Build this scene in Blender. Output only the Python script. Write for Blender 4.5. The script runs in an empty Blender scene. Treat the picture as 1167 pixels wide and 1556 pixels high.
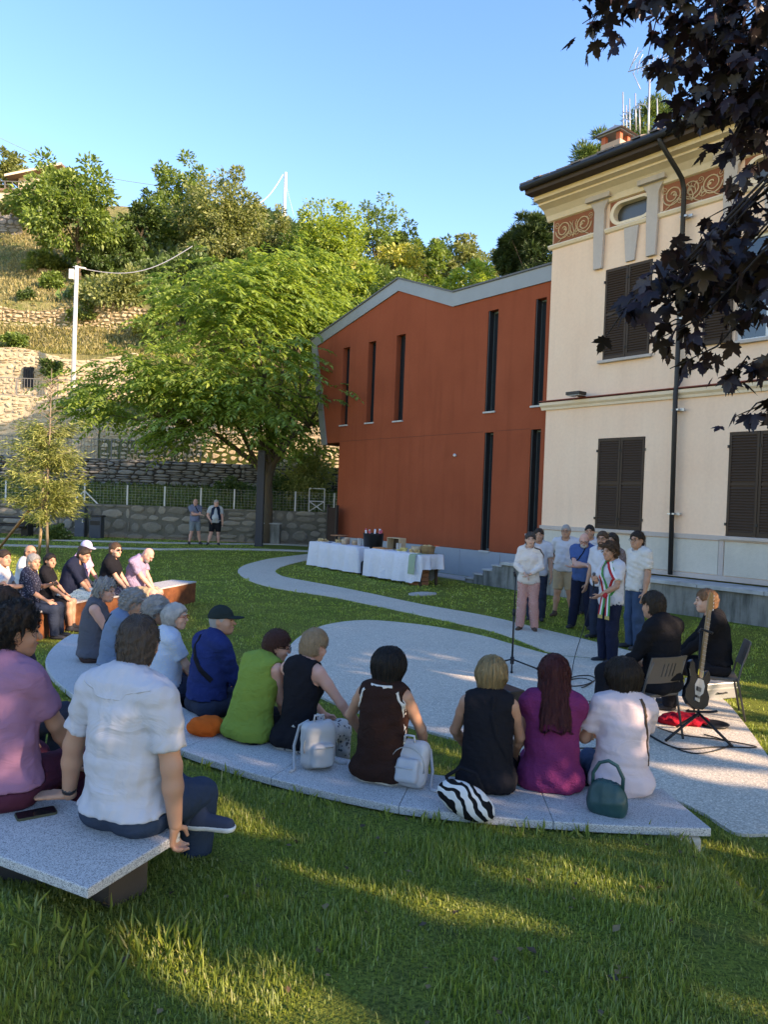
import bpy, bmesh, math, random
import numpy as np
from mathutils import Vector, Matrix
random.seed(7); RNG = np.random.default_rng(7)
S = bpy.context.scene; COL = S.collection; PI = math.pi
# ------------------------------------------------------------------ camera
FPX, PCX, PCY, HZ, ROLL, CAMZ = 1150.0, 583.5, 778.0, 14.0, .038, 2.1
_p = math.atan(HZ/FPX)
FW = np.array([0, math.cos(_p), -math.sin(_p)]); _R = np.array([1., 0, 0]); _U = np.array([0, math.sin(_p), math.cos(_p)])
CXA = math.cos(ROLL)*_R + math.sin(ROLL)*_U; CYA = -math.sin(ROLL)*_R + math.cos(ROLL)*_U
CO = np.array([0, 0, CAMZ])
cam = bpy.data.cameras.new('camera'); camo = bpy.data.objects.new('camera', cam); COL.objects.link(camo)
camo.matrix_world = Matrix(((CXA[0], CYA[0], -FW[0], 0), (CXA[1], CYA[1], -FW[1], 0), (CXA[2], CYA[2], -FW[2], CAMZ), (0, 0, 0, 1)))
cam.sensor_fit = 'VERTICAL'; cam.sensor_height = 36; cam.lens = 36*FPX/1556; cam.clip_end = 2000; cam.clip_start = .05
S.camera = camo
# ------------------------------------------------------------------ light
SUN_EL = math.radians(22.5); SDIR = Vector((.87, -.5, 0)).normalized()
W = bpy.data.worlds.new('World'); S.world = W; W.use_nodes = True
nt = W.node_tree; nt.nodes.clear()
sky = nt.nodes.new('ShaderNodeTexSky'); sky.sky_type = 'NISHITA'; sky.sun_disc = False
sky.sun_elevation = SUN_EL; sky.sun_rotation = math.atan2(SDIR.x, SDIR.y); sky.altitude = 300
sky.air_density = 1.1; sky.dust_density = .15; sky.ozone_density = 3.0
bg = nt.nodes.new('ShaderNodeBackground'); bg.inputs[1].default_value = .15
wo = nt.nodes.new('ShaderNodeOutputWorld'); hs = nt.nodes.new('ShaderNodeHueSaturation'); hs.inputs['Hue'].default_value = .506; hs.inputs['Saturation'].default_value = 1.22; hs.inputs['Value'].default_value = .9; nt.links.new(sky.outputs[0], hs.inputs['Color']); nt.links.new(hs.outputs[0], bg.inputs[0]); nt.links.new(bg.outputs[0], wo.inputs[0])
sl = bpy.data.lights.new('sun', 'SUN'); sl.energy = 3.1; sl.angle = math.radians(.55); sl.color = (1, .88, .72)
so = bpy.data.objects.new('sun', sl); COL.objects.link(so); so.location = (20, -12, 30)
sv = Vector((SDIR.x*math.cos(SUN_EL), SDIR.y*math.cos(SUN_EL), math.sin(SUN_EL)))
so.rotation_euler = sv.to_track_quat('Z', 'Y').to_euler()
S.view_settings.view_transform = 'Standard'; S.view_settings.look = 'None'; S.view_settings.gamma = 1
S.view_settings.exposure = 2.0; S.view_settings.use_curve_mapping = False
S.view_settings.use_white_balance = True; S.view_settings.white_balance_temperature = 8200; S.view_settings.white_balance_tint = 22
S.render.engine = 'CYCLES'; S.cycles.max_bounces = 6; S.cycles.transparent_max_bounces = 6; S.cycles.use_denoising = True
# ------------------------------------------------------------------ geometry of the place
def ray(px, py): return FW + CXA*(px-PCX)/FPX - CYA*(py-PCY)/FPX
def onz(px, py, z=0.):
    d = ray(px, py); return CO + d*(z-CAMZ)/d[2]
def ony(px, py, Y):
    d = ray(px, py); return CO + d*Y/d[1]
UD = np.array([.63069, -.77604, 0]); FN = np.array([-.77604, -.63069, 0])   # the street front runs along UD, faces FN
CORNER = np.array([4.2153, 20.1803, 0.])
def fac(px, py, out=0.):        # pixel to (u, z) on the plane `out` metres in front of the house front
    r = ray(px, py); P = CORNER + FN*out; t = ((P-CO)@FN)/(r@FN); q = CO + r*t
    return float((q-CORNER)@UD), float(q[2])
def fxy(u, y): return CORNER + UD*u - FN*y     # local y points into the house
ARC_C = np.array([1.3, 9.9])
_arc = [(1.89, 4.19), (1.05, 4.2), (.21, 4.31), (-.54, 4.64), (-1.34, 5.17), (-2.05, 5.85), (-2.7, 6.58), (-3.4, 7.7), (-3.75, 9.2)]
_th = np.array([math.degrees(math.atan2(y-9.9, x-1.3)) % 360 for x, y in _arc]); _rr = np.array([math.hypot(x-1.3, y-9.9) for x, y in _arc])
_o = np.argsort(_th); _th = _th[_o]; _rr = _rr[_o]
def r_out(th): return np.interp(th, _th, _rr)
def sst(a, b, x):
    t = np.clip((x-a)/(b-a), 0, 1); return t*t*(3-2*t)
def gz(x, y):
    x = np.asarray(x, float); y = np.asarray(y, float)
    dx = x-ARC_C[0]; dy = y-ARC_C[1]; r = np.hypot(dx, dy); th = np.degrees(np.arctan2(dy, dx)) % 360
    s = r-r_out(th)
    up = sst(-.38, -.12, s)*(.30+.062*np.clip(s, 0, 6)+.01*np.sin(x*3.1)*np.cos(y*2.7)*sst(0, .4, s))
    side = (1-sst(273.2, 278.5, th))*sst(188, 204, th)
    far = .22*sst(19, 30, y)*sst(1, -5, x)
    near = .17*sst(-.85, -1.3, x)*sst(3.5, 2.5, y)*(y > -5)
    lump = near+.012*np.sin(x*1.3+.4)*np.sin(y*1.1)*sst(10.5, 13, r)
    return up*side + far*sst(0, 1, 1-side+.0) + lump
SUNV = np.array([sv.x, sv.y, sv.z])
# chosen sun patches; leaves on the sun's way to them are left out
SPOTS = [(onz(a, b, z), r) for a, b, z, r in ((385, 1490, .45, .13), (425, 1515, .45, .07), (350, 1485, .45, .05), (360, 1228, .38, .10), (395, 1250, .4, .06), (330, 1212, .38, .06), (850, 1322, .38, .09), (795, 1318, .38, .07), (890, 1328, .36, .05), (700, 1362, .4, .07), (755, 1370, .4, .05), (490, 1322, .4, .05), (540, 1330, .4, .045), (1150, 1292, .1, .12), (1110, 1300, .2, .06),
  (1085, 1085, 0, .26), (1050, 1060, 0, .16), (1110, 1150, 0, .10), (1060, 1180, 0, .08), (1145, 1120, 0, .40), (1160, 1075, 0, .3), (1155, 1190, 0, .14), (800, 1036, 0, .05), (710, 1032, 0, .045), (640, 1056, 0, .04), (690, 1190, .36, .04), (800, 1200, .36, .05), (1010, 1225, .36, .045))]
SPOTS += [(ony(a, b, d), r) for a, b, d, r in ((910, 1078, 4.75, .10), (888, 1140, 4.75, .05), (850, 1185, 4.6, .04), (292, 1085, 3.3, .07), (18, 1140, 3.3, .05), (1088, 925, 7.9, .10), (615, 1090, 4.8, .04))]
def sunlit(P, pad=.03):
    k = np.ones(len(P), bool)
    for S_, r in SPOTS:
        v = P-S_; t = v@SUNV; d = np.linalg.norm(v-t[:, None]*SUNV, axis=1); k &= (d > r*.95+pad) | (t < .4)
    return k
def gz1(x, y): return float(gz(x, y))
# ------------------------------------------------------------------ helpers
def tag(o, label=None, cat=None, group=None, kind=None):
    if label: o['label'] = label
    if cat: o['category'] = cat
    if group: o['group'] = group
    if kind: o['kind'] = kind
    return o
def thing(name, label, cat, loc=(0, 0, 0), rz=0, group=None, kind=None):
    o = bpy.data.objects.new(name, None); COL.objects.link(o); o.location = loc; o.rotation_euler = (0, 0, rz); o.empty_display_size = .1
    return tag(o, label, cat, group, kind)
def link(name, me, m, parent=None, loc=None, bevel=0):
    if m is not None and not me.materials:
        for mm in (m if isinstance(m, (list, tuple)) else [m]): me.materials.append(mm)
    o = bpy.data.objects.new(name, me); COL.objects.link(o)
    if parent is not None: o.parent = parent
    if loc is not None: o.location = loc
    if bevel:
        b = o.modifiers.new('bevel', 'BEVEL'); b.width = bevel; b.segments = 2; b.limit_method = 'ANGLE'; b.angle_limit = .6
    return o
def npmesh(name, V, F, smooth=False):
    V = np.ascontiguousarray(V, np.float32); F = np.ascontiguousarray(F, np.int32); n, k = F.shape
    me = bpy.data.meshes.new(name); me.vertices.add(len(V)); me.vertices.foreach_set('co', V.ravel())
    me.loops.add(n*k); me.loops.foreach_set('vertex_index', F.ravel())
    me.polygons.add(n); me.polygons.foreach_set('loop_start', np.arange(0, n*k, k, dtype=np.int32))
    me.polygons.foreach_set('loop_total', np.full(n, k, np.int32))
    if smooth: me.polygons.foreach_set('use_smooth', np.ones(n, bool))
    me.update(calc_edges=True); return me
class MB:
    def __init__(s): s.v = []; s.f = []
    def add(s, vs, fs):
        b = len(s.v); s.v += [tuple(map(float, v)) for v in vs]; s.f += [tuple(b+i for i in f) for f in fs]; return s
    def box(s, x0, x1, y0, y1, z0, z1, M=None):
        vs = [(x0, y0, z0), (x1, y0, z0), (x1, y1, z0), (x0, y1, z0), (x0, y0, z1), (x1, y0, z1), (x1, y1, z1), (x0, y1, z1)]
        if M is not None: vs = [M @ Vector(v) for v in vs]
        return s.add(vs, [(3, 2, 1, 0), (4, 5, 6, 7), (0, 1, 5, 4), (1, 2, 6, 5), (2, 3, 7, 6), (3, 0, 4, 7)])
    def quad(s, a, b, c, d): return s.add([a, b, c, d], [(0, 1, 2, 3)])
    def tube(s, pts, r, n=8, cap=True):
        pts = [Vector(p) for p in pts]; m = len(pts); rs = r if isinstance(r, (list, tuple)) else [r]*m
        up = None; vs = []
        for i, p in enumerate(pts):
            t = (pts[min(i+1, m-1)]-pts[max(i-1, 0)])
            t = t.normalized() if t.length > 1e-9 else Vector((0, 0, 1))
            if up is None: up = t.orthogonal().normalized()
            a = (up - t*up.dot(t)); a = a.normalized() if a.length > 1e-6 else t.orthogonal().normalized(); up = a; b = t.cross(a)
            for k in range(n):
                q = 2*PI*k/n; vs.append(p + (a*math.cos(q)+b*math.sin(q))*rs[i])
        fs = [(i*n+k, i*n+(k+1) % n, (i+1)*n+(k+1) % n, (i+1)*n+k) for i in range(m-1) for k in range(n)]
        if cap: fs += [tuple(range(n-1, -1, -1)), tuple((m-1)*n+k for k in range(n))]
        return s.add(vs, fs)
    def lathe(s, prof, c=(0, 0, 0), n=20):
        m = len(prof); vs = [(c[0]+r*math.cos(2*PI*k/n), c[1]+r*math.sin(2*PI*k/n), c[2]+z) for r, z in prof for k in range(n)]
        fs = [(i*n+k, i*n+(k+1) % n, (i+1)*n+(k+1) % n, (i+1)*n+k) for i in range(m-1) for k in range(n)]
        if prof[0][0] > 1e-4: fs.append(tuple(range(n-1, -1, -1)))
        if prof[-1][0] > 1e-4: fs.append(tuple((m-1)*n+k for k in range(n)))
        return s.add(vs, fs)
    def prism(s, poly, y0, y1, f=lambda x, y, z: (x, y, z)):   # poly in (x, z), extruded along y
        n = len(poly); vs = [f(x, y0, z) for x, z in poly]+[f(x, y1, z) for x, z in poly]
        return s.add(vs, [tuple(range(n)), tuple(range(2*n-1, n-1, -1))]+[(i, n+i, n+(i+1) % n, (i+1) % n) for i in range(n)])
    def plate(s, poly, z0, z1):
        n = len(poly); vs = [(x, y, z0) for x, y in poly]+[(x, y, z1) for x, y in poly]
        return s.add(vs, [tuple(range(n-1, -1, -1)), tuple(range(n, 2*n))]+[(i, (i+1) % n, n+(i+1) % n, n+i) for i in range(n)])
    def mesh(s, name, smooth=False):
        me = bpy.data.meshes.new(name); me.from_pydata(s.v, [], s.f)
        bm = bmesh.new(); bm.from_mesh(me); bmesh.ops.recalc_face_normals(bm, faces=bm.faces); bm.to_mesh(me); bm.free()
        if smooth: me.polygons.foreach_set('use_smooth', np.ones(len(me.polygons), bool))
        me.update(); return me
    def build(s, name, m, parent=None, smooth=False, bevel=0, loc=None): return link(name, s.mesh(name, smooth), m, parent, loc, bevel)
def copy_tree(o, parent=None):
    c = o.copy(); COL.objects.link(c)
    if parent is not None: c.parent = parent
    for ch in list(o.children): copy_tree(ch, c)
    return c
# ------------------------------------------------------------------ materials
class NT:
    def __init__(s, name):
        s.m = bpy.data.materials.new(name); s.m.use_nodes = True; s.t = s.m.node_tree; s.t.nodes.clear()
        s.out = s.n('ShaderNodeOutputMaterial')
    def n(s, t, **k):
        x = s.t.nodes.new(t)
        for a, b in k.items(): setattr(x, a, b)
        return x
    def l(s, a, b): s.t.links.new(a, b)
    def co(s, kind='Object', scale=(1, 1, 1)):
        c = s.n('ShaderNodeTexCoord'); mp = s.n('ShaderNodeMapping'); s.l(c.outputs[kind], mp.inputs[0]); mp.inputs['Scale'].default_value = scale; return mp.outputs[0]
    def noise(s, v, scale, detail=4, rough=.55, dist=0):
        x = s.n('ShaderNodeTexNoise'); s.l(v, x.inputs['Vector']); x.inputs['Scale'].default_value = scale; x.inputs['Detail'].default_value = detail
        x.inputs['Roughness'].default_value = rough; x.inputs['Distortion'].default_value = dist; return x.outputs['Fac']
    def vor(s, v, scale, feature='F1', out='Distance'):
        x = s.n('ShaderNodeTexVoronoi', feature=feature); s.l(v, x.inputs['Vector']); x.inputs['Scale'].default_value = scale; return x.outputs[out]
    def ramp(s, f, stops, interp='LINEAR'):
        r = s.n('ShaderNodeValToRGB'); s.l(f, r.inputs[0]); e = r.color_ramp; e.interpolation = interp
        while len(e.elements) > 1: e.elements.remove(e.elements[-1])
        for i, (p, c) in enumerate(stops):
            q = e.elements[0] if i == 0 else e.elements.new(p)
            q.position = p; q.color = (*c, 1) if len(c) == 3 else c
        return r.outputs[0]
    def mix(s, f, a, b, blend='MIX'):
        x = s.n('ShaderNodeMix', data_type='RGBA', blend_type=blend)
        for v, i in ((f, 0), (a, 6), (b, 7)):
            if hasattr(v, 'links'): s.l(v, x.inputs[i])
            else: x.inputs[i].default_value = v if not isinstance(v, tuple) or len(v) == 4 else (*v, 1)
        return x.outputs[2]
    def math(s, op, a, b=0.):
        x = s.n('ShaderNodeMath', operation=op)
        for v, i in ((a, 0), (b, 1)):
            if hasattr(v, 'links'): s.l(v, x.inputs[i])
            else: x.inputs[i].default_value = v
        return x.outputs[0]
    def bump(s, h, strength=.3, dist=.01, prev=None):
        b = s.n('ShaderNodeBump'); s.l(h, b.inputs['Height']); b.inputs['Strength'].default_value = strength; b.inputs['Distance'].default_value = dist
        if prev is not None: s.l(prev, b.inputs['Normal'])
        return b.outputs[0]
    def bsdf(s, col, rough=.8, metal=0, spec=.3, normal=None, **kw):
        b = s.n('ShaderNodeBsdfPrincipled')
        for v, k in ((col, 'Base Color'), (rough, 'Roughness'), (metal, 'Metallic'), (spec, 'Specular IOR Level')):
            if hasattr(v, 'links'): s.l(v, b.inputs[k])
            else: b.inputs[k].default_value = v if not isinstance(v, tuple) or len(v) == 4 else (*v, 1)
        for k, v in kw.items(): b.inputs[k.replace('_', ' ')].default_value = v
        if normal is not None: s.l(normal, b.inputs['Normal'])
        s.l(b.outputs[0], s.out.inputs[0]); s.b = b; return s.m
def sc(c, k): return tuple(max(0, min(1, x*k)) for x in c)
def mat(name, c, rough=.8, var=.18, scale=4, bump=.15, bscale=60, bdist=.004, metal=0, spec=.3, stretch=(1, 1, 1), island=0, objrand=0):
    t = NT(name); v = t.co(scale=stretch); f = t.noise(v, scale, 5)
    col = t.mix(f, sc(c, 1-var), sc(c, 1+var))
    if objrand:
        oi = t.n('ShaderNodeObjectInfo'); col = t.mix(objrand, col, t.ramp(oi.outputs['Random'], [(0, sc(c, .5)), (.5, c), (1, sc(c, 1.7))]))
    if island:
        g = t.n('ShaderNodeNewGeometry'); col = t.mix(island, col, t.ramp(g.outputs['Random Per Island'], [(0, sc(c, .5)), (.5, c), (1, sc(c, 1.6))]))
    nb = t.bump(t.noise(t.co(scale=stretch), bscale, 3), bump, bdist) if bump else None
    return t.bsdf(col, rough, metal, spec, nb)
def leafmat(name, c, c2, trans=.4, rough=.55, gloss=.0):
    t = NT(name); g = t.n('ShaderNodeNewGeometry')
    oi = t.n('ShaderNodeObjectInfo'); rr = t.math('FRACT', t.math('ADD', g.outputs['Random Per Island'], t.math('MULTIPLY', oi.outputs['Random'], .37)))
    col = t.ramp(rr, [(0, sc(c, .65)), (.45, c), (.8, c2), (1, sc(c2, 1.25))])
    d = t.n('ShaderNodeBsdfDiffuse'); t.l(col, d.inputs[0]); tr = t.n('ShaderNodeBsdfTranslucent'); t.l(t.mix(.5, col, sc((c2[0]*1.2, c2[1]*1.25, c2[2]*.6), 1.2)), tr.inputs[0])
    mx = t.n('ShaderNodeMixShader'); mx.inputs[0].default_value = trans; t.l(d.outputs[0], mx.inputs[1]); t.l(tr.outputs[0], mx.inputs[2])
    gl = t.n('ShaderNodeBsdfGlossy'); gl.inputs['Roughness'].default_value = rough; gl.inputs[0].default_value = (1, 1, 1, 1)
    m2 = t.n('ShaderNodeMixShader'); m2.inputs[0].default_value = gloss+.03; t.l(mx.outputs[0], m2.inputs[1]); t.l(gl.outputs[0], m2.inputs[2]); t.l(m2.outputs[0], t.out.inputs[0])
    return t.m
def stucco(name, c, c2, streak=.3, bump=.25, bscale=90):
    t = NT(name); v = t.co(); n1 = t.noise(v, .7, 6, .6); n2 = t.noise(t.co(scale=(3, 3, .25)), 1.2, 4)
    col = t.mix(t.ramp(n1, [(.35, (0, 0, 0)), (.7, (1, 1, 1))]), c, c2)
    col = t.mix(t.math('MULTIPLY', t.ramp(n2, [(.5, (0, 0, 0)), (.75, (1, 1, 1))]), streak), col, sc(c, .72))
    col = t.mix(.12, col, t.ramp(t.noise(v, 14, 5), [(.3, sc(c, .6)), (.7, sc(c, 1.25))]))
    return t.bsdf(col, .92, 0, .15, t.bump(t.noise(v, bscale, 3), bump, .006))
# ------------------------------------------------------------------ setting materials
def m_lawn():
    t = NT('lawn_soil'); v = t.co(); n1 = t.noise(v, .55, 5, .6); n2 = t.noise(v, 5, 6, .65); n3 = t.noise(v, 60, 3, .7)
    c = t.mix(t.ramp(n1, [(.3, (0, 0, 0)), (.7, (1, 1, 1))]), (.21, .275, .035), (.29, .31, .06))
    c = t.mix(t.ramp(n2, [(.5, (0, 0, 0)), (.72, (.8, .8, .8))]), c, (.16, .155, .055))
    c = t.mix(t.ramp(n3, [(.35, (.9, .9, .9)), (.6, (0, 0, 0))]), c, (.05, .08, .014))
    return t.bsdf(c, .95, 0, .1, t.bump(n3, 1, .05))
def m_pave(name='exposed_aggregate', base=(.55, .495, .40)):
    t = NT(name); v = t.co(); n1 = t.noise(v, 1.1, 6, .6); sp = t.vor(v, 95, out='Color'); sp2 = t.vor(v, 95)
    c = t.mix(t.ramp(n1, [(.3, (0, 0, 0)), (.7, (1, 1, 1))]), sc(base, .86), sc(base, 1.08))
    g = t.n('ShaderNodeSeparateColor'); t.l(sp, g.inputs[0])
    c = t.mix(.6, c, t.ramp(g.outputs[0], [(0, sc(base, .45)), (.35, sc(base, .85)), (.7, base), (1, sc(base, 1.7))]))
    c = t.mix(t.ramp(t.noise(v, 3.3, 5, .7), [(.55, (0, 0, 0)), (.8, (.4, .4, .4))]), c, sc(base, .6))
    return t.bsdf(c, .9, 0, .2, t.bump(sp2, .5, .006))
def m_granite():
    t = NT('granite'); v = t.co(); a = t.vor(v, 420, out='Color'); b = t.vor(v, 260, out='Color')
    g = t.n('ShaderNodeSeparateColor'); t.l(a, g.inputs[0]); h = t.n('ShaderNodeSeparateColor'); t.l(b, h.inputs[0])
    c = t.ramp(g.outputs[0], [(0, (.10, .10, .105)), (.12, (.32, .31, .30)), (.5, (.49, .475, .45)), (1, (.66, .64, .60))])
    c = t.mix(t.ramp(h.outputs[1], [(.8, (0, 0, 0)), (.84, (.75, .75, .75))]), c, (.13, .13, .14))
    c = t.mix(t.ramp(t.noise(v, 2.2, 5), [(.4, (0, 0, 0)), (.8, (.25, .25, .25))]), c, (.3, .29, .26))
    return t.bsdf(c, .72, 0, .35, t.bump(t.noise(v, 180, 2), .15, .002))
def m_stone(name, c, c2, moss=0, rs=.75):
    t = NT(name); v = t.co(); oi = t.n('ShaderNodeObjectInfo'); g = t.n('ShaderNodeNewGeometry')
    r = t.math('FRACT', t.math('ADD', oi.outputs['Random'], g.outputs['Random Per Island']))
    col = t.ramp(r, [(0, sc(c, .6)), (.4, c), (.75, c2), (1, sc(c2, 1.25))])
    col = t.mix(rs, t.mix(t.noise(v, 2, 4), c, c2), col)
    col = t.mix(.5, col, t.mix(t.noise(v, 9, 6, .65), sc(c, .45), sc(c2, 1.3)))
    if moss: col = t.mix(t.math('MULTIPLY', t.ramp(t.noise(v, 1.4, 5), [(.45, (0, 0, 0)), (.7, (1, 1, 1))]), moss), col, (.05, .06, .02))
    return t.bsdf(col, .93, 0, .15, t.bump(t.noise(v, 18, 6, .7), .7, .03))
def m_hill():
    t = NT('dry_hill_grass'); v = t.co(); n1 = t.noise(v, .22, 6, .65); n2 = t.noise(v, 1.6, 6, .7)
    c = t.mix(t.ramp(n1, [(.38, (0, 0, 0)), (.62, (1, 1, 1))]), (.235, .20, .085), (.12, .15, .04))
    c = t.mix(t.ramp(n2, [(.45, (0, 0, 0)), (.7, (.8, .8, .8))]), c, (.31, .26, .14))
    c = t.mix(t.ramp(t.noise(v, 5, 5, .7), [(.3, (.7, .7, .7)), (.5, (0, 0, 0))]), c, (.06, .065, .02))
    x = t.n('ShaderNodeSeparateXYZ'); t.l(t.co(), x.inputs[0])
    f = t.ramp(t.math('ADD', t.math('MULTIPLY', x.outputs[0], .05), .95), [(0, (0, 0, 0)), (.5, (1, 1, 1))])
    c = t.mix(f, c, t.mix(n2, (.022, .032, .008), (.06, .075, .018)))
    return t.bsdf(c, .95, 0, .1, t.bump(n2, 1, .25))
def m_corten():
    t = NT('corten_steel'); v = t.co(); n = t.noise(v, 7, 7, .65)
    return t.bsdf(t.ramp(n, [(.3, (.10, .035, .016)), (.55, (.20, .07, .028)), (.75, (.28, .11, .045))]), .85, .2, .3, t.bump(t.noise(v, 60, 4), .3, .004))
def m_glass(name='window_glass', c=(.02, .026, .03), rough=.04):
    t = NT(name); v = t.co(); return t.bsdf(t.mix(t.noise(v, .8, 2), sc(c, .7), sc(c, 1.4)), rough, 0, .9, t.bump(t.noise(v, 1.2, 2), .04, .02))
def m_conc(name='old_concrete', c=(.23, .225, .20), dark=.9):
    t = NT(name); v = t.co(); n = t.noise(v, 1.6, 7, .68); s2 = t.noise(t.co(scale=(4, 4, .6)), 1.5, 5, .6)
    col = t.ramp(n, [(.25, sc(c, .5)), (.5, c), (.75, sc(c, 1.25))])
    col = t.mix(t.ramp(s2, [(.45, (0, 0, 0)), (.7, (dark, dark, dark))]), col, (.06, .06, .05))
    return t.bsdf(col, .92, 0, .2, t.bump(t.noise(v, 40, 5), .35, .008))
LAWN = m_lawn(); PAVE = m_pave(); GRAN = m_granite(); CORT = m_corten(); GLASS = m_glass(); CONC = m_conc()
KERB = m_pave('pale_gravel', (.42, .40, .36)); HILLM = m_hill()
CREAM = stucco('cream_stucco', (.86, .575, .40), (.89, .63, .45), .22); CREAM2 = stucco('cream_cornice', (.76, .60, .43), (.80, .66, .49), .12)
GREYST = stucco('grey_stone_trim', (.46, .385, .33), (.53, .455, .40), .3); ROUGHC = stucco('rough_plinth', (.50, .46, .38), (.60, .55, .46), .35, 1.0, 38)
FRIEZE = stucco('frieze_red', (.27, .095, .05), (.33, .12, .062), .15); SCROLL = stucco('scroll_cream', (.55, .38, .22), (.62, .45, .28), .1)
REDW = stucco('brick_red_render', (.295, .066, .029), (.35, .082, .037), .45); GREYP = mat('grey_plinth', (.30, .32, .34), .8, .08)
ZINC = mat('zinc_fascia', (.24, .25, .245), .5, .12, 2, .05, metal=.3); DARKM = mat('dark_metal', (.035, .032, .03), .5, .2, metal=.4)
SHUT = mat('brown_shutter', (.050, .028, .015), .6, .25, 9, .2, 40, stretch=(1, 1, 8)); BROWN = mat('brown_wood', (.06, .038, .024), .7, .3, 5, .2, 30)
STEEL = mat('galvanised_steel', (.42, .42, .41), .45, .15, 6, .1, metal=.7); WHITEP = mat('white_paint', (.62, .62, .60), .5, .08)
TILE = m_stone('roof_stone', (.16, .13, .11), (.24, .20, .17)); WOODL = mat('pale_wood', (.46, .33, .20), .7, .25, 3, .2, 30, stretch=(6, 6, 1))
# ------------------------------------------------------------------ ground
xs = np.concatenate([np.linspace(-70, -8, 40)[:-1], np.arange(-8, 8, .11), np.linspace(8, 70, 40)])
ys = np.concatenate([np.linspace(-40, -3, 20)[:-1], np.arange(-3, 12, .11), np.linspace(12, 31.6, 50)])
X, Y = np.meshgrid(xs, ys); Z = gz(X, Y)
nx, ny = len(xs), len(ys); I = np.arange(nx*ny).reshape(ny, nx)
me = npmesh('lawn', np.stack([X, Y, Z], -1).reshape(-1, 3), np.stack([I[:-1, :-1], I[:-1, 1:], I[1:, 1:], I[1:, :-1]], -1).reshape(-1, 4), True)
tag(link('lawn', me, LAWN), kind='structure')
def smooth_poly(pts, sub=6):
    P = [np.array(p[:2]) for p in pts]; n = len(P); out = []
    for i in range(n):
        a, b, c, d = P[i-1], P[i], P[(i+1) % n], P[(i+2) % n]
        for k in range(sub):
            t = k/sub; out.append(.5*((2*b)+(-a+c)*t+(2*a-5*b+4*c-d)*t*t+(-a+3*b-3*c+d)*t**3))
    return np.array(out)
def inpoly(x, y, poly):
    x = np.asarray(x); y = np.asarray(y); r = np.zeros(x.shape, bool); n = len(poly)
    for i in range(n):
        x1, y1 = poly[i-1]; x2, y2 = poly[i]
        if y1 == y2: continue
        r ^= ((y1 > y) != (y2 > y)) & (x < (x2-x1)*(y-y1)/(y2-y1)+x1)
    return r
disc_px = [(433, 1012), (437, 988), (460, 966), (500, 950), (560, 944), (640, 951), (700, 961), (740, 969.5), (776, 980), (839, 997), (905, 1004), (985, 1022), (1060, 1047), (1098, 1064), (1130, 1100), (1180, 1170), (1230, 1240), (1290, 1330), (1190, 1276), (1120, 1270), (1070, 1240), (1010, 1212), (940, 1182), (880, 1160), (760, 1143), (620, 1106), (520, 1076), (455, 1042)]
DISC = smooth_poly([onz(a, b) for a, b in disc_px])
path_px = [(361, 870), (368, 861), (390, 854), (420, 848), (475, 841.5), (540, 836), (545, 839), (486, 848), (450, 855.5), (428, 862), (418, 868), (424, 874), (440, 879), (500, 890), (560, 902), (640, 919), (740, 937), (828, 958), (870, 968), (925, 982), (985, 1000), (960, 1012), (905, 1002), (850, 997), (839, 994), (776, 969), (740, 958), (700, 949), (650, 938), (560, 919), (500, 907), (440, 898), (400, 890), (375, 881)]
def onground(a, b):
    p = onz(a, b)
    for _ in range(6): p = onz(a, b, max(0., gz1(p[0], p[1])))
    return p
PATH = smooth_poly([onground(a, b) for a, b in path_px], 4)
def flat(name, poly, m, dz, lower=.1, drape=0.):
    bm = bmesh.new(); top = [bm.verts.new((x, y, max(0., gz1(x, y))*drape+dz)) for x, y in poly]; f = bm.faces.new(top)
    bmesh.ops.triangulate(bm, faces=[f]); lo = [bm.verts.new((x, y, dz-lower)) for x, y in poly]; n = len(poly)
    for i in range(n): bm.faces.new((top[i], top[(i+1) % n], lo[(i+1) % n], lo[i]))
    bmesh.ops.recalc_face_normals(bm, faces=bm.faces); me = bpy.data.meshes.new(name); bm.to_mesh(me); bm.free(); return tag(link(name, me, m), kind='structure')
flat('paved_plaza', DISC, PAVE, .022); flat('garden_path', PATH, PAVE, .017, .1, 1.)
for name, yy, th in (('path_kerb', 828.5, 3.2), ('path_kerb', 836, 3.0)):
    a0, a1 = onz(-120, yy-9, .12), onz(250, yy-1, .18); pts = [(-24, a0[1]+.5), (a0[0], a0[1]), (a1[0], a1[1]), tuple(onz(468, yy+3.5, .12)[:2])]
    m = MB()
    for p, q in zip(pts[:-1], pts[1:]):
        for k in range(8):
            u, w = k/8, (k+1)/8; P = [np.array(p)*(1-e)+np.array(q)*e for e in (u, w)]
            z = [gz1(*e)+.05 for e in P]; hw = .16
            m.add([(P[0][0], P[0][1]-hw, z[0]), (P[1][0], P[1][1]-hw, z[1]), (P[1][0], P[1][1]+hw, z[1]), (P[0][0], P[0][1]+hw, z[0]), (P[0][0], P[0][1]-hw, z[0]-.15), (P[1][0], P[1][1]-hw, z[1]-.15)], [(0, 1, 2, 3), (0, 4, 5, 1)])
    tag(m.build(name, KERB), kind='structure')
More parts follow.
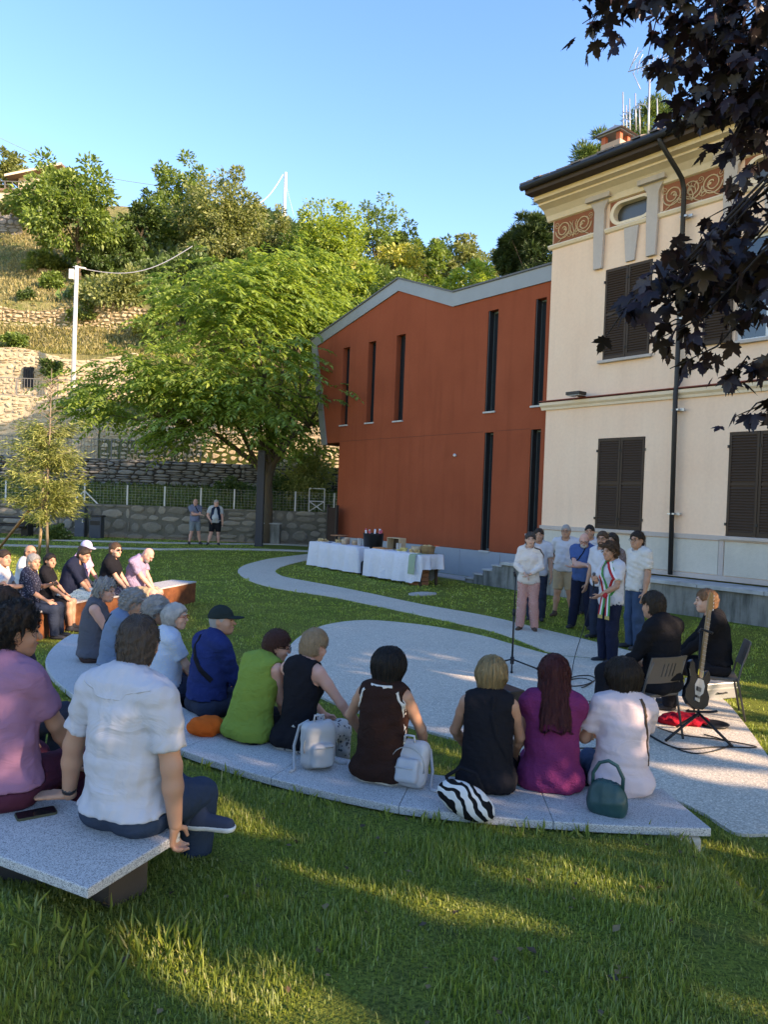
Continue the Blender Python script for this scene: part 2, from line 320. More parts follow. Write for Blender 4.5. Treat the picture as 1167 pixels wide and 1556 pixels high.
# ------------------------------------------------------------------ hillside
PROF_Y = [31.9, 32.0, 33, 36.0, 36.1, 39.3, 39.4, 43, 43.1, 46, 50, 55, 62, 70, 80, 95, 120, 200]
PROF_Z = [.1, 1.45, 1.55, 2.5, 2.6, 3.5, 3.6, 6.9, 7.4, 10.4, 13.2, 16.6, 22.0, 28.0, 31, 36, 44, 55]
PROF_Y = [31.9, 32.0, 33, 36.0, 36.35, 36.4, 39.3, 39.6, 39.65, 43.2, 43.5, 43.55, 46, 49.5, 49.9, 55, 62, 70, 80, 95, 120, 200]
PROF_Z = [.1, 1.40, 1.55, 2.4, 2.45, 3.5, 3.55, 3.6, 6.85, 7.2, 7.25, 9.9, 10.6, 12.6, 14.4, 17.2, 22.0, 28.0, 31, 36, 44, 55]
def hz(x, y):
    x = np.asarray(x, float); y = np.asarray(y, float); z = np.interp(y, PROF_Y, PROF_Z)
    k = 1-.42*sst(-14, 8, x)-.1*sst(8, 30, x); z = np.where(y > 43, 7+(z-7)*(k*sst(43, 60, y)+(1-sst(43, 60, y))), z)
    return z+.5*np.sin(x*.4+y*.3)*np.sin(y*.35-x*.2)*sst(46, 60, y)
hx = np.linspace(-75, 60, 150); hy = np.array(sorted(set(PROF_Y+list(np.arange(46, 82, .8))+list(np.linspace(82, 200, 20)))))
X, Y = np.meshgrid(hx, hy); Z = hz(X, Y); nx, ny = len(hx), len(hy); I = np.arange(nx*ny).reshape(ny, nx)
tag(link('hillside', npmesh('hillside', np.stack([X, Y, Z], -1).reshape(-1, 3), np.stack([I[:-1, :-1], I[:-1, 1:], I[1:, 1:], I[1:, :-1]], -1).reshape(-1, 4), False), HILLM), kind='structure')
# the bank between the two walls is green
bx = np.linspace(-40, 12, 60); by = np.linspace(32.02, 36.3, 8); X, Y = np.meshgrid(bx, by); Z = hz(X, Y)+.06+.06*np.sin(X*2.1)*np.sin(Y*3)
I = np.arange(480).reshape(8, 60); tag(link('grass_bank', npmesh('grass_bank', np.stack([X, Y, Z], -1).reshape(-1, 3), np.stack([I[:-1, :-1], I[:-1, 1:], I[1:, 1:], I[1:, :-1]], -1).reshape(-1, 4), True), LAWN), kind='structure')

def stone_wall(name, label, x0, x1, z0, z1, y, m_st, m_mortar, rw, rh, limit=300, seed=1, proud=.05, jit=.3, zf=None, thick=.3, asstuff=False):
    """a wall of separate stones set in mortar; the nearest `limit` are parts, the rest one joined part"""
    R = random.Random(seed); th = thing(name, label, 'wall', ((x0+x1)/2, y, z0)); ox, oz = (x0+x1)/2, z0
    top = zf or (lambda x: z1)
    mb = MB(); n = 24
    for i in range(n):
        a, b = x0+(x1-x0)*i/n, x0+(x1-x0)*(i+1)/n
        vs = [(a-ox, 0, 0), (b-ox, 0, 0), (b-ox, 0, top(b)-oz-.02), (a-ox, 0, top(a)-oz-.02), (a-ox, thick, 0), (b-ox, thick, 0), (b-ox, thick, top(b)-oz-.02), (a-ox, thick, top(a)-oz-.02)]
        mb.add(vs, [(0, 1, 2, 3), (3, 2, 6, 7), (4, 5, 1, 0), (0, 3, 7, 4), (1, 5, 6, 2)])
    mb.build('mortar', m_mortar, th)
    stones = []
    chunks = np.arange(x0, x1, rw*4.2)
    for c0 in chunks:
      c1 = min(x1, c0+rw*4.2); z = z0-R.uniform(0, rh)
      while z < max(top(c0), top(c1))-.04:
        h = rh*R.uniform(.6, 1.5); x = c0+R.uniform(-.5, .2)*rw
        while x < c1:
            w = rw*R.uniform(.5, 1.6); a, b = max(x, c0-(.3*rw if c0 > x0 else 0)*R.random()), min(x+w, c1)
            if b-a > .08:
                t2 = min(z+h, top((a+b)/2)); zb = max(z, z0)
                if t2-zb > .05:
                    if R.random() < .3 and h > rh*.8:
                        zc = zb+(t2-zb)*R.uniform(.4, .6); stones += [(a, b, zb, zc), (a, b, zc, t2)]
                    else: stones.append((a, b, zb, t2))
            x += w
        z += h
    R.shuffle(stones); rest = MB()
    for i, (a, b, c, d) in enumerate(stones):
        g = .012*min(1.6, (d-c)/.2); cx, cz = (a+b)/2, (c+d)/2+R.uniform(-.3, .3)*jit*rh*.6; hw, hh = (b-a)/2-g, (d-c)/2-g
        if hw < .02 or hh < .02: continue
        k = 8; pts = []
        for q in range(k):
            an = 2*PI*(q+.5)/k; ca, sa = math.cos(an), math.sin(an); e = 1/max(abs(ca), abs(sa))
            e = e*(1-jit*.5*R.random()) * (.93 if q % 2 else 1)
            pts.append((min(1, max(-1, ca*e))*hw, min(1, max(-1, sa*e))*hh))
        p = proud*R.uniform(.5, 1.4); q = .72
        vs = [(px, .01, pz) for px, pz in pts]+[(px, -p*.6, pz) for px, pz in pts]+[(px*q, -p, pz*q) for px, pz in pts]
        fs = [(j, (j+1) % k, k+(j+1) % k, k+j) for j in range(k)]+[(k+j, k+(j+1) % k, 2*k+(j+1) % k, 2*k+j) for j in range(k)]+[tuple(range(2*k, 3*k))]
        if i < limit and not asstuff: MB().add(vs, fs).build('stone', m_st, th, loc=(cx-ox, 0, cz-oz))
        else: rest.add([(vx+cx-ox, vy, vz+cz-oz) for vx, vy, vz in vs], fs)
    if rest.v: tag(rest.build('stonework', m_st, th), kind='stuff')
    return th
ST_GREY = m_stone('grey_rubble', (.19, .165, .13), (.34, .30, .25), .2); MORT_G = m_stone('grey_mortar', (.125, .11, .09), (.17, .155, .13), .3)
ST_DRY = m_stone('grey_dry_stone', (.15, .15, .145), (.24, .235, .22), .1); MORT_D = m_stone('dark_joint', (.035, .033, .03), (.06, .055, .05))
MORT_H = m_stone('earth_joint', (.20, .16, .09), (.28, .22, .13)); ST_TAN = m_stone('tan_rubble', (.44, .34, .21), (.56, .45, .30)); MORT_T = m_stone('tan_mortar', (.48, .39, .26), (.55, .45, .31))
stone_wall('rubble_wall', 'low grey rubble wall bounding the lawn below the wire fence', -19, 4, .1, 1.62, 31.85, ST_GREY, MORT_G, .66, .40, 230, 3, .06, .45)
stone_wall('dry_stone_wall', 'long grey dry stone wall above the grass bank behind the fence', -22, 6, 2.35, 3.7, 36.3, ST_DRY, MORT_D, .52, .19, 300, 5, .07, .25)
stone_wall('terrace_wall', 'tall sunlit tan stone terrace wall with a railing on top at left', -26, -15.1, 3.5, 6.95, 39.55, ST_TAN, MORT_T, .40, .27, 300, 8, .05, 1.1)
stone_wall('terrace_wall', 'lower tan stone wall running behind the spreading green tree', -15.0, 3, 3.5, 6.0, 39.62, ST_TAN, MORT_T, .40, .27, 0, 9, .05, 1.1, zf=lambda x: 6.0+.25*math.sin(x))
stone_wall('terrace_wall', 'upper tan terrace wall behind the street lamp pole with a dark slit opening', -30, -14.5, 7.1, 9.95, 43.4, ST_TAN, MORT_T, .36, .25, 0, 10, .06, 1.1, zf=lambda x: 9.9+.3*math.sin(x*.8))
stone_wall('dry_terrace_wall', 'rough dry stone retaining wall across the upper dry terrace', -36, -9, 12.4, 14.3, 49.6, ST_TAN, MORT_H, .42, .24, 0, 11, .1, 1.2, zf=lambda x: 14.1+.35*math.sin(x*.6))
stone_wall('dry_terrace_wall', 'short broken stone wall under the left tree on the slope', -36, -21, 16.6, 18.3, 56.5, ST_TAN, MORT_H, .5, .28, 0, 12, .12, 1.2, zf=lambda x: 18.1+.5*math.sin(x*.9))
stone_wall('grey_retaining_wall', 'grey shaded retaining wall below the house at top left', -48, -31.5, 20, 26.2, 64, m_stone('grey_retaining', (.26, .24, .22), (.32, .30, .27)), MORT_G, .7, .35, 0, 13, .05, .4)
# ------------------------------------------------------------------ cream villa
RZ = math.atan2(UD[1], UD[0])
def holed(mb, u0, u1, topf, botf, holes, depth, y=0., extra=()):
    us = sorted(set([u0, u1]+[h[0] for h in holes]+[h[1] for h in holes]+list(extra)))
    for a, b in zip(us[:-1], us[1:]):
        iv = sorted((h[2], h[3]) for h in holes if h[0] <= a+1e-6 and h[1] >= b-1e-6); e = 1e-6
        lo = (botf(a+e), botf(b-e)); hi = (topf(a+e), topf(b-e)); cur = lo
        for z0, z1 in iv: mb.quad((a, y, cur[0]), (b, y, cur[1]), (b, y, z0), (a, y, z0)); cur = (z1, z1)
        mb.quad((a, y, cur[0]), (b, y, cur[1]), (b, y, hi[1]), (a, y, hi[0]))
    for a, b, c, d in holes:
        mb.quad((a, y, c), (a, y+depth, c), (a, y+depth, d), (a, y, d)); mb.quad((b, y, c), (b, y, d), (b, y+depth, d), (b, y+depth, c))
        mb.quad((a, y, d), (a, y+depth, d), (b, y+depth, d), (b, y, d)); mb.quad((a, y, c), (b, y, c), (b, y+depth, c), (a, y+depth, c))
villa = thing('villa', 'cream two storey villa with brown shutters and a painted red frieze', 'house', tuple(CORNER), RZ)
UE = 25.0
WIN = []
for k in range(7):
    WIN += [(1.68+3.33*k, 2.99+3.33*k, 1.66, 3.9), (1.70+3.33*k, 2.99+3.33*k, 5.83, 8.08), (1.86+3.33*k, 2.90+3.33*k, 9.14, 9.64)]
m = MB(); holed(m, 0, UE, lambda u: 10.3, lambda u: .69, WIN, .25)
m.quad((0, 0, .69), (0, 0, 10.3), (0, 9, 10.3), (0, 9, .69)); m.quad((UE, 0, .69), (UE, 9, .69), (UE, 9, 10.3), (UE, 0, 10.3)); m.quad((0, 9, .69), (UE, 9, .69), (UE, 9, 10.3), (0, 9, 10.3))
m.build('wall', CREAM, villa)
m = MB(); m.box(-.03, UE, -.055, -.003, 1.56, 1.665); m.box(-.02, UE, -.03, -.003, .69, .80)
for u in (0, 1.56, 3.02, 4.9, 6.34, 8.2): m.box(u-.012, u+.10, -.034, -.003, .80, 1.56)
m.build('plinth_trim', GREYST, villa, bevel=.008)
for a, b in ((.115, 1.54), (1.675, 3.0), (3.135, 4.88), (5.015, 6.32), (6.45, 8.18), (8.32, 20)): MB().box(a, b, -.028, -.003, .81, 1.55).build('plinth_panel', ROUGHC, villa, bevel=.006)
m = MB(); m.prism([(-.0, 4.72), (-.05, 4.72), (-.07, 4.78), (-.13, 4.83), (-.15, 4.9), (0, 4.93)], -.12, UE, lambda x, y, z: (y, x-.002, z)); m.build('string_cornice', CREAM2, villa)
MB().box(-.13, UE, -.16, -.0, 4.935, 4.955).build('cornice_flashing', mat('red_flashing', (.25, .05, .03), .6), villa)
m = MB(); m.prism([(0, 8.97), (-.05, 8.99), (-.09, 9.05), (-.06, 9.09), (0, 9.1)], -.1, UE, lambda x, y, z: (y, x-.003, z)); m.build('frieze_moulding', CREAM2, villa)
m = MB(); m.prism([(0, 9.72), (-.06, 9.74), (-.12, 9.86), (-.26, 9.98), (-.42, 10.04), (-.46, 10.05), (-.46, 10.10), (-.64, 10.12), (-.66, 10.22), (0, 10.25)], -.16, UE, lambda x, y, z: (y, x-.004, z)); m.build('eave_cornice', CREAM2, villa)
def pilaster(u, w):
    m = MB(); P = [(-.12, 8.13), (.12, 8.13), (.15, 9.0), (.15, 9.58), (.19, 9.68), (.30, 9.84), (.31, 9.9), (-.31, 9.9), (-.30, 9.84), (-.19, 9.68), (-.15, 9.58), (-.15, 9.0)]
    m.prism([(u+x*w, z) for x, z in P], -.10, -.004); m.box(u-.36*w, u+.36*w, -.22, -.104, 9.82, 9.95); m.build('pilaster', GREYST, villa, bevel=.01)
for k in range(4):
    pilaster(1.50+3.33*k, 1.0); pilaster(2.97+3.33*k, 1.0)
    c = 2.40+3.33*k; MB().prism([(c-.12, 8.14), (c+.12, 8.14), (c+.2, 8.965), (c-.2, 8.965)], -.06, -.004).build('keystone', GREYST, villa, bevel=.008)
def scroll(m, cx, cz, s, d=1, turns=1.9, r=.016):
    pts = []
    for i in range(40):
        t = i/39; a = t*turns*2*PI; q = .04+.19*(1-t)**.8; pts.append((cx+d*q*math.cos(a+PI)*s, -.022, cz+q*math.sin(a+PI)*s))
    m.tube(pts, r*s, 5)
    for i in range(4): m.tube([(cx+d*.02*s, -.022, cz), (cx+d*(.05+.03*i)*s, -.022, cz+.05*s*math.sin(i*1.7))], [.02*s, .005], 5)
def friezepanel(a, b, half=False):
    MB().box(a, b, -.012, -.002, 9.105, 9.715).build('frieze_panel', FRIEZE, villa); m = MB(); L = b-a; n = max(1, round(L/.55)); mid = (a+b)/2
    for i in range(n):
        c = a+L*(i+.5)/n; d = 1 if c < mid else -1
        scroll(m, c, 9.42, 1.05, d); scroll(m, c+d*.2, 9.28, .42, -d, 1.3, .02); scroll(m, c-d*.2, 9.58, .4, -d, 1.3, .02)
        m.tube([(c+d*.25*math.cos(q*.5), -.022, 9.2+.1*math.sin(q*.9)) for q in range(7)], .012, 5)
    m.tube([(mid+.03*math.sin(q), -.022, 9.16+.07*q) for q in range(7)], [.02, .018, .016, .014, .012, .01, .006], 5)
    for d in (-1, 1): m.tube([(mid, -.022, 9.2), (mid+d*.09, -.022, 9.36), (mid+d*.06, -.022, 9.5), (mid+d*.12, -.022, 9.58)], .013, 5)
    m.build('scroll_ornament', SCROLL, villa, True)
friezepanel(.03, 1.3)
for k in range(3): friezepanel(3.2+3.33*k, 4.62+3.33*k)
OVG = m_glass('oval_glass', (.03, .03, .024), .35)
def stadium(c, z, hw, hh, n=12, pinch=.0):
    P = []
    for i in range(n*2):
        a = -PI/2+PI*i/(n-1) if i < n else PI/2+PI*(i-n)/(n-1)
        s = 1 if i < n else -1; P.append((c+s*(hw-hh)+hh*math.cos(a), z+hh*math.sin(a)))
    return P
for k in range(4):
    c = 2.38+3.33*k; a = stadium(c, 9.39, .50, .225); o = stadium(c, 9.39, .60, .29)
    R0 = [(min(max(c+(x-c)*1.6, c-.62), c+.62), min(max(9.39+(z-9.39)*1.9, 9.105), 9.715)) for x, z in o]; n = len(a)
    m = MB(); m.add([(x, -.012, z) for x, z in o]+[(x, -.012, z) for x, z in R0], [(i, (i+1) % n, n+(i+1) % n, n+i) for i in range(n)]); m.build('frieze_panel', FRIEZE, villa)
    m = MB(); m.add([(x, -.05, z) for x, z in a]+[(x, -.05, z) for x, z in o]+[(x, -.0, z) for x, z in o]+[(x, .14, z) for x, z in a], [f for i in range(n) for f in ((i, (i+1) % n, n+(i+1) % n, n+i), (n+i, n+(i+1) % n, 2*n+(i+1) % n, 2*n+i), (i, 3*n+i, 3*n+(i+1) % n, (i+1) % n))])
    w = m.build('oval_window', CREAM2, villa); MB().add([(x, .139, z) for x, z in a], [tuple(range(n))]).build('pane', OVG, w)
SLAT = None
def shutter(u0, u1, z0, z1, y=-.015, nsl=34):
    global SLAT
    f = MB(); w = .055; f.box(u0, u0+w, y, y+.045, z0, z1); f.box(u1-w, u1, y, y+.045, z0, z1); f.box(u0+w, u1-w, y+.001, y+.044, z0, z0+.09); f.box(u0+w, u1-w, y+.001, y+.044, z1-.07, z1); f.box(u0+w, u1-w, y+.03, y+.04, z0+.09, z1-.07)
    zz = (z0+z1)/2; f.box(u0+w, u1-w, y+.002, y+.03, zz-.03, zz+.03)
    sh = f.build('shutter', SHUT, villa, bevel=.004)
    if SLAT is None:
        SLAT = MB().add([(-.5, -.002, -.028), (.5, -.002, -.028), (.5, .024, .022), (-.5, .024, .022), (-.5, .004, -.032), (.5, .004, -.032), (.5, .03, .018), (-.5, .03, .018)], [(0, 1, 2, 3), (4, 5, 1, 0), (7, 6, 5, 4), (3, 2, 6, 7), (0, 3, 7, 4), (1, 5, 6, 2)]).mesh('slat')
    for i in range(nsl):
        z = z0+.12+(z1-z0-.22)*i/(nsl-1)
        if abs(z-zz) < .045: continue
        o = link('slat', SLAT, SHUT, sh, (( u0+u1)/2, y, z)); o.scale = (u1-u0-2*w, 1, .9)
    h = MB()
    for z in (z0+.25, z1-.3):
        for u in (u0-.012, u1+.012): h.box(u-.02, u+.02, y-.02, y+.01, z-.03, z+.03)
    h.build('hinge', DARKM, sh)
def sill(u0, u1, z, par=None): MB().box(u0-.09, u1+.09, -.10, .05, z-.07, z).build('sill', GREYST, par or villa, bevel=.008)
for k in range(2):
    d = 3.33*k
    shutter(1.69+d, 2.33+d, 1.67, 3.89); shutter(2.34+d, 2.98+d, 1.67, 3.89); sill(1.68+d, 2.99+d, 1.658)
shutter(1.71, 2.34, 5.84, 8.07); shutter(2.35, 2.98, 5.84, 8.07); sill(1.70, 2.99, 5.83)
shutter(4.32, 4.97, 5.84, 8.07, -.06); sill(5.03, 6.32, 5.83)
def window(par, u0, u1, z0, z1, y, fr, gl, mull=True, fw=.07):
    m = MB(); m.box(u0, u0+fw, y, y+.06, z0, z1); m.box(u1-fw, u1, y, y+.06, z0, z1); m.box(u0+fw, u1-fw, y, y+.06, z0, z0+fw); m.box(u0+fw, u1-fw, y, y+.06, z1-fw, z1)
    if mull: m.box((u0+u1)/2-.05, (u0+u1)/2+.05, y-.01, y+.05, z0+fw, z1-fw)
    w = m.build('window', fr, par); MB().quad((u0+.02, y+.035, z0+.02), (u1-.02, y+.035, z0+.02), (u1-.02, y+.035, z1-.02), (u0+.02, y+.035, z1-.02)).build('pane', gl, w); return w
for k in range(7):
    d = 3.33*k; window(villa, 1.68+d, 2.99+d, 1.66, 3.9, .12, WHITEP, GLASS); window(villa, 1.70+d, 2.99+d, 5.83, 8.08, .12, WHITEP, GLASS)
# downpipe, gutter, eaves, roof
m = MB(); m.tube([(3.62, -1.0, 10.42), (3.66, -.98, 10.25), (3.74, -.75, 9.98), (3.8, -.5, 9.75), (3.8, -.28, 9.62), (3.8, -.16, 9.4), (3.8, -.13, 5.0), (3.8, -.16, 4.85), (3.84, -.13, .72)], .055, 10); pipe = m.build('downpipe', DARKM, villa, True)
for z in (2.1, 4.45, 6.5, 8.8):
    b = MB(); b.box(3.74, 3.9, -.19, -.004, z-.02, z+.02); b.box(3.9, 4.0, -.12, -.08, z-.03, z+.03); b.build('bracket', STEEL, pipe)
m = MB(); m.box(-.2, UE+.9, -.95, -.67, 10.22, 10.30); m.box(-.21, UE+.9, -.96, -.90, 10.302, 10.44); m.box(-.2, -.02, -.6, 9, 10.26, 10.30); m.build('eave_board', BROWN, villa)
MB().tube([(-.28, -1.02, 10.40), (UE+1, -1.02, 10.40)], .085, 10).build('gutter', DARKM, villa, True)
m = MB(); E0 = (-.95, -.95, 10.46); m.add([(-.25, -1.0, 10.42), (UE+.98, -1.0, 10.42), (UE-4, 4.4, 12.4), (5.1, 4.4, 12.4), (-.25, 9.9, 10.42), (UE+.98, 9.9, 10.42)], [(0, 1, 2, 3), (0, 3, 4), (1, 5, 2), (3, 2, 5, 4), (0, 4, 5, 1)]); m.build('roof', TILE, villa)
for i in range(110):
    u = -.2+i*.235+random.uniform(-.02, .02); w = random.uniform(.2, .27); yy = -1.06+random.uniform(-.05, .04); z = 10.47+random.uniform(-.015, .02); a = random.uniform(.0, .03)
    MB().add([(-w/2, 0, 0), (w/2, 0, 0), (w/2, .5, .19), (-w/2, .5, .19), (-w/2, 0, .045), (w/2, .02, .045), (w/2, .5, .235), (-w/2, .5, .235)], [(3, 2, 1, 0), (4, 5, 6, 7), (0, 1, 5, 4), (1, 2, 6, 5), (2, 3, 7, 6), (3, 0, 4, 7)]).build('roof_tile', TILE, villa, loc=(u, yy, z+a))
for i in range(30):
    MB().box(0, .42, 0, .27, 0, .05).build('roof_tile', TILE, villa, loc=(-.33+random.uniform(-.04, .03), -.95+i*.27, 10.48+random.uniform(-.01, .02)))
chb = MB(); chb.box(.45, 1.05, 1.3, 2.15, 10.6, 12.0); ch = chb.build('chimney', stucco('chimney_render', (.42, .30, .22), (.5, .36, .27)), villa)
m = MB(); m.box(.38, 1.12, 1.23, 2.22, 12.2, 12.235); m.add([(.3, 1.15, 12.236), (1.2, 1.15, 12.236), (1.2, 2.3, 12.236), (.3, 2.3, 12.236), (.75, 1.5, 12.52), (.75, 1.95, 12.52)], [(0, 1, 4), (1, 2, 5, 4), (2, 3, 5), (3, 0, 4, 5), (3, 2, 1, 0)]); m.build('chimney_cap', ZINC, ch)
RBR = mat('red_brick', (.45, .12, .06))
for a, b in ((.46, 1.31), (.92, 1.31), (.46, 2.02), (.92, 2.02), (.92, 1.66)): MB().box(a, a+.12, b, b+.12, 12.0, 12.2).build('chimney_brick', RBR, ch)
fl = MB(); fl.box(1.0, 1.42, -.5, -.2, 4.98, 5.06, Matrix.Translation((0, 0, 0)) @ Matrix.Rotation(0, 4, 'X')); fl.box(1.15, 1.27, -.22, -.01, 4.96, 5.0)
fo = fl.build('floodlight', DARKM, villa, bevel=.01); MB().box(1.03, 1.39, -.47, -.23, 4.965, 4.979).build('lens', m_glass('lamp_lens', (.3, .3, .3), .1), fo)
# ------------------------------------------------------------------ red annex
annex = thing('annex', 'brick red modern annex with a zigzag grey roofline and narrow slit windows', 'building', tuple(fxy(0, .25)), RZ)
TOPF = lambda u: float(np.interp(u, [-11.83, -6.64, -3.97, 0.3], [8.29, 9.62, 8.65, 8.68]))
BOTF = lambda u: float(np.interp(u, [-11.83, -10.85, -9.75-1e-8, -9.75, .3], [8.29, 4.26, 4.26, .81, .81]))
AW = [(-9.73, -9.31, 4.89, 7.72), (-8.2, -7.78, 4.89, 7.72), (-6.66, -6.2, 4.86, 7.73), (-2.48, -2.08, 4.88, 7.83), (-.71, -.33, 4.92, 7.85), (-2.44, -2.09, .82, 4.27), (-.70, -.35, 1.4, 4.27)]
m = MB(); holed(m, -11.8, 0, lambda u: TOPF(u)-.1, BOTF, AW, .30, extra=[-10.85, -9.75, -6.64, -3.97])
m.quad((-9.75, 0, .1), (-9.75, 0, 4.26), (-9.75, 9, 4.26), (-9.75, 9, .1)); m.quad((-10.85, 0, 4.26), (-9.75, 0, 4.26), (-9.75, 9, 4.26), (-10.85, 9, 4.26)); m.quad((-11.8, 0, 8.2), (-10.85, 0, 4.26), (-10.85, 9, 4.26), (-11.8, 9, 8.2)); m.quad((-11.8, 9, .1), (0, 9, .1), (0, 9, 8.6), (-11.8, 9, 8.2))
m.build('wall', REDW, annex)
out = [(-10.85, 4.20), (-11.83, 8.29), (-6.64, 9.62), (-3.97, 8.65), (.0, 8.68)]; inn = [(-10.52, 4.20), (-11.42, 8.02), (-6.62, 9.22), (-3.97, 8.22), (.0, 8.25)]
m = MB()
for i in range(4):
    a, b, c, d = out[i], out[i+1], inn[i+1], inn[i]
    m.add([(a[0], -.05, a[1]), (b[0], -.05, b[1]), (c[0], -.05, c[1]), (d[0], -.05, d[1]), (a[0], 9.2, a[1]), (b[0], 9.2, b[1]), (c[0], -.002, c[1]), (d[0], -.002, d[1])], [(0, 1, 2, 3), (0, 4, 5, 1), (3, 2, 6, 7)])
m.build('fascia', ZINC, annex)
m = MB()
for i in range(1, 4):
    a, b = out[i], out[i+1]; m.add([(a[0], -.09, a[1]+.004), (b[0], -.09, b[1]+.004), (b[0], -.09, b[1]+.055), (a[0], -.09, a[1]+.055), (a[0], 9.2, a[1]+.06), (b[0], 9.2, b[1]+.06), (a[0], -.0, a[1]+.004), (b[0], -.0, b[1]+.004)], [(0, 1, 2, 3), (3, 2, 5, 4), (0, 6, 7, 1)])
m.build('roof', mat('dark_roof_edge', (.11, .11, .11), .6), annex)
for i in range(6):
    a, b = -9.75+9.72*i/6, -9.75+9.72*(i+1)/6; MB().box(a+.006, b-.006, -.012, .02, .0, .79).build('plinth_panel', GREYP, annex, bevel=.004)
MB().box(-9.75, 0, .0, .04, .0, .80).build('plinth', GREYP, annex)
SILLM = mat('pale_sill', (.46, .45, .42), .7); FRAMEG = mat('grey_green_frame', (.12, .16, .165), .45)
ADARK = mat('dark_frame', (.02, .02, .022), .5)
for i, (a, b, c, d) in enumerate(AW):
    w = window(annex, a+.002, b-.002, c+.002, d-.002, .2, ADARK if i < 3 else FRAMEG, GLASS, False, .05)
    MB().box(a-.03, b+.03, -.05, .195, c-.05, c-.001).build('sill', SILLM, w)
    if i >= 3: MB().box(b-.13, b-.055, .17, .21, c+.05, d-.05).build('side_post', mat('lit_tone_frame_%d' % i, (.24, .29, .29), .4, .1), w)  # paler post colour stands for the lit right-hand reveal
    if i >= 3: MB().box(a+.003, a+.05, .02, .2, c+.004, d-.004).build('side_rail', ADARK, w)
MB().box(-9.75, -2.5, -.004, -.0, 4.285, 4.30).build('render_joint', mat('render_joint', (.16, .045, .025), .9), annex); MB().box(-2.03, -.75, -.004, -.0, 4.285, 4.30).build('render_joint', mat('render_joint_short', (.16, .045, .025), .9), annex)
MB().tube([(-3.62, -.0, 3.62), (-3.62, -.07, 3.64)], .045, 10).build('wall_spout', WHITEP, annex, True)
MB().tube([(-1.95, 2.6, 8.6), (-1.95, 2.6, 9.5)], .11, 10).build('vent_pipe', STEEL, annex, True)
# ------------------------------------------------------------------ terrace along the front with its steps
ter = thing('terrace', 'stained concrete terrace wall with pale coping slabs along the villa front', 'wall', tuple(CORNER), RZ)
MB().box(-.30, UE, -1.16, -.06, -.1, .6).build('wall', CONC, ter); MB().box(-.30, UE, -1.1, -.036, .6, .66).build('floor', m_conc('terrace_floor', (.38, .37, .35), .1), ter)
COPE = m_conc('coping_stone', (.42, .42, .40), .12)
for i in range(16): MB().box(-.33+i*1.35, -.33+(i+1)*1.35-.012, -1.22, -.80, .602, .687).build('coping_slab', COPE, ter, bevel=.008)
for i in range(4):
    MB().box(-.304-.35*(i+1), -.304-.35*i-.004, -1.14+.02*i, -.06, -.1, .54-.145*i).build('step', CONC, ter, bevel=.01)
    MB().box(-.304-.35*(i+1)-.02, -.304-.35*i-.004, -1.17+.02*i, -.06, .541-.145*i, .585-.145*i).build('step_tread', COPE, ter, bevel=.006)
g = MB(); P = [fxy(-1.75, -.05), fxy(-1.75, -.85), fxy(-9.7, -.55), fxy(-9.7, -.05)]; g.plate([tuple(p[:2]) for p in P], -.05, .03); tag(g.build('gravel_strip', KERB), kind='structure')
# ------------------------------------------------------------------ foliage
BARK = mat('bark', (.10, .075, .05), .95, .35, 6, .8, 25, .03, stretch=(3, 3, .6)); BARKP = mat('pale_bark', (.20, .16, .11), .95, .3, 6, .6, 25, .02, stretch=(3, 3, .6))
def unit(n, R):
    v = R.normal(size=(n, 3)); return v/np.linalg.norm(v, axis=1, keepdims=True)
def leaf_quads(C, T, N, L, Wd, fold=.25):
    """one bent diamond-shaped leaf (4 verts + tip ridge) per centre: C base, T direction along, N normal"""
    B = np.cross(T, N); B /= np.maximum(1e-6, np.linalg.norm(B, axis=1, keepdims=True)); N = np.cross(B, T)
    L = np.asarray(L).reshape(-1, 1); Wd = np.asarray(Wd).reshape(-1, 1)
    p0 = C; p1 = C+T*L*.45+B*Wd*.5+N*L*fold*.3; p2 = C+T*L-N*L*fold*.3; p3 = C+T*L*.45-B*Wd*.5+N*L*fold*.3
    n = len(C); V = np.stack([p0, p1, p2, p3], 1).reshape(-1, 3); i = np.arange(n)[:, None]*4
    return V, np.concatenate([i+[[0, 1, 2]], i+[[0, 2, 3]]], 0)
def crown(center, rad, ncl, nleaf, size, R, shell=.55, flat=.75, droop=.2, cl=.30, low=-.75, irr=.25, narrow=.55):
    """leaf clumps scattered through an uneven crown volume"""
    center = np.array(center, float); rad = np.array(rad, float)
    D = unit(ncl*3, R); D = D[D[:, 2] > low][:ncl]; m = len(D)
    k = 1+irr*(np.sin(D[:, 0]*5+center[0])*np.cos(D[:, 1]*4+center[1])+.6*np.sin(D[:, 2]*7+D[:, 0]*6)) + R.normal(0, irr*.35, m)
    rr = (shell+(1-shell)*R.random(m)**.6)*k
    CC = center+D*rad*rr[:, None]; cr = (cl*np.mean(rad)*R.uniform(.55, 1.25, m))
    n = m*nleaf; ci = np.repeat(np.arange(m), nleaf); d = unit(n, R); q = R.random(n)**.45
    P = CC[ci]+d*(cr[ci]*q)[:, None]*np.array([1, 1, flat])
    out = P-center; out /= np.maximum(1e-6, np.linalg.norm(out, axis=1, keepdims=True))
    T = d*.8+out*.4+R.normal(0, .4, (n, 3)); T[:, 2] -= droop; T /= np.linalg.norm(T, axis=1, keepdims=True)
    N = out*.4+R.normal(0, .55, (n, 3)); N[:, 2] += .55
    L = size*R.uniform(.6, 1.3, n); V, F = leaf_quads(P, T, N, L, L*narrow); return V, F, CC
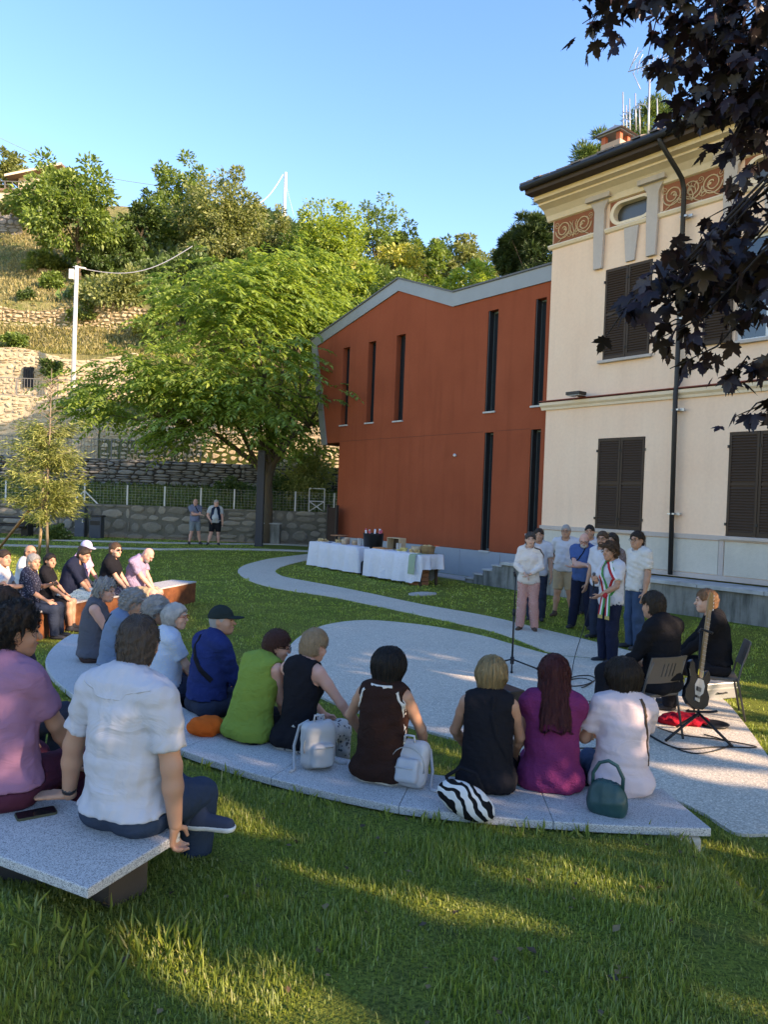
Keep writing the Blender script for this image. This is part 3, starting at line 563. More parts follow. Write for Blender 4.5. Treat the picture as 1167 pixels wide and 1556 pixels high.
def limbs(mb, base, top, r0, CC, R, nl=7, start=.35):
    base = np.array(base); top = np.array(top); n = 7; path = [base+(top-base)*i/(n-1)+np.array([R.normal(0, .03), R.normal(0, .03), 0])*np.linalg.norm(top-base)*.25*(i > 0) for i in range(n)]
    mb.tube(path, [r0*(1.35 if i == 0 else 1)*(1-.75*i/(n-1)) for i in range(n)], 8)
    for j in R.choice(len(CC), min(nl, len(CC)), replace=False):
        t = R.uniform(start, .95); a = base+(top-base)*t; b = CC[j]; mid = (a+b)/2+np.array([0, 0, -.08*np.linalg.norm(b-a)])
        rr = r0*(1-.75*t)*.55; mb.tube([a, a*.6+mid*.4, mid, b], [rr, rr*.75, rr*.5, rr*.15], 5, False)
LM = {
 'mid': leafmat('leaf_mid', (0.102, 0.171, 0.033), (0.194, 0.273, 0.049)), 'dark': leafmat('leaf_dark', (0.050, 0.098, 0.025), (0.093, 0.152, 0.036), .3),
 'olive': leafmat('leaf_olive', (0.160, 0.191, 0.061), (0.254, 0.283, 0.090)), 'lime': leafmat('leaf_lime', (0.178, 0.263, 0.039), (0.323, 0.410, 0.058), .45),
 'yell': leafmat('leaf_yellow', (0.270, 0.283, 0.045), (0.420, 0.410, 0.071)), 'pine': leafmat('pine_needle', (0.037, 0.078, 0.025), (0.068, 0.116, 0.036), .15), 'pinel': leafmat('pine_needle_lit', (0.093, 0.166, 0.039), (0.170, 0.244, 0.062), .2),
 'walnut': leafmat('leaf_spreading', (.145, .235, .042), (.28, .37, .07), .5), 'cyp': leafmat('leaf_feathery', (.20, .24, .06), (.32, .34, .10), .4),
 'maple': leafmat('maple_leaf', (.012, .006, .008), (.022, .010, .012), .2, .45, .0), 'bush': leafmat('leaf_bush', (0.085, 0.146, 0.033), (0.203, 0.244, 0.054))}
def tree(label, px, top, bot, halfw, Yd, leaf, base_px=None, ncl=55, nleaf=130, size=.30, seed=1, cat='tree', name='broadleaf_tree', trunk=True, ry=None, group='trees on the hillside', **kw):
    R = np.random.default_rng(seed); t = ony(px, top, Yd); b = ony(px, bot, Yd); w = halfw*Yd/FPX
    gx = b[0] if base_px is None else ony(base_px, bot, Yd)[0]; gzz = float(hz(gx, Yd)) if Yd > 32 else gz1(gx, Yd)
    c = np.array([t[0], Yd, (t[2]+b[2])/2]); hh = (t[2]-b[2])/2
    o = thing(name, label, cat, (gx, Yd, gzz), 0, group); off = np.array([gx, Yd, gzz])
    V, F, CC = crown(c-off, (w*.86, w*.8 if ry is None else ry, hh*.88), ncl, nleaf, size, R, **kw)
    link('crown', npmesh('crown', V, F), LM[leaf], o)
    if trunk:
        mb = MB(); limbs(mb, (0, 0, -.3), (c-off)+np.array([0, 0, hh*.5]), max(.09, hh*.055), CC, R); mb.build('trunk', BARK, o, True)
    return o
TREES = [
 ('rounded green broadleaf tree standing alone on the slope beside the house', 116, 236, 405, 74, 55, 'mid', 121, 75, 150, .34, 21),
 ('slim dark tree between the left tree and the tall grove', 217, 288, 420, 30, 59, 'dark', 214, 40, 110, .32, 22),
 ('tall dark leafy tree rising highest of the grove left of the mast', 277, 236, 420, 46, 63, 'mid', 272, 70, 130, .32, 23),
 ('broad greyish olive tree at the middle of the hilltop grove', 342, 262, 440, 66, 60, 'olive', 340, 80, 150, .30, 24),
 ('low olive tree at the foot of the white mast', 414, 335, 450, 42, 63, 'olive', 414, 50, 120, .30, 25),
 ('dense rounded bright green tree right of the white mast', 498, 314, 450, 62, 60, 'lime', 498, 85, 150, .28, 26),
 ('tall airy tree with open crown on the skyline', 574, 294, 420, 36, 66, 'mid', 574, 45, 80, .30, 27),
 ('yellow green tree behind the red annex peak', 600, 365, 470, 48, 57, 'yell', 600, 55, 110, .28, 28),
 ('dark leafy tree behind the zigzag roofline', 645, 356, 470, 40, 62, 'mid', 645, 50, 110, .32, 29),
 ('pale green pointed tree above the roof valley', 700, 352, 460, 32, 66, 'olive', 700, 40, 100, .30, 30),
 ('small pale tree on the skyline left of the dark pines', 742, 376, 460, 28, 72, 'olive', 742, 35, 90, .30, 31),
 ('yellowing bushy tree under the olive tree', 440, 398, 500, 48, 52, 'yell', 440, 50, 110, .26, 32),
 ('green tree filling the slope behind the spreading tree', 540, 400, 520, 60, 52, 'lime', 540, 60, 120, .28, 33),
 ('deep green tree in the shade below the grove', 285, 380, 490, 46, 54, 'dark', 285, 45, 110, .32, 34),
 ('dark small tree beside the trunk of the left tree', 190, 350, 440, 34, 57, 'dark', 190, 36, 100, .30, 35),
 ('slender young tree on the grassy terrace', 246, 452, 548, 26, 46.5, 'mid', 247, 30, 80, .24, 36),
 ('green tree behind the annex gable peak', 620, 408, 500, 60, 48, 'mid', 620, 50, 110, .28, 37),
 ('leafy tree behind the low roof of the annex', 720, 400, 480, 48, 52, 'lime', 720, 45, 100, .28, 38),
 ('dim green tree in the gap below the olive tree', 370, 400, 500, 52, 53, 'mid', 370, 50, 110, .28, 39),
 ('far hilltop tree at the upper left edge beyond the house', 8, 230, 290, 30, 95, 'olive', 8, 40, 80, .5, 40),
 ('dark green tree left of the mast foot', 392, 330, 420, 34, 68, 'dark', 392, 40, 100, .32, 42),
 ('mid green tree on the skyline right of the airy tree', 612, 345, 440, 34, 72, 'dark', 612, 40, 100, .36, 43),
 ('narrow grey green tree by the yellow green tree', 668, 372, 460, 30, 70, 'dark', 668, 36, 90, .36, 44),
]
for (lb, px, tp, bt, hw, Yd, lf, bp, nc, nl, sz, sd) in TREES: tree(lb, px, tp, bt, hw, Yd, lf, bp, nc, nl, sz, sd, irr=.22 if sd != 27 else .4)
BUSH = [('small green bush at the left edge of the terrace grass', 20, 505, 540, 26, 45.5, 'mid', 22, 90, .2, 64), ('green bush in the gap left of the utility pole', 82, 415, 450, 22, 53, 'mid', 22, 90, .24, 65), ('leafy bush between the olive bush and the utility pole', 128, 455, 505, 24, 49.8, 'bush', 22, 90, .22, 66), ('bush on the skyline below the house terrace', 30, 300, 335, 34, 62, 'olive', 26, 90, .28, 67), ('yellow green bush under the left tree on the dry slope', 70, 380, 425, 34, 57, 'bush', 28, 90, .28, 68), ('low green bush on the slope beneath the slender young tree', 265, 520, 560, 34, 46, 'mid', 26, 90, .2, 69), ('broad olive bush on the terrace right of the street lamp', 178, 402, 508, 62, 50.5, 'olive', 55, 130, .26, 50), ('low yellow green bush beside the slender young tree', 238, 462, 535, 30, 49, 'yell', 25, 90, .24, 51),
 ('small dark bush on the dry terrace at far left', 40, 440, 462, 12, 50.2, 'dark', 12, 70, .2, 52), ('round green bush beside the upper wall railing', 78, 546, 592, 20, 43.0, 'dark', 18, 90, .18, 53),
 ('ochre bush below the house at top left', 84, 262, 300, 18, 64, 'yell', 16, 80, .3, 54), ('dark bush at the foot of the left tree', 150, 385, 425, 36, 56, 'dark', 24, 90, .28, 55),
 ('dark undergrowth bush right of the olive bush', 232, 405, 470, 34, 54, 'dark', 30, 100, .28, 56), ('green bush under the spreading tree by the dry stone wall', 470, 685, 790, 44, 33.6, 'cyp', 50, 130, .13, 57),
 ('round dark shrub on the lawn under the slender sapling', 85, 800, 832, 24, 28.5, 'bush', 24, 130, .09, 58), ('dark bush in front of the lowest trees on the slope', 330, 440, 520, 60, 49, 'dark', 45, 110, .28, 59),
 ('green bush low on the slope behind the spreading tree', 430, 470, 560, 70, 45.5, 'mid', 50, 120, .24, 60), ('green bush on the slope left of the annex corner', 500, 470, 600, 60, 46, 'mid', 50, 110, .26, 61),
 ('shaded bush on the bank near the annex corner', 420, 725, 768, 30, 33.3, 'dark', 22, 100, .12, 62), ('dark bush on the bank below the spreading tree', 350, 728, 768, 30, 33.4, 'dark', 22, 100, .12, 63)]
for (lb, px, tp, bt, hw, Yd, lf, nc, nl, sz, sd) in BUSH: tree(lb, px, tp, bt, hw, Yd, lf, None, nc, nl, sz, sd, 'bush', 'bush', False, group='bushes', low=-.4, shell=.3, cl=.36)
# pines: layered dark clumps
def pine(label, px, top, bot, halfw, Yd, leaf, seed, base=None):
    R = np.random.default_rng(seed); t = ony(px, top, Yd); b = ony(px, bot, Yd); w = halfw*Yd/FPX; gzz = float(hz(t[0], Yd)); off = np.array([t[0], Yd, gzz])
    o = thing('pine_tree', label, 'tree', tuple(off), 0, 'pine trees'); c = np.array([0, 0, (t[2]+b[2])/2-gzz]); hh = (t[2]-b[2])/2
    V, F, CC = crown(c, (w*.85, w*.8, hh*.9), 60, 190, .42, R, flat=.5, cl=.26, irr=.35, narrow=.10, droop=-.25, shell=.4); link('crown', npmesh('crown', V, F), LM[leaf], o)
    mb = MB(); limbs(mb, (0, 0, -.3), (0, 0, t[2]-gzz-.4), .25, CC, R, 9, .5); mb.build('trunk', BARK, o, True)
pine('dark umbrella pine right above the annex roof beside the villa', 818, 322, 440, 34, 46, 'pine', 70); pine('smaller dark pine left of the umbrella pine', 782, 355, 440, 24, 48, 'pine', 71)
pine('sunlit pine crown rising behind the villa chimney', 985, 148, 330, 62, 50, 'pinel', 72); pine('lower sunlit pine left of the villa chimney', 905, 215, 360, 52, 48, 'pinel', 73)
# scattered dry tufts and undergrowth on the hill
def tufts(name, n, xr, yr, hfun, L, Wd, m, seed, cond=None, up=1.0, base=0.):
    R = np.random.default_rng(seed); x = R.uniform(*xr, n); y = R.uniform(*yr, n)
    if cond is not None: k = cond(x, y); x, y = x[k], y[k]
    n = len(x); P = np.stack([x, y, hfun(x, y)+base], -1); T = R.normal(0, .5, (n, 3)); T[:, 2] = up; T /= np.linalg.norm(T, axis=1, keepdims=True); N = unit(n, R)
    l = L*R.uniform(.5, 1.4, n); V, F = leaf_quads(P, T, N, l, l*Wd); return tag(link(name, npmesh(name, V, F), m), kind='stuff')
DRY = leafmat('dry_grass', (.21, .185, .075), (.32, .275, .11), .3); 
tufts('dry_grass_tufts', 42000, (-40, 0), (46, 66), hz, .26, .3, DRY, 80)
tufts('terrace_grass', 16000, (-34, -8), (43.7, 50), hz, .2, .3, leafmat('terrace_green', (.15, .15, .035), (.26, .22, .06), .3), 81)
tufts('undergrowth', 26000, (-22, 34), (50, 76), hz, .9, .6, LM['dark'], 82, lambda x, y: x > -20+RNG.normal(0, 4, len(x)), .5, .1)
tufts('bank_grass', 14000, (-24, 6), (32.1, 36.2), hz, .26, .2, leafmat('bank_green', (.06, .10, .018), (.12, .16, .03), .3), 83)
# ------------------------------------------------------------------ the big spreading tree with pinnate leaves
def pinnate(C, D, R, L=.75, npair=6, w=.085, ll=.20):
    """one drooping pinnate leaf (leaflets in pairs) per point"""
    n = len(C); side = np.cross(D, np.array([0, 0, 1.])); side += 1e-4; side /= np.linalg.norm(side, axis=1, keepdims=True)
    Ps, Ts, Ns, Ls = [], [], [], []
    Lr = L*R.uniform(.7, 1.25, n)[:, None]
    for k in range(npair+1):
        t = (k+.6)/(npair+1); p = C+D*Lr*t+np.array([0, 0, -1.])*Lr*(.45*t*t)
        tan = D+np.array([0, 0, -.9])*t; tan /= np.linalg.norm(tan, axis=1, keepdims=True)
        for s in ((-1, 1) if k < npair else (0,)):
            T = tan*(.55 if s else 1)+side*s*.85+np.array([0, 0, -.22])+R.normal(0, .12, (n, 3)); T /= np.linalg.norm(T, axis=1, keepdims=True)
            Ps.append(p); Ts.append(T); Ns.append(np.tile([[0, 0, 1.]], (n, 1))+R.normal(0, .22, (n, 3))); Ls.append(ll*R.uniform(.75, 1.2, n)*(1-.25*abs(t-.5)))
    Ps, Ts, Ns, Ls = np.concatenate(Ps), np.concatenate(Ts), np.concatenate(Ns), np.concatenate(Ls)
    return leaf_quads(Ps, Ts, Ns, Ls, Ls*.42, .2)
R = np.random.default_rng(90); TY = 31.0
o = thing('spreading_tree', 'large spreading tree with bright feathery green leaves left of the annex', 'tree', (float(ony(405, 815, TY)[0]), TY, .22)); off = np.array(o.location)
lobes = [((400, 480), (105, 95), 1.0), ((330, 500), (85, 80), -1.5), ((450, 470), (80, 80), 2.0), ((285, 600), (100, 62), -2.2), ((200, 615), (78, 62), -1.5), ((150, 640), (48, 40), -.5), ((385, 600), (120, 80), -2.5), ((450, 560), (52, 90), 2.2), ((330, 660), (105, 38), -2.2), ((450, 660), (60, 50), 1.5), ((495, 500), (48, 75), 3.2), ((390, 430), (65, 45), .5), ((240, 560), (50, 40), -2.0), ((440, 410), (50, 40), 2), ((290, 440), (40, 38), .5)]
Vs, Fs, nb, CCs = [], [], 0, []
for (c, r, dy) in lobes:
    C = ony(c[0], c[1], TY+dy)-off; rx, rz = r[0]*TY/FPX, r[1]*TY/FPX
    n = int(360*(r[0]*r[1])/(90*80))
    D = unit(n*2, R); D = D[(D[:, 2] > -.55)][:n]; n = len(D)
    m = max(6, n//16); k = D[:m]; cc = C+k*np.array([rx, rx*.85, rz])*R.uniform(.5, 1.0, (m, 1)); CCs.append(cc)
    P = cc[R.integers(0, m, n)]+R.normal(0, 1, (n, 3))*np.array([.55, .55, .32])
    d = P-C; d[:, 2] *= .5; d += R.normal(0, .5, (n, 3)); d[:, 2] = np.clip(d[:, 2], -.3, .35); d /= np.linalg.norm(d, axis=1, keepdims=True)
    V, F = pinnate(P, d, R, .80, 5, ll=.29); Vs.append(V); Fs.append(F+nb); nb += len(V)
link('crown', npmesh('crown', np.concatenate(Vs), np.concatenate(Fs)), LM['walnut'], o)
mb = MB(); CC = np.concatenate(CCs); mb.tube([(0, 0, -.3), (.02, 0, 1.2), (-.03, .05, 2.4), (0, .1, 3.4)], [.24, .19, .17, .16], 12)
for i, tgt in enumerate([(-2.6, -.5, 6.4), (-1.2, -.8, 8.2), (.5, .4, 8.5), (1.6, .2, 7.0), (-4.5, -1.2, 5.0), (2.2, -.6, 5.2), (-.2, -1.2, 7.0)]):
    a = np.array([0, .1, 2.2+.17*i]); b = np.array(tgt); mid = a*.55+b*.45+np.array([0, 0, .5]); mb.tube([a, a*.6+mid*.4, mid, b], [.13, .11, .085, .04], 7, False)
    for j in np.argsort(np.linalg.norm(CC-b, axis=1))[:14]: mb.tube([mid*.5+b*.5, (mid*.4+b*.6+CC[j])/2+np.array([0, 0, -.1]), CC[j]], [.045, .03, .012], 5, False)
mb.build('trunk', BARK, o, True)
# ------------------------------------------------------------------ slender sapling with its stakes
b0 = onz(66, 852, .03); SY = float(b0[1]); o = thing('sapling', 'slender sapling with feathery yellow green foliage tied to a pale stake', 'tree', tuple(b0)); off = np.array(b0); R = np.random.default_rng(95)
top = ony(78, 560, SY)-off; mb = MB(); mb.tube([(0.1, .05, -.1), top*.3, top*.65+np.array([.02, 0, 0]), top], [.05, .04, .025, .008], 7)
Ps, Ts = [], []
for i in range(210):
    t = R.uniform(.20, .95)**1.0; a = R.uniform(0, 2*PI); p = top*t; ln = (1.25*(1-abs(t-.42)*1.25) if t < .72 else .5)*R.uniform(.5, 1.1); q = p+np.array([math.cos(a)*ln, math.sin(a)*ln, ln*R.uniform(-.15, .4) if t < .7 else ln*.3])
    mb.tube([p, (p+q)/2+np.array([0, 0, .06]), q], [.009, .006, .003], 4, False)
    if t < .70:
        n = 70; s = R.uniform(.25, 1.08, n)[:, None]; Ps.append(p+(q-p)*s+R.normal(0, .07, (n, 3))); T = (q-p)/np.linalg.norm(q-p)+R.normal(0, .5, (n, 3)); T[:, 2] -= .45; Ts.append(T)
P = np.concatenate(Ps); T = np.concatenate(Ts); T /= np.linalg.norm(T, axis=1, keepdims=True); V, F = leaf_quads(P, T, unit(len(P), R), R.uniform(.10, .22, len(P)), R.uniform(.02, .035, len(P)))
mb.build('trunk', BARKP, o, True); link('crown', npmesh('crown', V, F), LM['cyp'], o)
tag(MB().tube([tuple(onz(66, 852, -.05)+np.array([-.12, -.1, 0])), tuple(ony(66, 742, SY-.1))], .045, 8).build('tree_stake', WOODL, None, True), 'upright pale wooden stake beside the slender sapling', 'stake', 'stakes holding the sapling')
tag(MB().tube([tuple(onz(-6, 838, 0.0)), tuple(ony(62, 752, SY-.25))], .045, 8).build('tree_stake', mat('reddish_wood', (.32, .17, .09), .7, .2, 3, .2, 30), None, True), 'slanting reddish wooden stake propping the slender sapling', 'stake', 'stakes holding the sapling')
# ------------------------------------------------------------------ grass
def grassmat(nm='grass_blade', k=1.):
    t = NT(nm); g = t.n('ShaderNodeNewGeometry'); v = t.co(); n = t.noise(v, .8, 5, .6); r = g.outputs['Random Per Island']
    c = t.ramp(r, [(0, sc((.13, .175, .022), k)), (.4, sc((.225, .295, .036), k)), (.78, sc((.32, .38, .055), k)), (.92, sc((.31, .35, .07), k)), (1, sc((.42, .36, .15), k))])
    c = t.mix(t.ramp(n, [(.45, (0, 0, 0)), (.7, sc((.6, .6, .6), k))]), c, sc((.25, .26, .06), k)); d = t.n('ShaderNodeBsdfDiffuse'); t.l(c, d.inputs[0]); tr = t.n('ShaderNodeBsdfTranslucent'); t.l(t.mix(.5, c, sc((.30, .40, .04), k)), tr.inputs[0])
    m = t.n('ShaderNodeMixShader'); m.inputs[0].default_value = .45; t.l(d.outputs[0], m.inputs[1]); t.l(tr.outputs[0], m.inputs[2]); gl = t.n('ShaderNodeBsdfGlossy'); gl.inputs['Roughness'].default_value = .5
    m2 = t.n('ShaderNodeMixShader'); m2.inputs[0].default_value = .04; t.l(m.outputs[0], m2.inputs[1]); t.l(gl.outputs[0], m2.inputs[2]); t.l(m2.outputs[0], t.out.inputs[0]); return t.m
GRASS = grassmat(); GRASSF = grassmat('brightened_grass', 1.35)  # far blades get a brighter copy of the colour against self-shading
def bare(x, y): # thin, worn spots
    return np.sin(x*2.3+1.1)*np.sin(y*3.1+x)+.6*np.sin(x*5.7-y*4.3)
def on_bench(x, y):
    dx = x-ARC_C[0]; dy = y-ARC_C[1]; r = np.hypot(dx, dy); th = np.degrees(np.arctan2(dy, dx)) % 360; s = r-r_out(th)
    return (s > -.62) & (s < -.01) & (th > 186) & (th < 277)
def blades(name, n, xr, yr, hmean, wd, seed, m=None):
    R = np.random.default_rng(seed); x = R.uniform(*xr, n); y = R.uniform(*yr, n)
    k = np.abs(x) < (y*.56+.5); x, y = x[k], y[k]
    k = ~(inpoly(x, y, DISC) | inpoly(x, y, PATH) | on_bench(x, y)); x, y = x[k], y[k]
    P3 = np.stack([x, y, 0*x], -1)-CORNER; k = (P3@FN > 1.3); x, y = x[k], y[k]
    b = bare(x, y); ss = np.hypot(x-ARC_C[0], y-ARC_C[1])-r_out(np.degrees(np.arctan2(y-ARC_C[1], x-ARC_C[0])) % 360); b = b+1.0*(1-sst(.05, .55, np.abs(ss-.1)))*(.5+.5*np.sin(x*4.1+y*2)); k = R.random(len(x)) > np.clip((b-.5)*1.2, 0, .86); x, y = x[k], y[k]; n = len(x)
    h = hmean*R.uniform(.45, 1.25, n)*(1+.45*np.sin(x*3.3+y)*np.cos(y*4.1-x))*(1+.35*np.sin(x*9+2*y)*np.sin(y*8-x))*(1+1.0*(R.random(n) < .05)); a = R.uniform(0, 2*PI, n); d = np.stack([np.cos(a), np.sin(a), 0*a], -1); side = np.stack([-np.sin(a), np.cos(a), 0*a], -1)
    bend = R.uniform(.1, .9, n)[:, None]; h = h[:, None]; w = wd*R.uniform(.6, 1.3, n)[:, None]; up = np.array([0, 0, 1.])
    p = np.stack([x, y, gz(x, y)-.005], -1)
    q1 = p+up*h*.55+d*h*.25*bend; q2 = p+up*h*(1-.3*bend)+d*h*.8*bend
    V = np.stack([p-side*w, p+side*w, q1+side*w*.8, q1-side*w*.8, q2], 1).reshape(-1, 3); i = np.arange(n)[:, None]*5
    F = np.concatenate([i+[[0, 1, 2]], i+[[0, 2, 3]], i+[[3, 2, 4]]], 0); return tag(link(name, npmesh(name, V, F), m or GRASS), kind='stuff')
blades('grass', 150000, (-2.7, 3.2), (2.1, 4.6), .034, .0026, 100)
blades('grass', 70000, (-4.2, 4.2), (4.4, 7.6), .034, .0036, 101)
blades('grass', 75000, (-8, 8), (7.4, 15), .03, .007, 102, GRASSF)
blades('grass', 60000, (-18, 6), (14.8, 31.5), .035, .016, 103, GRASSF)
# ------------------------------------------------------------------ the dark maple at upper right and the shade trees added out of frame
def maple_leaf(s=1.):
    """five-lobed maple blade in the xy plane, base at origin, pointing +y"""
    half = [(.05, .0), (.22, -.10), (.24, .02), (.42, .05), (.36, .16), (.56, .30), (.50, .36), (.62, .50), (.42, .46), (.30, .44), (.20, .40), (.24, .60), (.18, .64), (.14, .82), (.06, .84)]
    pts = [(x, y) for x, y in half]+[(0, 1.05)]+[(-x, y) for x, y in reversed(half)]
    n = len(pts); v = [(x*s, y*s, -.22*x*x*s-.10*y*y*s) for x, y in pts]+[(0, .30*s, .04*s)]
    return np.array(v), [(i, (i+1) % n, n) for i in range(n)]
MLV, MLF = maple_leaf(); MLF = np.array(MLF)
MLME = npmesh('leaf', MLV, MLF)
maple = thing('maple_tree', 'dark purple leaved maple reaching into the picture from the upper right', 'tree', (5.6, 2.6, gz1(5.6, 2.6)))
R = np.random.default_rng(111); moff = np.array(maple.location)
spec = [((1110, 60), 5.2, 95, 75, 210), ((1165, 130), 5.0, 70, 80, 150), ((1060, 25), 5.4, 60, 40, 90), ((925, 12), 5.2, 45, 24, 42), ((1010, -8), 5.3, 45, 26, 40), ((1150, 190), 5.4, 45, 40, 60), ((1065, 150), 5.3, 50, 30, 60),
        ((1140, 320), 4.9, 45, 32, 55), ((1065, 385), 4.8, 46, 26, 48), ((1150, 400), 5.0, 45, 45, 60), ((1010, 430), 4.7, 52, 26, 46), ((1065, 440), 4.8, 45, 36, 50), ((968, 465), 4.7, 24, 14, 14), ((1045, 500), 4.7, 40, 22, 26), ((1065, 545), 4.7, 20, 16, 10), ((1140, 470), 4.8, 38, 26, 26), ((1140, 560), 4.7, 38, 18, 22), ((1165, 620), 4.7, 20, 22, 14), ((1150, 255), 5.2, 28, 18, 14), ((1100, 410), 5, 44, 24, 32)]
LP, LS, bm_ = [], [], MB()
hub = np.array([5.0, 2.8, 6.6])-moff
for (c, Yd, sx, sy, n) in spec:
    C = ony(c[0], c[1], Yd)-moff; ends = C+np.array([-.15, .1, -.05])
    bm_.tube([hub*.6+C*.4+np.array([0, 0, .3]), hub*.25+C*.75+np.array([0, 0, .18]), C+np.array([.1, 0, .08]), ends], [.014, .009, .006, .003], 6, False)
    for i in range(n):
        u, v = R.normal(0, .5, 2); 
        u, v = np.clip([u, v], -.9, .9); p = C+np.array([u*sx*Yd/FPX, R.normal(0, .22), -v*sy*Yd/FPX]); LP.append(p)
        if i % 5 == 0: bm_.tube([C+(p-C)*.15+np.array([0, 0, .05]), (C+p)/2+np.array([0, 0, .05]), p], [.007, .005, .003], 4, False)
bm_.tube([(0, 0, -.3), (-.05, 0, 1.2), (-.1, .05, 2.6), (-.3, .1, 4.2), (-.6, .2, 6.2)], [.22, .17, .15, .12, .05], 10)
for tg in (hub, hub*.6+np.array([-.8, .9, 1.6]), np.array([.5, -.8, 6]), np.array([1.5, .6, 5.4]), np.array([-.6, -1.6, 5.6]), np.array([-1.2, .6, 3.6])): bm_.tube([(-.1, .05, 2.4), (np.array([-.1, .05, 2.4])+tg)/2+np.array([0, 0, .35]), tg], [.08, .06, .03], 7, False)
bm_.build('trunk', mat('maple_bark', (.028, .022, .02), .95, .3, 6, .6, 25, .02), maple, True)
LP = np.array(LP); LP = LP[sunlit(LP+moff)]; order = R.permutation(len(LP))
def leafrot(R):
    e = Matrix.Rotation(R.uniform(0, 2*PI), 3, 'Z') @ Matrix.Rotation(R.normal(-.95, .45), 3, 'X') @ Matrix.Rotation(R.normal(0, .4), 3, 'Y'); return e
rV, rF, nb = [], [], 0
def addleaf(p, s):
    global nb
    M = np.array(leafrot(R)); rV.append(MLV@M.T*s+p); rF.append(MLF+nb); nb += len(MLV)
for j, i in enumerate(order):
    s = R.uniform(.085, .145)
    if j < 300:
        o = link('leaf', MLME, LM['maple'], maple); M = leafrot(R).to_4x4(); M.translation = Vector(LP[i]); o.matrix_local = M @ Matrix.Scale(s, 4)
    else: addleaf(LP[i], s)
# unseen crown mass added beyond the frame to shade the foreground
def canopy(cs, n, R):
    for (c, r) in cs:
        m = int(n*r[0]*r[1]*r[2]/3); k = max(5, m//26); D = unit(k, R); cc = np.array(c)+D*np.array(r)*R.uniform(.3, 1, (k, 1))**.5
        Q = cc[R.integers(0, k, m)]+R.normal(0, .24, (m, 3))
        for p in Q[sunlit(Q+moff)]: addleaf(p, R.uniform(.14, .2))
canopy([((4.9-5.6, 2.6-2.6, 6.4), (1.5, 1.7, 1.4)), ((6.6-5.6, 1.6-2.6, 5.6), (1.7, 1.6, 1.6)), ((5.2-5.6, .8-2.6, 4.9), (1.5, 1.5, 1.3)), ((7.2-5.6, 3.4-2.6, 5.0), (1.5, 1.3, 1.5)), ((6.4-5.6, .2-2.6, 3.7), (1.4, 1.3, .9)), ((7.4-5.6, 2.0-2.6, 3.3), (1.4, 1.3, .7)), ((6.9-5.6, -1.2-2.6, 4.5), (1.0, 1.0, .8)), ((8.3-5.6, -.9-2.6, 4.0), (1.1, 1.0, .8)), ((7.6-5.6, -2.2-2.6, 4.4), (1.0, 1.0, .8))], 620, R)
tag(link('foliage', npmesh('foliage', np.concatenate(rV), np.concatenate(rF)), LM['maple'], maple), kind='stuff')
def shade_tree(lb, x, y, h, r, seed, lf='dark', n=95):  # unseen trees added to shade the lawn, opened along the sun rays
    R = np.random.default_rng(seed); o = thing('shade_tree', lb, 'tree', (x, y, 0), 0, 'shade trees beyond the frame'); V, F, CC = crown((0, 0, h), (r, r, r*.9), n, 90, .26, R, shell=.35, cl=.26); q = sunlit(V.reshape(-1, 4, 3).mean(1)+np.array([x, y, 0]), .10); F = F[np.concatenate([q, q])]
    link('crown', npmesh('crown', V, F), LM[lf], o); mb = MB(); limbs(mb, (0, 0, -.2), (0, 0, h+r*.4), .2, CC, R, 9); mb.build('trunk', BARK, o, True)
shade_tree('unseen shade tree added on the lawn behind the maple', 11.5, -1.2, 5.4, 3.0, 121); shade_tree('unseen shade tree added at the end of the villa', 13.8, 2.2, 6.0, 2.6, 122)
shade_tree('unseen shade tree added far behind the viewer', 9.0, -5.0, 5.2, 2.6, 123)
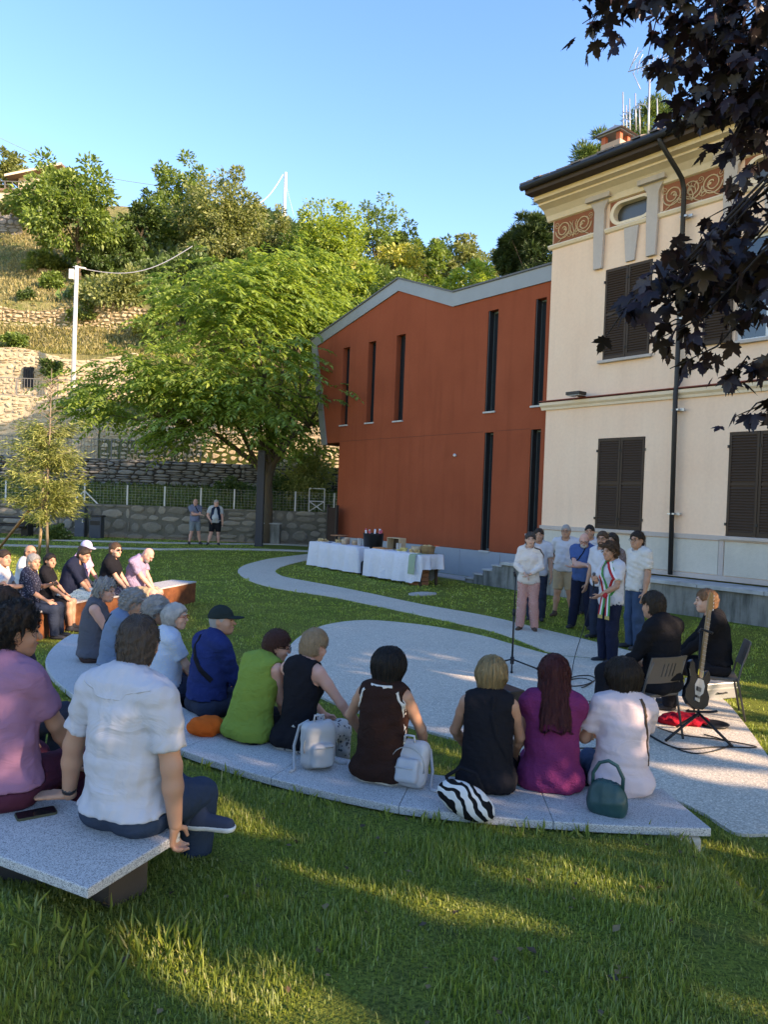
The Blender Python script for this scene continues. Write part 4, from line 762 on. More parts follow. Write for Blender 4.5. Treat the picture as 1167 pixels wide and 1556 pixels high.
# ------------------------------------------------------------------ implicit surfaces -> meshes (used for people, hair, clothes and soft bags)
def surf(fn, lo, hi, h):
    lo = np.array(lo, np.float32); n = np.maximum(4, np.ceil((np.array(hi)-lo)/h).astype(int)+1)
    g = [lo[i]+np.arange(n[i], dtype=np.float32)*h for i in range(3)]
    P = np.stack(np.meshgrid(*g, indexing='ij'), -1); v = fn(P.reshape(-1, 3)).reshape(n)
    ins = v < 0; c = n-1; acc = np.zeros((*c, 3), np.float32); cnt = np.zeros(c, np.float32)
    def sl(a, d, o): return tuple(slice(o[i] if i != d else 0, (n[i]-1+o[i]) if i != d else n[i]-1) for i in range(3))
    for d in range(3):
        e = [i for i in range(3) if i != d]
        a = [slice(None)]*3; b = [slice(None)]*3; a[d] = slice(0, -1); b[d] = slice(1, None); va, vb = v[tuple(a)], v[tuple(b)]
        cr = (va < 0) != (vb < 0); t = np.where(cr, va/np.where(cr, va-vb, 1), 0)
        for o1 in (0, 1):
            for o2 in (0, 1):
                s = [slice(None)]*3; s[e[0]] = slice(o1, n[e[0]]-1+o1); s[e[1]] = slice(o2, n[e[1]]-1+o2); s = tuple(s); k = cr[s]; tt = t[s]
                cnt += k; off = [0, 0, 0]; off[e[0]] = o1; off[e[1]] = o2
                acc[..., d] += tt*k; acc[..., e[0]] += o1*k; acc[..., e[1]] += o2*k
    act = cnt > 0; idx = np.full(c, -1, np.int32); idx[act] = np.arange(act.sum())
    ijk = np.argwhere(act).astype(np.float32); V = lo+(ijk+acc[act]/cnt[act][:, None])*h
    Q = []
    for d in range(3):
        e = [(d+1) % 3, (d+2) % 3]; a = [slice(None)]*3; b = [slice(None)]*3; a[d] = slice(0, -1); b[d] = slice(1, None)
        ia, ib = ins[tuple(a)], ins[tuple(b)]; s = [slice(None)]*3; s[e[0]] = slice(1, -1); s[e[1]] = slice(1, -1); s = tuple(s)
        for fl, k in ((0, ia[s] & ~ib[s]), (1, ~ia[s] & ib[s])):
            p = np.argwhere(k)
            if not len(p): continue
            p[:, e[0]] += 1; p[:, e[1]] += 1
            def at(u, w):
                q = p.copy(); q[:, e[0]] -= u; q[:, e[1]] -= w; return idx[q[:, 0], q[:, 1], q[:, 2]]
            f = np.stack([at(1, 1), at(0, 1), at(0, 0), at(1, 0)], -1); Q.append(f if fl == 0 else f[:, ::-1])
    Q = np.concatenate(Q) if Q else np.zeros((0, 4), np.int32); Q = Q[(Q >= 0).all(1)]
    return V, Q
def ln(v): return np.sqrt(np.einsum('...i,...i', v, v))
def f32(a): return np.array(a, np.float32)
def cone(P, a, b, ra, rb):
    a, b = f32(a), f32(b); d = b-a; L = float(d@d)+1e-9; q = P-a; t = np.clip(q@d/L, 0, 1); return ln(q-t[:, None]*d)-(ra+(rb-ra)*t)
def ell(P, c, r, R=None):
    q = P-f32(c)
    if R is not None: q = q@f32(R)
    r = f32(r); k0 = ln(q/r); k1 = ln(q/(r*r)); return k0*(k0-1)/np.maximum(k1, 1e-6)
def rbox(P, c, hs, r, R=None):
    q = P-f32(c)
    if R is not None: q = q@f32(R)
    q = np.abs(q)-(f32(hs)-r); return ln(np.maximum(q, 0))+np.minimum(q.max(1), 0)-r
def smin(a, b, k):
    h = np.clip(.5+.5*(b-a)/k, 0, 1); return b+(a-b)*h-k*h*(1-h)
def smins(L, k):
    r = L[0]
    for x in L[1:]: r = smin(r, x, k)
    return r
def smax(a, b, k): return -smin(-a, -b, k)
def wob(P, s, seed=0, n=5, aniso=(1, 1, 1)):
    R = np.random.default_rng(seed); Q = P*f32(aniso); r = 0
    for i in range(n):
        w = R.normal(size=3)*s*(1+.5*i); r = r+np.sin(Q@f32(w)+R.uniform(0, 6))/(1+.4*i)
    return r/2
def rx(a): c, s = math.cos(a), math.sin(a); return np.array([[1, 0, 0], [0, c, -s], [0, s, c]])
def ry(a): c, s = math.cos(a), math.sin(a); return np.array([[c, 0, s], [0, 1, 0], [-s, 0, c]])
def rz(a): c, s = math.cos(a), math.sin(a); return np.array([[c, -s, 0], [s, c, 0], [0, 0, 1]])
def nrm(v): v = np.array(v, float); return v/max(1e-9, np.linalg.norm(v))
def ik(a, t, l1, l2, hint):
    a, t = np.array(a, float), np.array(t, float); d = t-a; L = np.linalg.norm(d); u = d/max(L, 1e-6); L2 = min(L, (l1+l2)*.995); L2 = max(L2, abs(l1-l2)+.02)
    x = (l1*l1-l2*l2+L2*L2)/(2*L2); h = math.sqrt(max(0, l1*l1-x*x)); k = np.array(hint, float); k = nrm(k-u*(k@u)); return a+u*x+k*h, a+u*L2
# ------------------------------------------------------------------ cloth, skin and hair
def cloth(name, c, var=.10, rough=.9, wr=.35, scale=9, pat=None, c2=None, c3=None, ps=20):
    t = NT(name); v = t.co(); col = t.mix(t.noise(v, 6, 4), sc(c, 1-var), sc(c, 1+var))
    if pat == 'camo':
        a = t.noise(v, ps, 3, .5, .8); col = t.ramp(a, [(.36, c), (.44, c2), (.5, c3 or c), (.56, c2), (.62, c)], 'LINEAR')
    if pat == 'plaid':
        w = t.n('ShaderNodeTexWave', wave_type='BANDS', bands_direction='X'); t.l(v, w.inputs[0]); w.inputs['Scale'].default_value = ps
        w2 = t.n('ShaderNodeTexWave', wave_type='BANDS', bands_direction='Z'); t.l(v, w2.inputs[0]); w2.inputs['Scale'].default_value = ps
        col = t.mix(t.ramp(w.outputs[1], [(.7, (0, 0, 0)), (.8, (1, 1, 1))]), col, c2); col = t.mix(t.ramp(w2.outputs[1], [(.7, (0, 0, 0)), (.8, (.7, .7, .7))]), col, c2)
    if pat == 'zebra':
        w = t.n('ShaderNodeTexWave', wave_type='BANDS', bands_direction='DIAGONAL'); t.l(v, w.inputs[0]); w.inputs['Scale'].default_value = ps; w.inputs['Distortion'].default_value = 7; w.inputs['Detail Scale'].default_value = 1.2
        col = t.ramp(w.outputs[1], [(.48, c), (.52, c2)])
    if pat == 'print':
        a = t.vor(v, ps); col = t.mix(t.ramp(a, [(.3, (1, 1, 1)), (.36, (0, 0, 0))]), col, c2)
    if pat == 'squares':
        x = t.n('ShaderNodeTexBrick'); t.l(t.co('Object', (1, 1, 1)), x.inputs[0]); x.inputs['Scale'].default_value = ps; x.inputs['Mortar Size'].default_value = .03; x.offset = .5
        s = t.n('ShaderNodeSeparateXYZ'); t.l(v, s.inputs[0]); k = t.n('ShaderNodeCombineXYZ'); t.l(t.math('ADD', s.outputs[0], s.outputs[1]), k.inputs[0]); t.l(s.outputs[2], k.inputs[1]); t.l(k.outputs[0], x.inputs[0])
        col = t.mix(x.outputs['Fac'], col, c2)
    b = t.bump(t.noise(t.co(scale=(1, 1, 1.5)), scale, 3, .5, 1.2), min(1, wr*1.2), .03); b = t.bump(t.noise(t.co(scale=(1, 1, .5)), scale*2.2, 2, .5, .8), wr*.35, .008, b); b = t.bump(t.noise(v, 420, 2), .12, .001, b)
    return t.bsdf(col, rough, 0, .08, b)
def skin(name, c):
    t = NT(name); v = t.co(); n = t.noise(v, 14, 4); col = t.mix(n, sc(c, .88), (c[0]*1.08, c[1]*.98, c[2]*.95))
    return t.bsdf(col, .55, 0, .35, t.bump(t.noise(v, 160, 3), .12, .001), Subsurface_Weight=.08, Subsurface_Scale=.02)
def hairm(name, c, var=.45):
    t = NT(name); n = t.noise(t.co(scale=(1, 1, .10)), 90, 4, .7); n2 = t.noise(t.co(), 9, 4)
    col = t.mix(n, sc(c, 1-var), sc(c, 1+var)); col = t.mix(t.math('MULTIPLY', n2, .5), col, sc(c, .6))
    return t.bsdf(col, .55, 0, .25, t.bump(n, .9, .012))
SK = {'fair': skin('skin_fair', (.56, .34, .245)), 'tan': skin('skin_tan', (.42, .235, .155)), 'pink': skin('skin_pink', (.60, .33, .25)), 'brown': skin('skin_brown', (.30, .16, .10))}
HM = {'black': hairm('hair_black', (.014, .012, .011), .3), 'dark': hairm('hair_dark_brown', (.028, .018, .012)), 'brown': hairm('hair_brown', (.07, .038, .02)), 'grey': hairm('hair_grey', (.30, .29, .275), .35), 'white': hairm('hair_white', (.50, .48, .45), .2),
      'blond': hairm('hair_blond', (.34, .23, .11), .5), 'sand': hairm('hair_sandy', (.36, .24, .14), .35), 'red': hairm('hair_dark_red', (.060, .010, .010), .5), 'salt': hairm('hair_grizzled', (.075, .058, .048), .5), 'auburn': hairm('hair_auburn', (.07, .026, .02), .4), 'ginger': hairm('hair_light_brown', (.20, .10, .05), .4)}
EYEM = mat('eye_dark', (.02, .014, .01), .2, 0, bump=0, spec=.6); LIPM = mat('lips', (.36, .12, .10), .5, .1, bump=0); BLACKP = mat('black_plastic', (.015, .015, .016), .4, .2); SHOE = mat('dark_shoe', (.03, .03, .034), .7); SOLE = mat('white_sole', (.62, .62, .60), .7); SANDAL = mat('brown_sandal', (.07, .04, .025), .7)
TROU = cloth('navy_trousers', (.022, .03, .05)); BLK = cloth('black_cloth', (.012, .012, .015)); 
def join(parts):
    Vs, Fs, b = [], [], 0
    for V, F in parts: Vs.append(V); Fs.append(F+b); b += len(V)
    return np.concatenate(Vs), np.concatenate(Fs)
def hand(wr, dirv, thumb, kind, s=1., h=.006):
    """hand mesh: wrist point, finger direction, thumb direction, curl by kind"""
    y = nrm(dirv); x = np.array(thumb, float); x = nrm(x-y*(x@y)); z = np.cross(x, y); R = np.stack([x, y, z], 1)
    cu = {'flat': .08, 'relax': .45, 'grip': 1.05, 'fist': 1.35}[kind]; prim = []
    for i, (xx, L) in enumerate(((.030, .072), (.010, .080), (-.010, .074), (-.029, .058))):
        k = np.array([xx, .088-.006*abs(i-1), 0]); prim.append(((xx*.62, .012, 0), k, .0145, .0115)); a = cu*(.8+.08*i); p = k; ang = 0
        for q, f in enumerate((.45, .33, .27)):
            ang += a*(.75 if q else .6); n2 = p+np.array([xx*.10*(q == 0), math.cos(ang), -math.sin(ang)])*L*f; prim.append((p, n2, .0098-.0008*q, .0092-.0009*q)); p = n2
    t0 = np.array([.022, .026, -.006]); t1 = np.array([.050, .052, -.016-.012*cu]); t2 = np.array([.056-.016*cu*.6, .082, -.024-.02*cu]); prim += [(np.array([.012, .008, 0]), t0, .014, .0135), (t0, t1, .0135, .0105), (t1, t2, .0105, .008), ((0, -.02, 0), (0, .02, 0), .024, .023)]
    fn = lambda P: smins([cone(P, *p) for p in prim], .008)
    V, F = surf(fn, (-.065, -.05, -.15), (.085, .19, .045), h); return (V*s)@R.T+np.array(wr), F
def wisps(hob, fn, hc, RH, hk, seed, res):
    """thin locks that follow the hair surface downwards and break up its outline"""
    if res > .0175: return
    me = hob.data; V = np.empty(len(me.vertices)*3, np.float32); me.vertices.foreach_get('co', V); V = V.reshape(-1, 3); R = np.random.default_rng(seed+77)
    n = 1800 if res < .014 else 900; n = min(n, len(V)); P = V[R.choice(len(V), n, replace=False)].astype(np.float32); e = 1e-3
    long_ = hk in ('bob', 'long', 'shag'); steps = 7 if long_ else 4; st = (.014 if long_ else .008); lift = R.uniform(.0005, .006 if hk != 'curly' else .012, n)[:, None]
    cr = f32(hc)+f32(RH@np.array([0, -.06, .13])); up = RH@np.array([0, 0, 1.])
    def grad(X): return nrmv(np.stack([fn(X+f32(d))-fn(X-f32(d)) for d in np.eye(3)*e], -1))
    def nrmv(A): return A/np.maximum(1e-6, np.linalg.norm(A, axis=1, keepdims=True))
    path, X, Nn = [], P.copy(), None; jit = R.normal(0, .35, (n, 3))
    for k in range(steps+1):
        g = grad(X); d = fn(X)[:, None]; X = X-g*(d-lift*(1 if k < steps else 1.6)); path.append((X.copy(), g)); D = (X-cr) if not long_ else np.tile(f32(-up), (n, 1))+.25*(X-cr)/.2
        D = nrmv(D)+jit*(.5 if hk != 'curly' else 1.6)+(R.normal(0, .9, (n, 3)) if hk == 'curly' else 0); D = D-g*(D*g).sum(1)[:, None]; X = (X+nrmv(D)*st).astype(np.float32)
    w = R.uniform(.0012, .003, n)[:, None]; rows = []
    for k, (X, g) in enumerate(path):
        T = nrmv(path[min(k+1, steps)][0]-path[max(k-1, 0)][0]); B = nrmv(np.cross(T, g)); ww = w*(1-.8*k/steps); rows.append(np.stack([X-B*ww, X+B*ww], 1))
    A = np.stack(rows, 1).reshape(n, -1, 3); m = 2*(steps+1); i = np.arange(n)[:, None]*m
    F = np.concatenate([i+[[2*k, 2*k+1, 2*k+3, 2*k+2]] for k in range(steps)], 0); tag(link('locks', npmesh('locks', A.reshape(-1, 3), F, True), me.materials[0], hob), kind='stuff')
def person(label, pos, yaw, H=1.66, sit=None, sex='f', w=1., lean=0., side=0., hunch=.12, twist=0., head=(0, 0, 0), armL=None, armR=None, hints=None, hands=('relax', 'relax'), legs=None, skn='fair', sole=None, top=('tee', None), bottom=('trousers', TROU), hair=('short', 'dark'), shoes=SHOE, glasses=None, beard=None, face=True, res=.017, seed=0, group=None, belly=0., neckline=.075, hem=None, extra=None, hdir=None, bust=1.):
    """a seated or standing figure: body mesh plus clothes, hair and shoes as parts; z=0 is the seat (sitting) or the ground"""
    s = H/1.70; f = sex == 'f'; sitting = sit is not None; sw = (.158 if f else .182)*(.6+.4*w); pz = .105 if sitting else .90
    p0 = np.array([0, 0, pz]); A = lean; Rp = rz(0)@ry(side*.3)@rx(-A*.35); R1 = ry(side*.7)@rx(-A*.7); R2 = rz(twist)@ry(side)@rx(-A); R3 = rz(twist)@ry(side*.8)@rx(-A-hunch)
    p1 = p0+R1@np.array([0, -.012, .165]); p2 = p1+R2@np.array([0, -.005, .19]); p3 = p2+R3@np.array([0, -.02, .185]); hy, hp, hr = head
    RH = rz(hy+twist*.4)@ry(hr)@rx(-hp); hc = p3+R3@np.array([0, .024, .028])+RH@np.array([0, .022, .115])
    sh = [p2+R2@np.array([q*sw, -.01, .125]) for q in (-1, 1)]; hip = [p0+Rp@np.array([q*.088*(.6+.4*w), 0, -.03]) for q in (-1, 1)]
    fl = -sit/s if sitting else 0.
    arms = []
    for i, tg in enumerate((armL, armR)):
        q = (-1, 1)[i]
        if tg is None: tg = (q*.15, .30, .14) if sitting else (q*(sw+.075), .05, .80)
        hint = (hints[i] if hints and hints[i] is not None else ((q*.6, -.8, -.5) if sitting else (q*.3, -1, 0)))
        e, wv = ik(sh[i], np.array(tg, float), .285, .25, hint); arms.append((sh[i], e, wv))
    lg = []
    for i in (0, 1):
        q = (-1, 1)[i]
        if legs is not None: kn, an = np.array(legs[i][0], float), np.array(legs[i][1], float)
        elif sitting: kn = np.array([q*.13, .42, .06]); an = np.array([q*.12, .44, fl+.08])
        else: an = np.array([q*.10, 0, .085]); kn = np.array([q*.10, .03, .475])
        lg.append((hip[i], kn, an))
    # ---------------- primitives
    tw = w*(.97 if f else 1.03)
    def torso(P, t=0., low=True):
        L = [ell(P, p1, (.137*tw+t, .102*tw+belly*.3+t, .16+t), R1), ell(P, p2+R2@np.array([0, 0, .01]), (.152*tw+t, .108*tw+t, .185+t), R2), cone(P, sh[0]*.80+sh[1]*.20, sh[1]*.80+sh[0]*.20, .070+t, .070+t),
             cone(P, p3+R3@np.array([0, -.02, -.02]), sh[0]+R2@np.array([.03, 0, .01]), .060+t, .048+t), cone(P, p3+R3@np.array([0, -.02, -.02]), sh[1]+R2@np.array([-.03, 0, .01]), .060+t, .048+t)]
        if low: L += [ell(P, p0, (.163*w*(1.06 if f else 1)+t, .118*w+t, .125+t), Rp)]
        if sitting and low: L += [ell(P, hip[0]+np.array([0, -.03, -.005]), (.105*w+t, .12+t, .085+t)), ell(P, hip[1]+np.array([0, -.03, -.005]), (.105*w+t, .12+t, .085+t))]
        if f: L += [ell(P, p2+R2@np.array([q*.07, .082, -.01]), (.062*bust+t, .058*bust+t, .062+t), R2) for q in (-1, 1)]
        if belly: L += [ell(P, p1+R1@np.array([0, .05+belly*.4, -.03]), (.125*w+t, .09+belly+t, .14+t), R1)]
        return smins(L, .055)
    def armp(P, i, t=0., upto=9):
        a, e, wv = arms[i]; g = (.9 if f else 1.05)*(.55+.45*w); L = [cone(P, a, a*.65+e*.35, .056*g+t, .050*g+t), cone(P, a*.65+e*.35, e, .050*g+t, .039*g+t)]
        if upto > 1: L += [cone(P, e, e*.65+wv*.35, .041*g+t, .040*g+t), cone(P, e*.65+wv*.35, wv, .040*g+t, .0265*g+t)]
        return smins(L, .02)
    def legp(P, i, t=0., calf=True):
        a, k, an = lg[i]; L = [cone(P, a, k, .088*w+t, .058*(.6+.4*w)+t)]
        if calf: L += [cone(P, k, k*.6+an*.4+np.array([0, -.012, 0]), .056+t, .056*(.7+.3*w)+t), cone(P, k*.6+an*.4+np.array([0, -.012, 0]), an, .054*(.7+.3*w)+t, .036+t)]
        return smins(L, .04)
    nkb = p3+R3@np.array([0, -.012, -.03]); nkt = hc+RH@np.array([0, -.02, -.055]); nr = .050 if f else .060
    def body(P): return smins([smin(smin(torso(P, -.004, False), ell(P, p0, (.145*w, .10*w, .11), Rp), .05), cone(P, nkb, nkt, nr+.006, nr), .04)]+[armp(P, i) for i in (0, 1)]+[legp(P, i) for i in (0, 1)], .035)
    allp = np.array([p0, p1, p2, p3, hc]+sh+[x for a in arms for x in a]+[x for l in lg for x in l]); lo = allp.min(0)-.22*max(1, w)-belly; hi = allp.max(0)+.20*max(1, w)+belly
    parts = [surf(body, lo, hi, res)]
    jaw = 0 if f else .008
    def headf(P0):
        P = (P0-f32(hc))@f32(RH)
        L = [ell(P, (0, -.008, .022), (.077, .097, .098)), ell(P, (0, .022, -.045), (.060+jaw, .068, .072)), ell(P, (0, .062, -.088), (.030+jaw, .030, .026))]; d = smins(L, .04)
        for q in (-1, 1): d = smin(d, ell(P, (q*.042, .058, -.03), (.026, .026, .026)), .02); d = -smin(-d, ell(P, (q*.033, .104, .008), (.019, .017, .013)), .012)
        d = smin(d, cone(P, (0, .088, .012), (0, .114, -.026), .009, .014), .012); d = smin(d, ell(P, (0, .088, .028), (.045, .014, .012)), .018); d = smin(d, ell(P, (0, .090, -.058), (.023, .012, .011)), .01)
        for q in (-1, 1): d = smin(d, ell(P, (q*.079, -.012, -.005), (.011, .021, .032), rz(q*.35)), .008)
        return smin(d, cone(P, (0, -.03, -.05), (RH.T@(p3+R3@np.array([0, -.01, -.02])-hc)), nr, nr+.004), .03)
    hres = min(.0105, res*.6); parts.append(surf(headf, hc-.16, hc+.15, hres))
    for i in (0, 1):
        a, e, wv = arms[i]; q = (-1, 1)[i]; dv = nrm(wv-e) if not hdir or hdir[i] is None else nrm(hdir[i][0]); th = (np.array([-q*.6, .5, .6]) if not hdir or hdir[i] is None else np.array(hdir[i][1]))
        if not sitting and (not hdir or hdir[i] is None): th = np.array([0, 1, .1])
        # the palm faces away from x cross y: mirror so that the thumb stays on the body side
        parts.append(hand(wv+dv*.008, dv, th, hands[i], 1.0 if not f else .92, .0062 if res < .016 else .008))
    V, F = join(parts); o = link('person', npmesh('person', V, F, True), SK[skn], None); o.location = pos; o.rotation_euler = (0, 0, yaw); o.scale = (s, s, s); tag(o, label, 'person', group)
    def part(name, fn, m, l=None, h_=None, hh=None, smooth=True):
        V, F = surf(fn, lo if l is None else l, hi if h_ is None else h_, hh or res); return link(name, npmesh(name, V, F, smooth), m, o)
    # ---------------- top
    tk, tm = top[:2]; sl = {'tee': .72, 'tank': 0, 'sleeveless': 0, 'shirt': .74, 'long': 2, 'half': 1.1, 'dress': .35, 'vest': 0}[tk]
    hemz = hem if hem is not None else (.02 if sitting else -.06)
    loose = .016 if tk in ('tank',) else .022
    def topf(P):
        t = loose; D = torso(P, t)
        if tk != 'tank': D = smin(D, ell(P, (p0+p2)/2+np.array([0, -.012 if sitting else 0, 0]), (.150*tw+t*.6, .112*tw+t*.5, .27), R1), .05)
        if tk in ('shirt', 'tee', 'long', 'dress', 'sleeveless', 'half'): D = smin(D, cone(P, p2, p0+np.array([0, -.02, .0]), .125*tw+t*.5, .135*w+t*.5), .06)
        if sl == 0:
            r = .062 if tk == 'tank' else .050
            for i in (0, 1): D = smax(D, -(ln((P-f32(sh[i]+R2@np.array([(-1, 1)[i]*(.018 if tk == 'tank' else .045), 0, -.005])))*f32((1, .72, .72)))-r-.012), .006)
        for i in (0, 1):
            if sl > 0:
                a, e, wv = arms[i]
                if sl < 1.05: L = smax(smin(cone(P, a, a*.3+e*.7, .072, .066+.006*(tk == 'tee')), armp(P, i, .014, 1), .02), (P-f32(a+(e-a)*sl))@f32(nrm(e-a)), .006)
                elif sl < 1.5: L = np.maximum(armp(P, i, .016), (P-f32(e+(wv-e)*.15))@f32(nrm(wv-e)))
                else: L = np.maximum(armp(P, i, .014), (P-f32(e+(wv-e)*.92))@f32(nrm(wv-e)))
                D = smin(D, L, .03)
        nk = p3+R3@np.array([0, .012, .02]); D = smax(D, -(ell(P, nk+R3@np.array([0, .02 if tk != 'tank' else .0, 0]), (neckline*(1.25 if tk in ('tank', 'dress') else 1.), neckline*(1.0 if tk != 'tank' else 1.3), .055 if tk not in ('tank', 'dress') else .115), R3)), .008)
        D = smax(D, -((P-f32(p0))@f32(Rp[:, 2])-hemz), .008)
        a = .0085 if not f else .0055
        return D+a*wob(P, 13, seed, 6, (1, 1, 1.9))+a*.6*wob(P, 42, seed+1, 5, (1, 1, .6))
    tp = part('dress' if tk == 'dress' else 'shirt' if tk in ('shirt', 'long') else 'top', topf, tm)
    if tk in ('shirt', 'long') and not (extra and 'nocollar' in extra):
        m = MB(); P = []
        for zz, rr in ((-.028, nr+.030), (.018, nr+.016), (.024, nr+.024), (-.028, nr+.044)):
            for k in range(18):
                a = 2*PI*k/18; fr = max(0, math.sin(a)); P.append(p3+R3@np.array([rr*math.cos(a), rr*1.05*math.sin(a)-.005, zz+.008-.03*fr]))
        m.add(P, [(j*18+k, j*18+(k+1) % 18, (j+1)*18+(k+1) % 18, (j+1)*18+k) for j in range(3) for k in range(18)]); m.build('collar', tm, tp, True)
    # ---------------- bottom
    bk, bm_ = bottom[:2]; cutb = {'trousers': 2.0, 'shorts': .92, 'capri': 1.5, 'skirt': .9}.get(bk, 2)
    if bk != 'none':
        def bot(P):
            t = .012; D = torso(P, t); D = smax(D, (P-f32(p1))@f32(R1[:, 2])+(.04 if sitting else .03), .01)
            for i in (0, 1):
                a, k, an = lg[i]; L = legp(P, i, t+.004+(.012 if bk == 'shorts' else .004), True)
                if bk in ('trousers',): L = smin(L, cone(P, k, an+np.array([0, 0, -.02]), .062+t, .062+t), .03); cp, cd = an+np.array([0, 0, -.03]), nrm(an-k)
                elif cutb < 1: cp, cd = a+(k-a)*cutb, nrm(k-a)
                else: cp, cd = k+(an-k)*.5, nrm(an-k)
                D = smin(D, np.maximum(L, (P-f32(cp))@f32(cd)), .03)
            if bk == 'skirt': D = smin(D, np.maximum(cone(P, (lg[0][0]+lg[1][0])/2, (lg[0][1]+lg[1][1])/2, .13*w, .14), (P-f32((lg[0][1]+lg[1][1])/2))@f32(nrm(lg[0][1]-lg[0][0]))-.02), .05)
            return np.maximum(D+.004*wob(P, 26, seed+3), -(topf(P)-.001))
        part({'trousers': 'trousers', 'shorts': 'shorts', 'skirt': 'skirt', 'capri': 'trousers'}[bk], bot, bm_)
    # ---------------- shoes
    for i in (0, 1):
        an = lg[i][2]; d = nrm([(.18 if i else -.18), 1, 0])
        if legs is not None and len(legs[i]) > 2: d = nrm(legs[i][2])
        z0 = an[2]-.075
        def sf(P): return smax(smin(cone(P, an-d*.03+np.array([0, 0, -.04]), an+d*.15+np.array([0, 0, -.055]), .043, .036), cone(P, an+np.array([0, 0, -.045]), an+np.array([0, 0, .015]), .042, .040), .03), z0-P[:, 2], .006)
        if sole is not None: part('shoe_sole', lambda P: np.maximum(np.maximum(sf(P)-.006, P[:, 2]-z0-.022), z0-.012-P[:, 2]), sole, an-.13-abs(d)*.12, an+.13+abs(d)*.12, .008)
        part('shoe', sf, shoes, an-.13-abs(d)*.12, an+.13+abs(d)*.12, .011 if res < .018 else .016)
    # ---------------- hair
    hk, hcol = hair[:2]; HMt = HM.get(hcol)
    lh = hc-.26; hh_ = hc+.2; hrz = .0072 if res < .0165 else .009 if res < .02 else .012
    def loc(P): return (P-f32(hc))@f32(RH)
    def strands(Q, amp=.004, k=34):
        a = np.arctan2(Q[:, 0], Q[:, 1]+.001); return amp*(np.sin(a*k+Q[:, 2]*9+2*np.sin(a*5))+.7*np.sin(a*k*1.7+1.3-Q[:, 2]*12))
    if hk in ('short', 'crop', 'curly', 'bun', 'tail', 'fringe'):
        t = {'crop': .009, 'short': .017, 'curly': .034, 'bun': .014, 'tail': .014, 'fringe': .007}[hk]
        def hf(P):
            Q = loc(P); d = smin(ell(Q, (0, -.012, .026), (.077+t, .098+t, .098+t)), ell(Q, (0, -.045, -.04), (.066+t*.7, .055+t*.7, .065+t)), .03)
            cut = Q[:, 1]*.80-Q[:, 2]*.60-.030+.005*wob(Q, 50, seed+9); d = smax(d, cut, .004); d = np.maximum(d, -(Q[:, 2]+.088+.25*np.maximum(0, Q[:, 1]+.02)))
            d = np.maximum(d, -(ell(Q, (-.085, .02, -.02), (.03, .042, .05)))); d = np.maximum(d, -(ell(Q, (.085, .02, -.02), (.03, .042, .05))))
            if hk == 'fringe': d = np.maximum(d, Q[:, 2]-.03)
            if hk == 'bun': d = smin(d, ell(Q, (0, -.105, .075), (.045, .04, .042)), .015)
            if hk == 'tail': d = smin(d, smin(cone(Q, (0, -.10, .05), (0, -.16, .01), .026, .032), cone(Q, (0, -.16, .01), (0, -.15, -.14), .032, .012), .02), .015)
            am = .016 if hk == 'curly' else .0035; return d+am*wob(Q, 85 if hk == 'curly' else 60, seed+5, 7)+strands(Q, .002)
        hob = part('hair', hf, HMt, lh, hh_, hrz); wisps(hob, hf, hc, RH, hk, seed, res)
    elif hk in ('bob', 'long', 'shag'):
        ext = {'bob': .175, 'shag': .14, 'long': .36}[hk]
        def hf(P):
            Q = loc(P); k_ = 1.2 if hk == 'bob' else 1.05; d = ell(Q, (0, -.012, .028), (.096*k_, .113*k_, .114)); d = smin(d, cone(Q, (0, -.035, -.01), (0, -.05-.03*(hk == 'long'), -ext*.9), .096*k_, .085 if hk != 'shag' else .062), .05)
            if hk == 'long': d = smin(d, smin(cone(Q, (-.03, -.075, -.10), (-.05, -.205, -ext), .080, .055), cone(Q, (.03, -.075, -.10), (.05, -.205, -ext), .080, .055), .05), .04)
            cut = np.maximum(Q[:, 1]-.052, -(Q[:, 2]-.058+.3*np.abs(Q[:, 0]))*1.0); fringe = Q[:, 1]*.8-np.maximum(Q[:, 2], -.03)*.6-.030
            d = smax(d, smin(fringe, fringe, .01), .008); d = np.maximum(d, -(Q[:, 2]+ext+.012*np.sin(Q[:, 0]*60)+.3*np.maximum(0, Q[:, 1]+.03)))
            return d+.003*wob(Q, 55, seed+5)+strands(Q, .0025 if hk != 'shag' else .004)
        hob = part('hair', hf, HMt, hc-np.array([.2, .26, ext+.12]), hc+np.array([.2, .22, .2]), hrz); wisps(hob, hf, hc, RH, hk, seed, res)
    if hk == 'cap':
        def hf(P):
            Q = loc(P); d = smin(ell(Q, (0, -.012, .02), (.082, .102, .10)), ell(Q, (0, -.04, -.04), (.068, .055, .06)), .03); d = np.maximum(d, Q[:, 1]*.8-Q[:, 2]*.6-.02); return np.maximum(np.maximum(d, -(Q[:, 2]+.085)), Q[:, 2]-.03)
        part('hair', hf, HM['grey'], lh, hh_, hrz)
        capm = hair[2]
        def cf(P):
            Q = loc(P); d = np.maximum(ell(Q, (0, -.010, .035), (.092, .112, .105)), -(Q[:, 2]-.028)); br = np.maximum(ell(Q, (0, .115, .028), (.070, .085, .012)), -(Q[:, 1]-.06)); return smin(d, br, .01)
        part('cap', cf, capm, lh, hc+np.array([.25, .25, .2]), .008)
    if beard:
        def bf(P):
            Q = loc(P); d = smin(ell(Q, (0, .030, -.055), (.066, .070, .062)), ell(Q, (0, .065, -.09), (.042, .036, .032)), .03); d = np.maximum(d, Q[:, 2]+.028); return np.maximum(np.maximum(d, -(Q[:, 1]-.005)), -ell(Q, (0, .105, -.058), (.024, .02, .008)))+.002*wob(Q, 90, 3)
        part('beard', bf, HM[beard], lh, hh_, hrz)
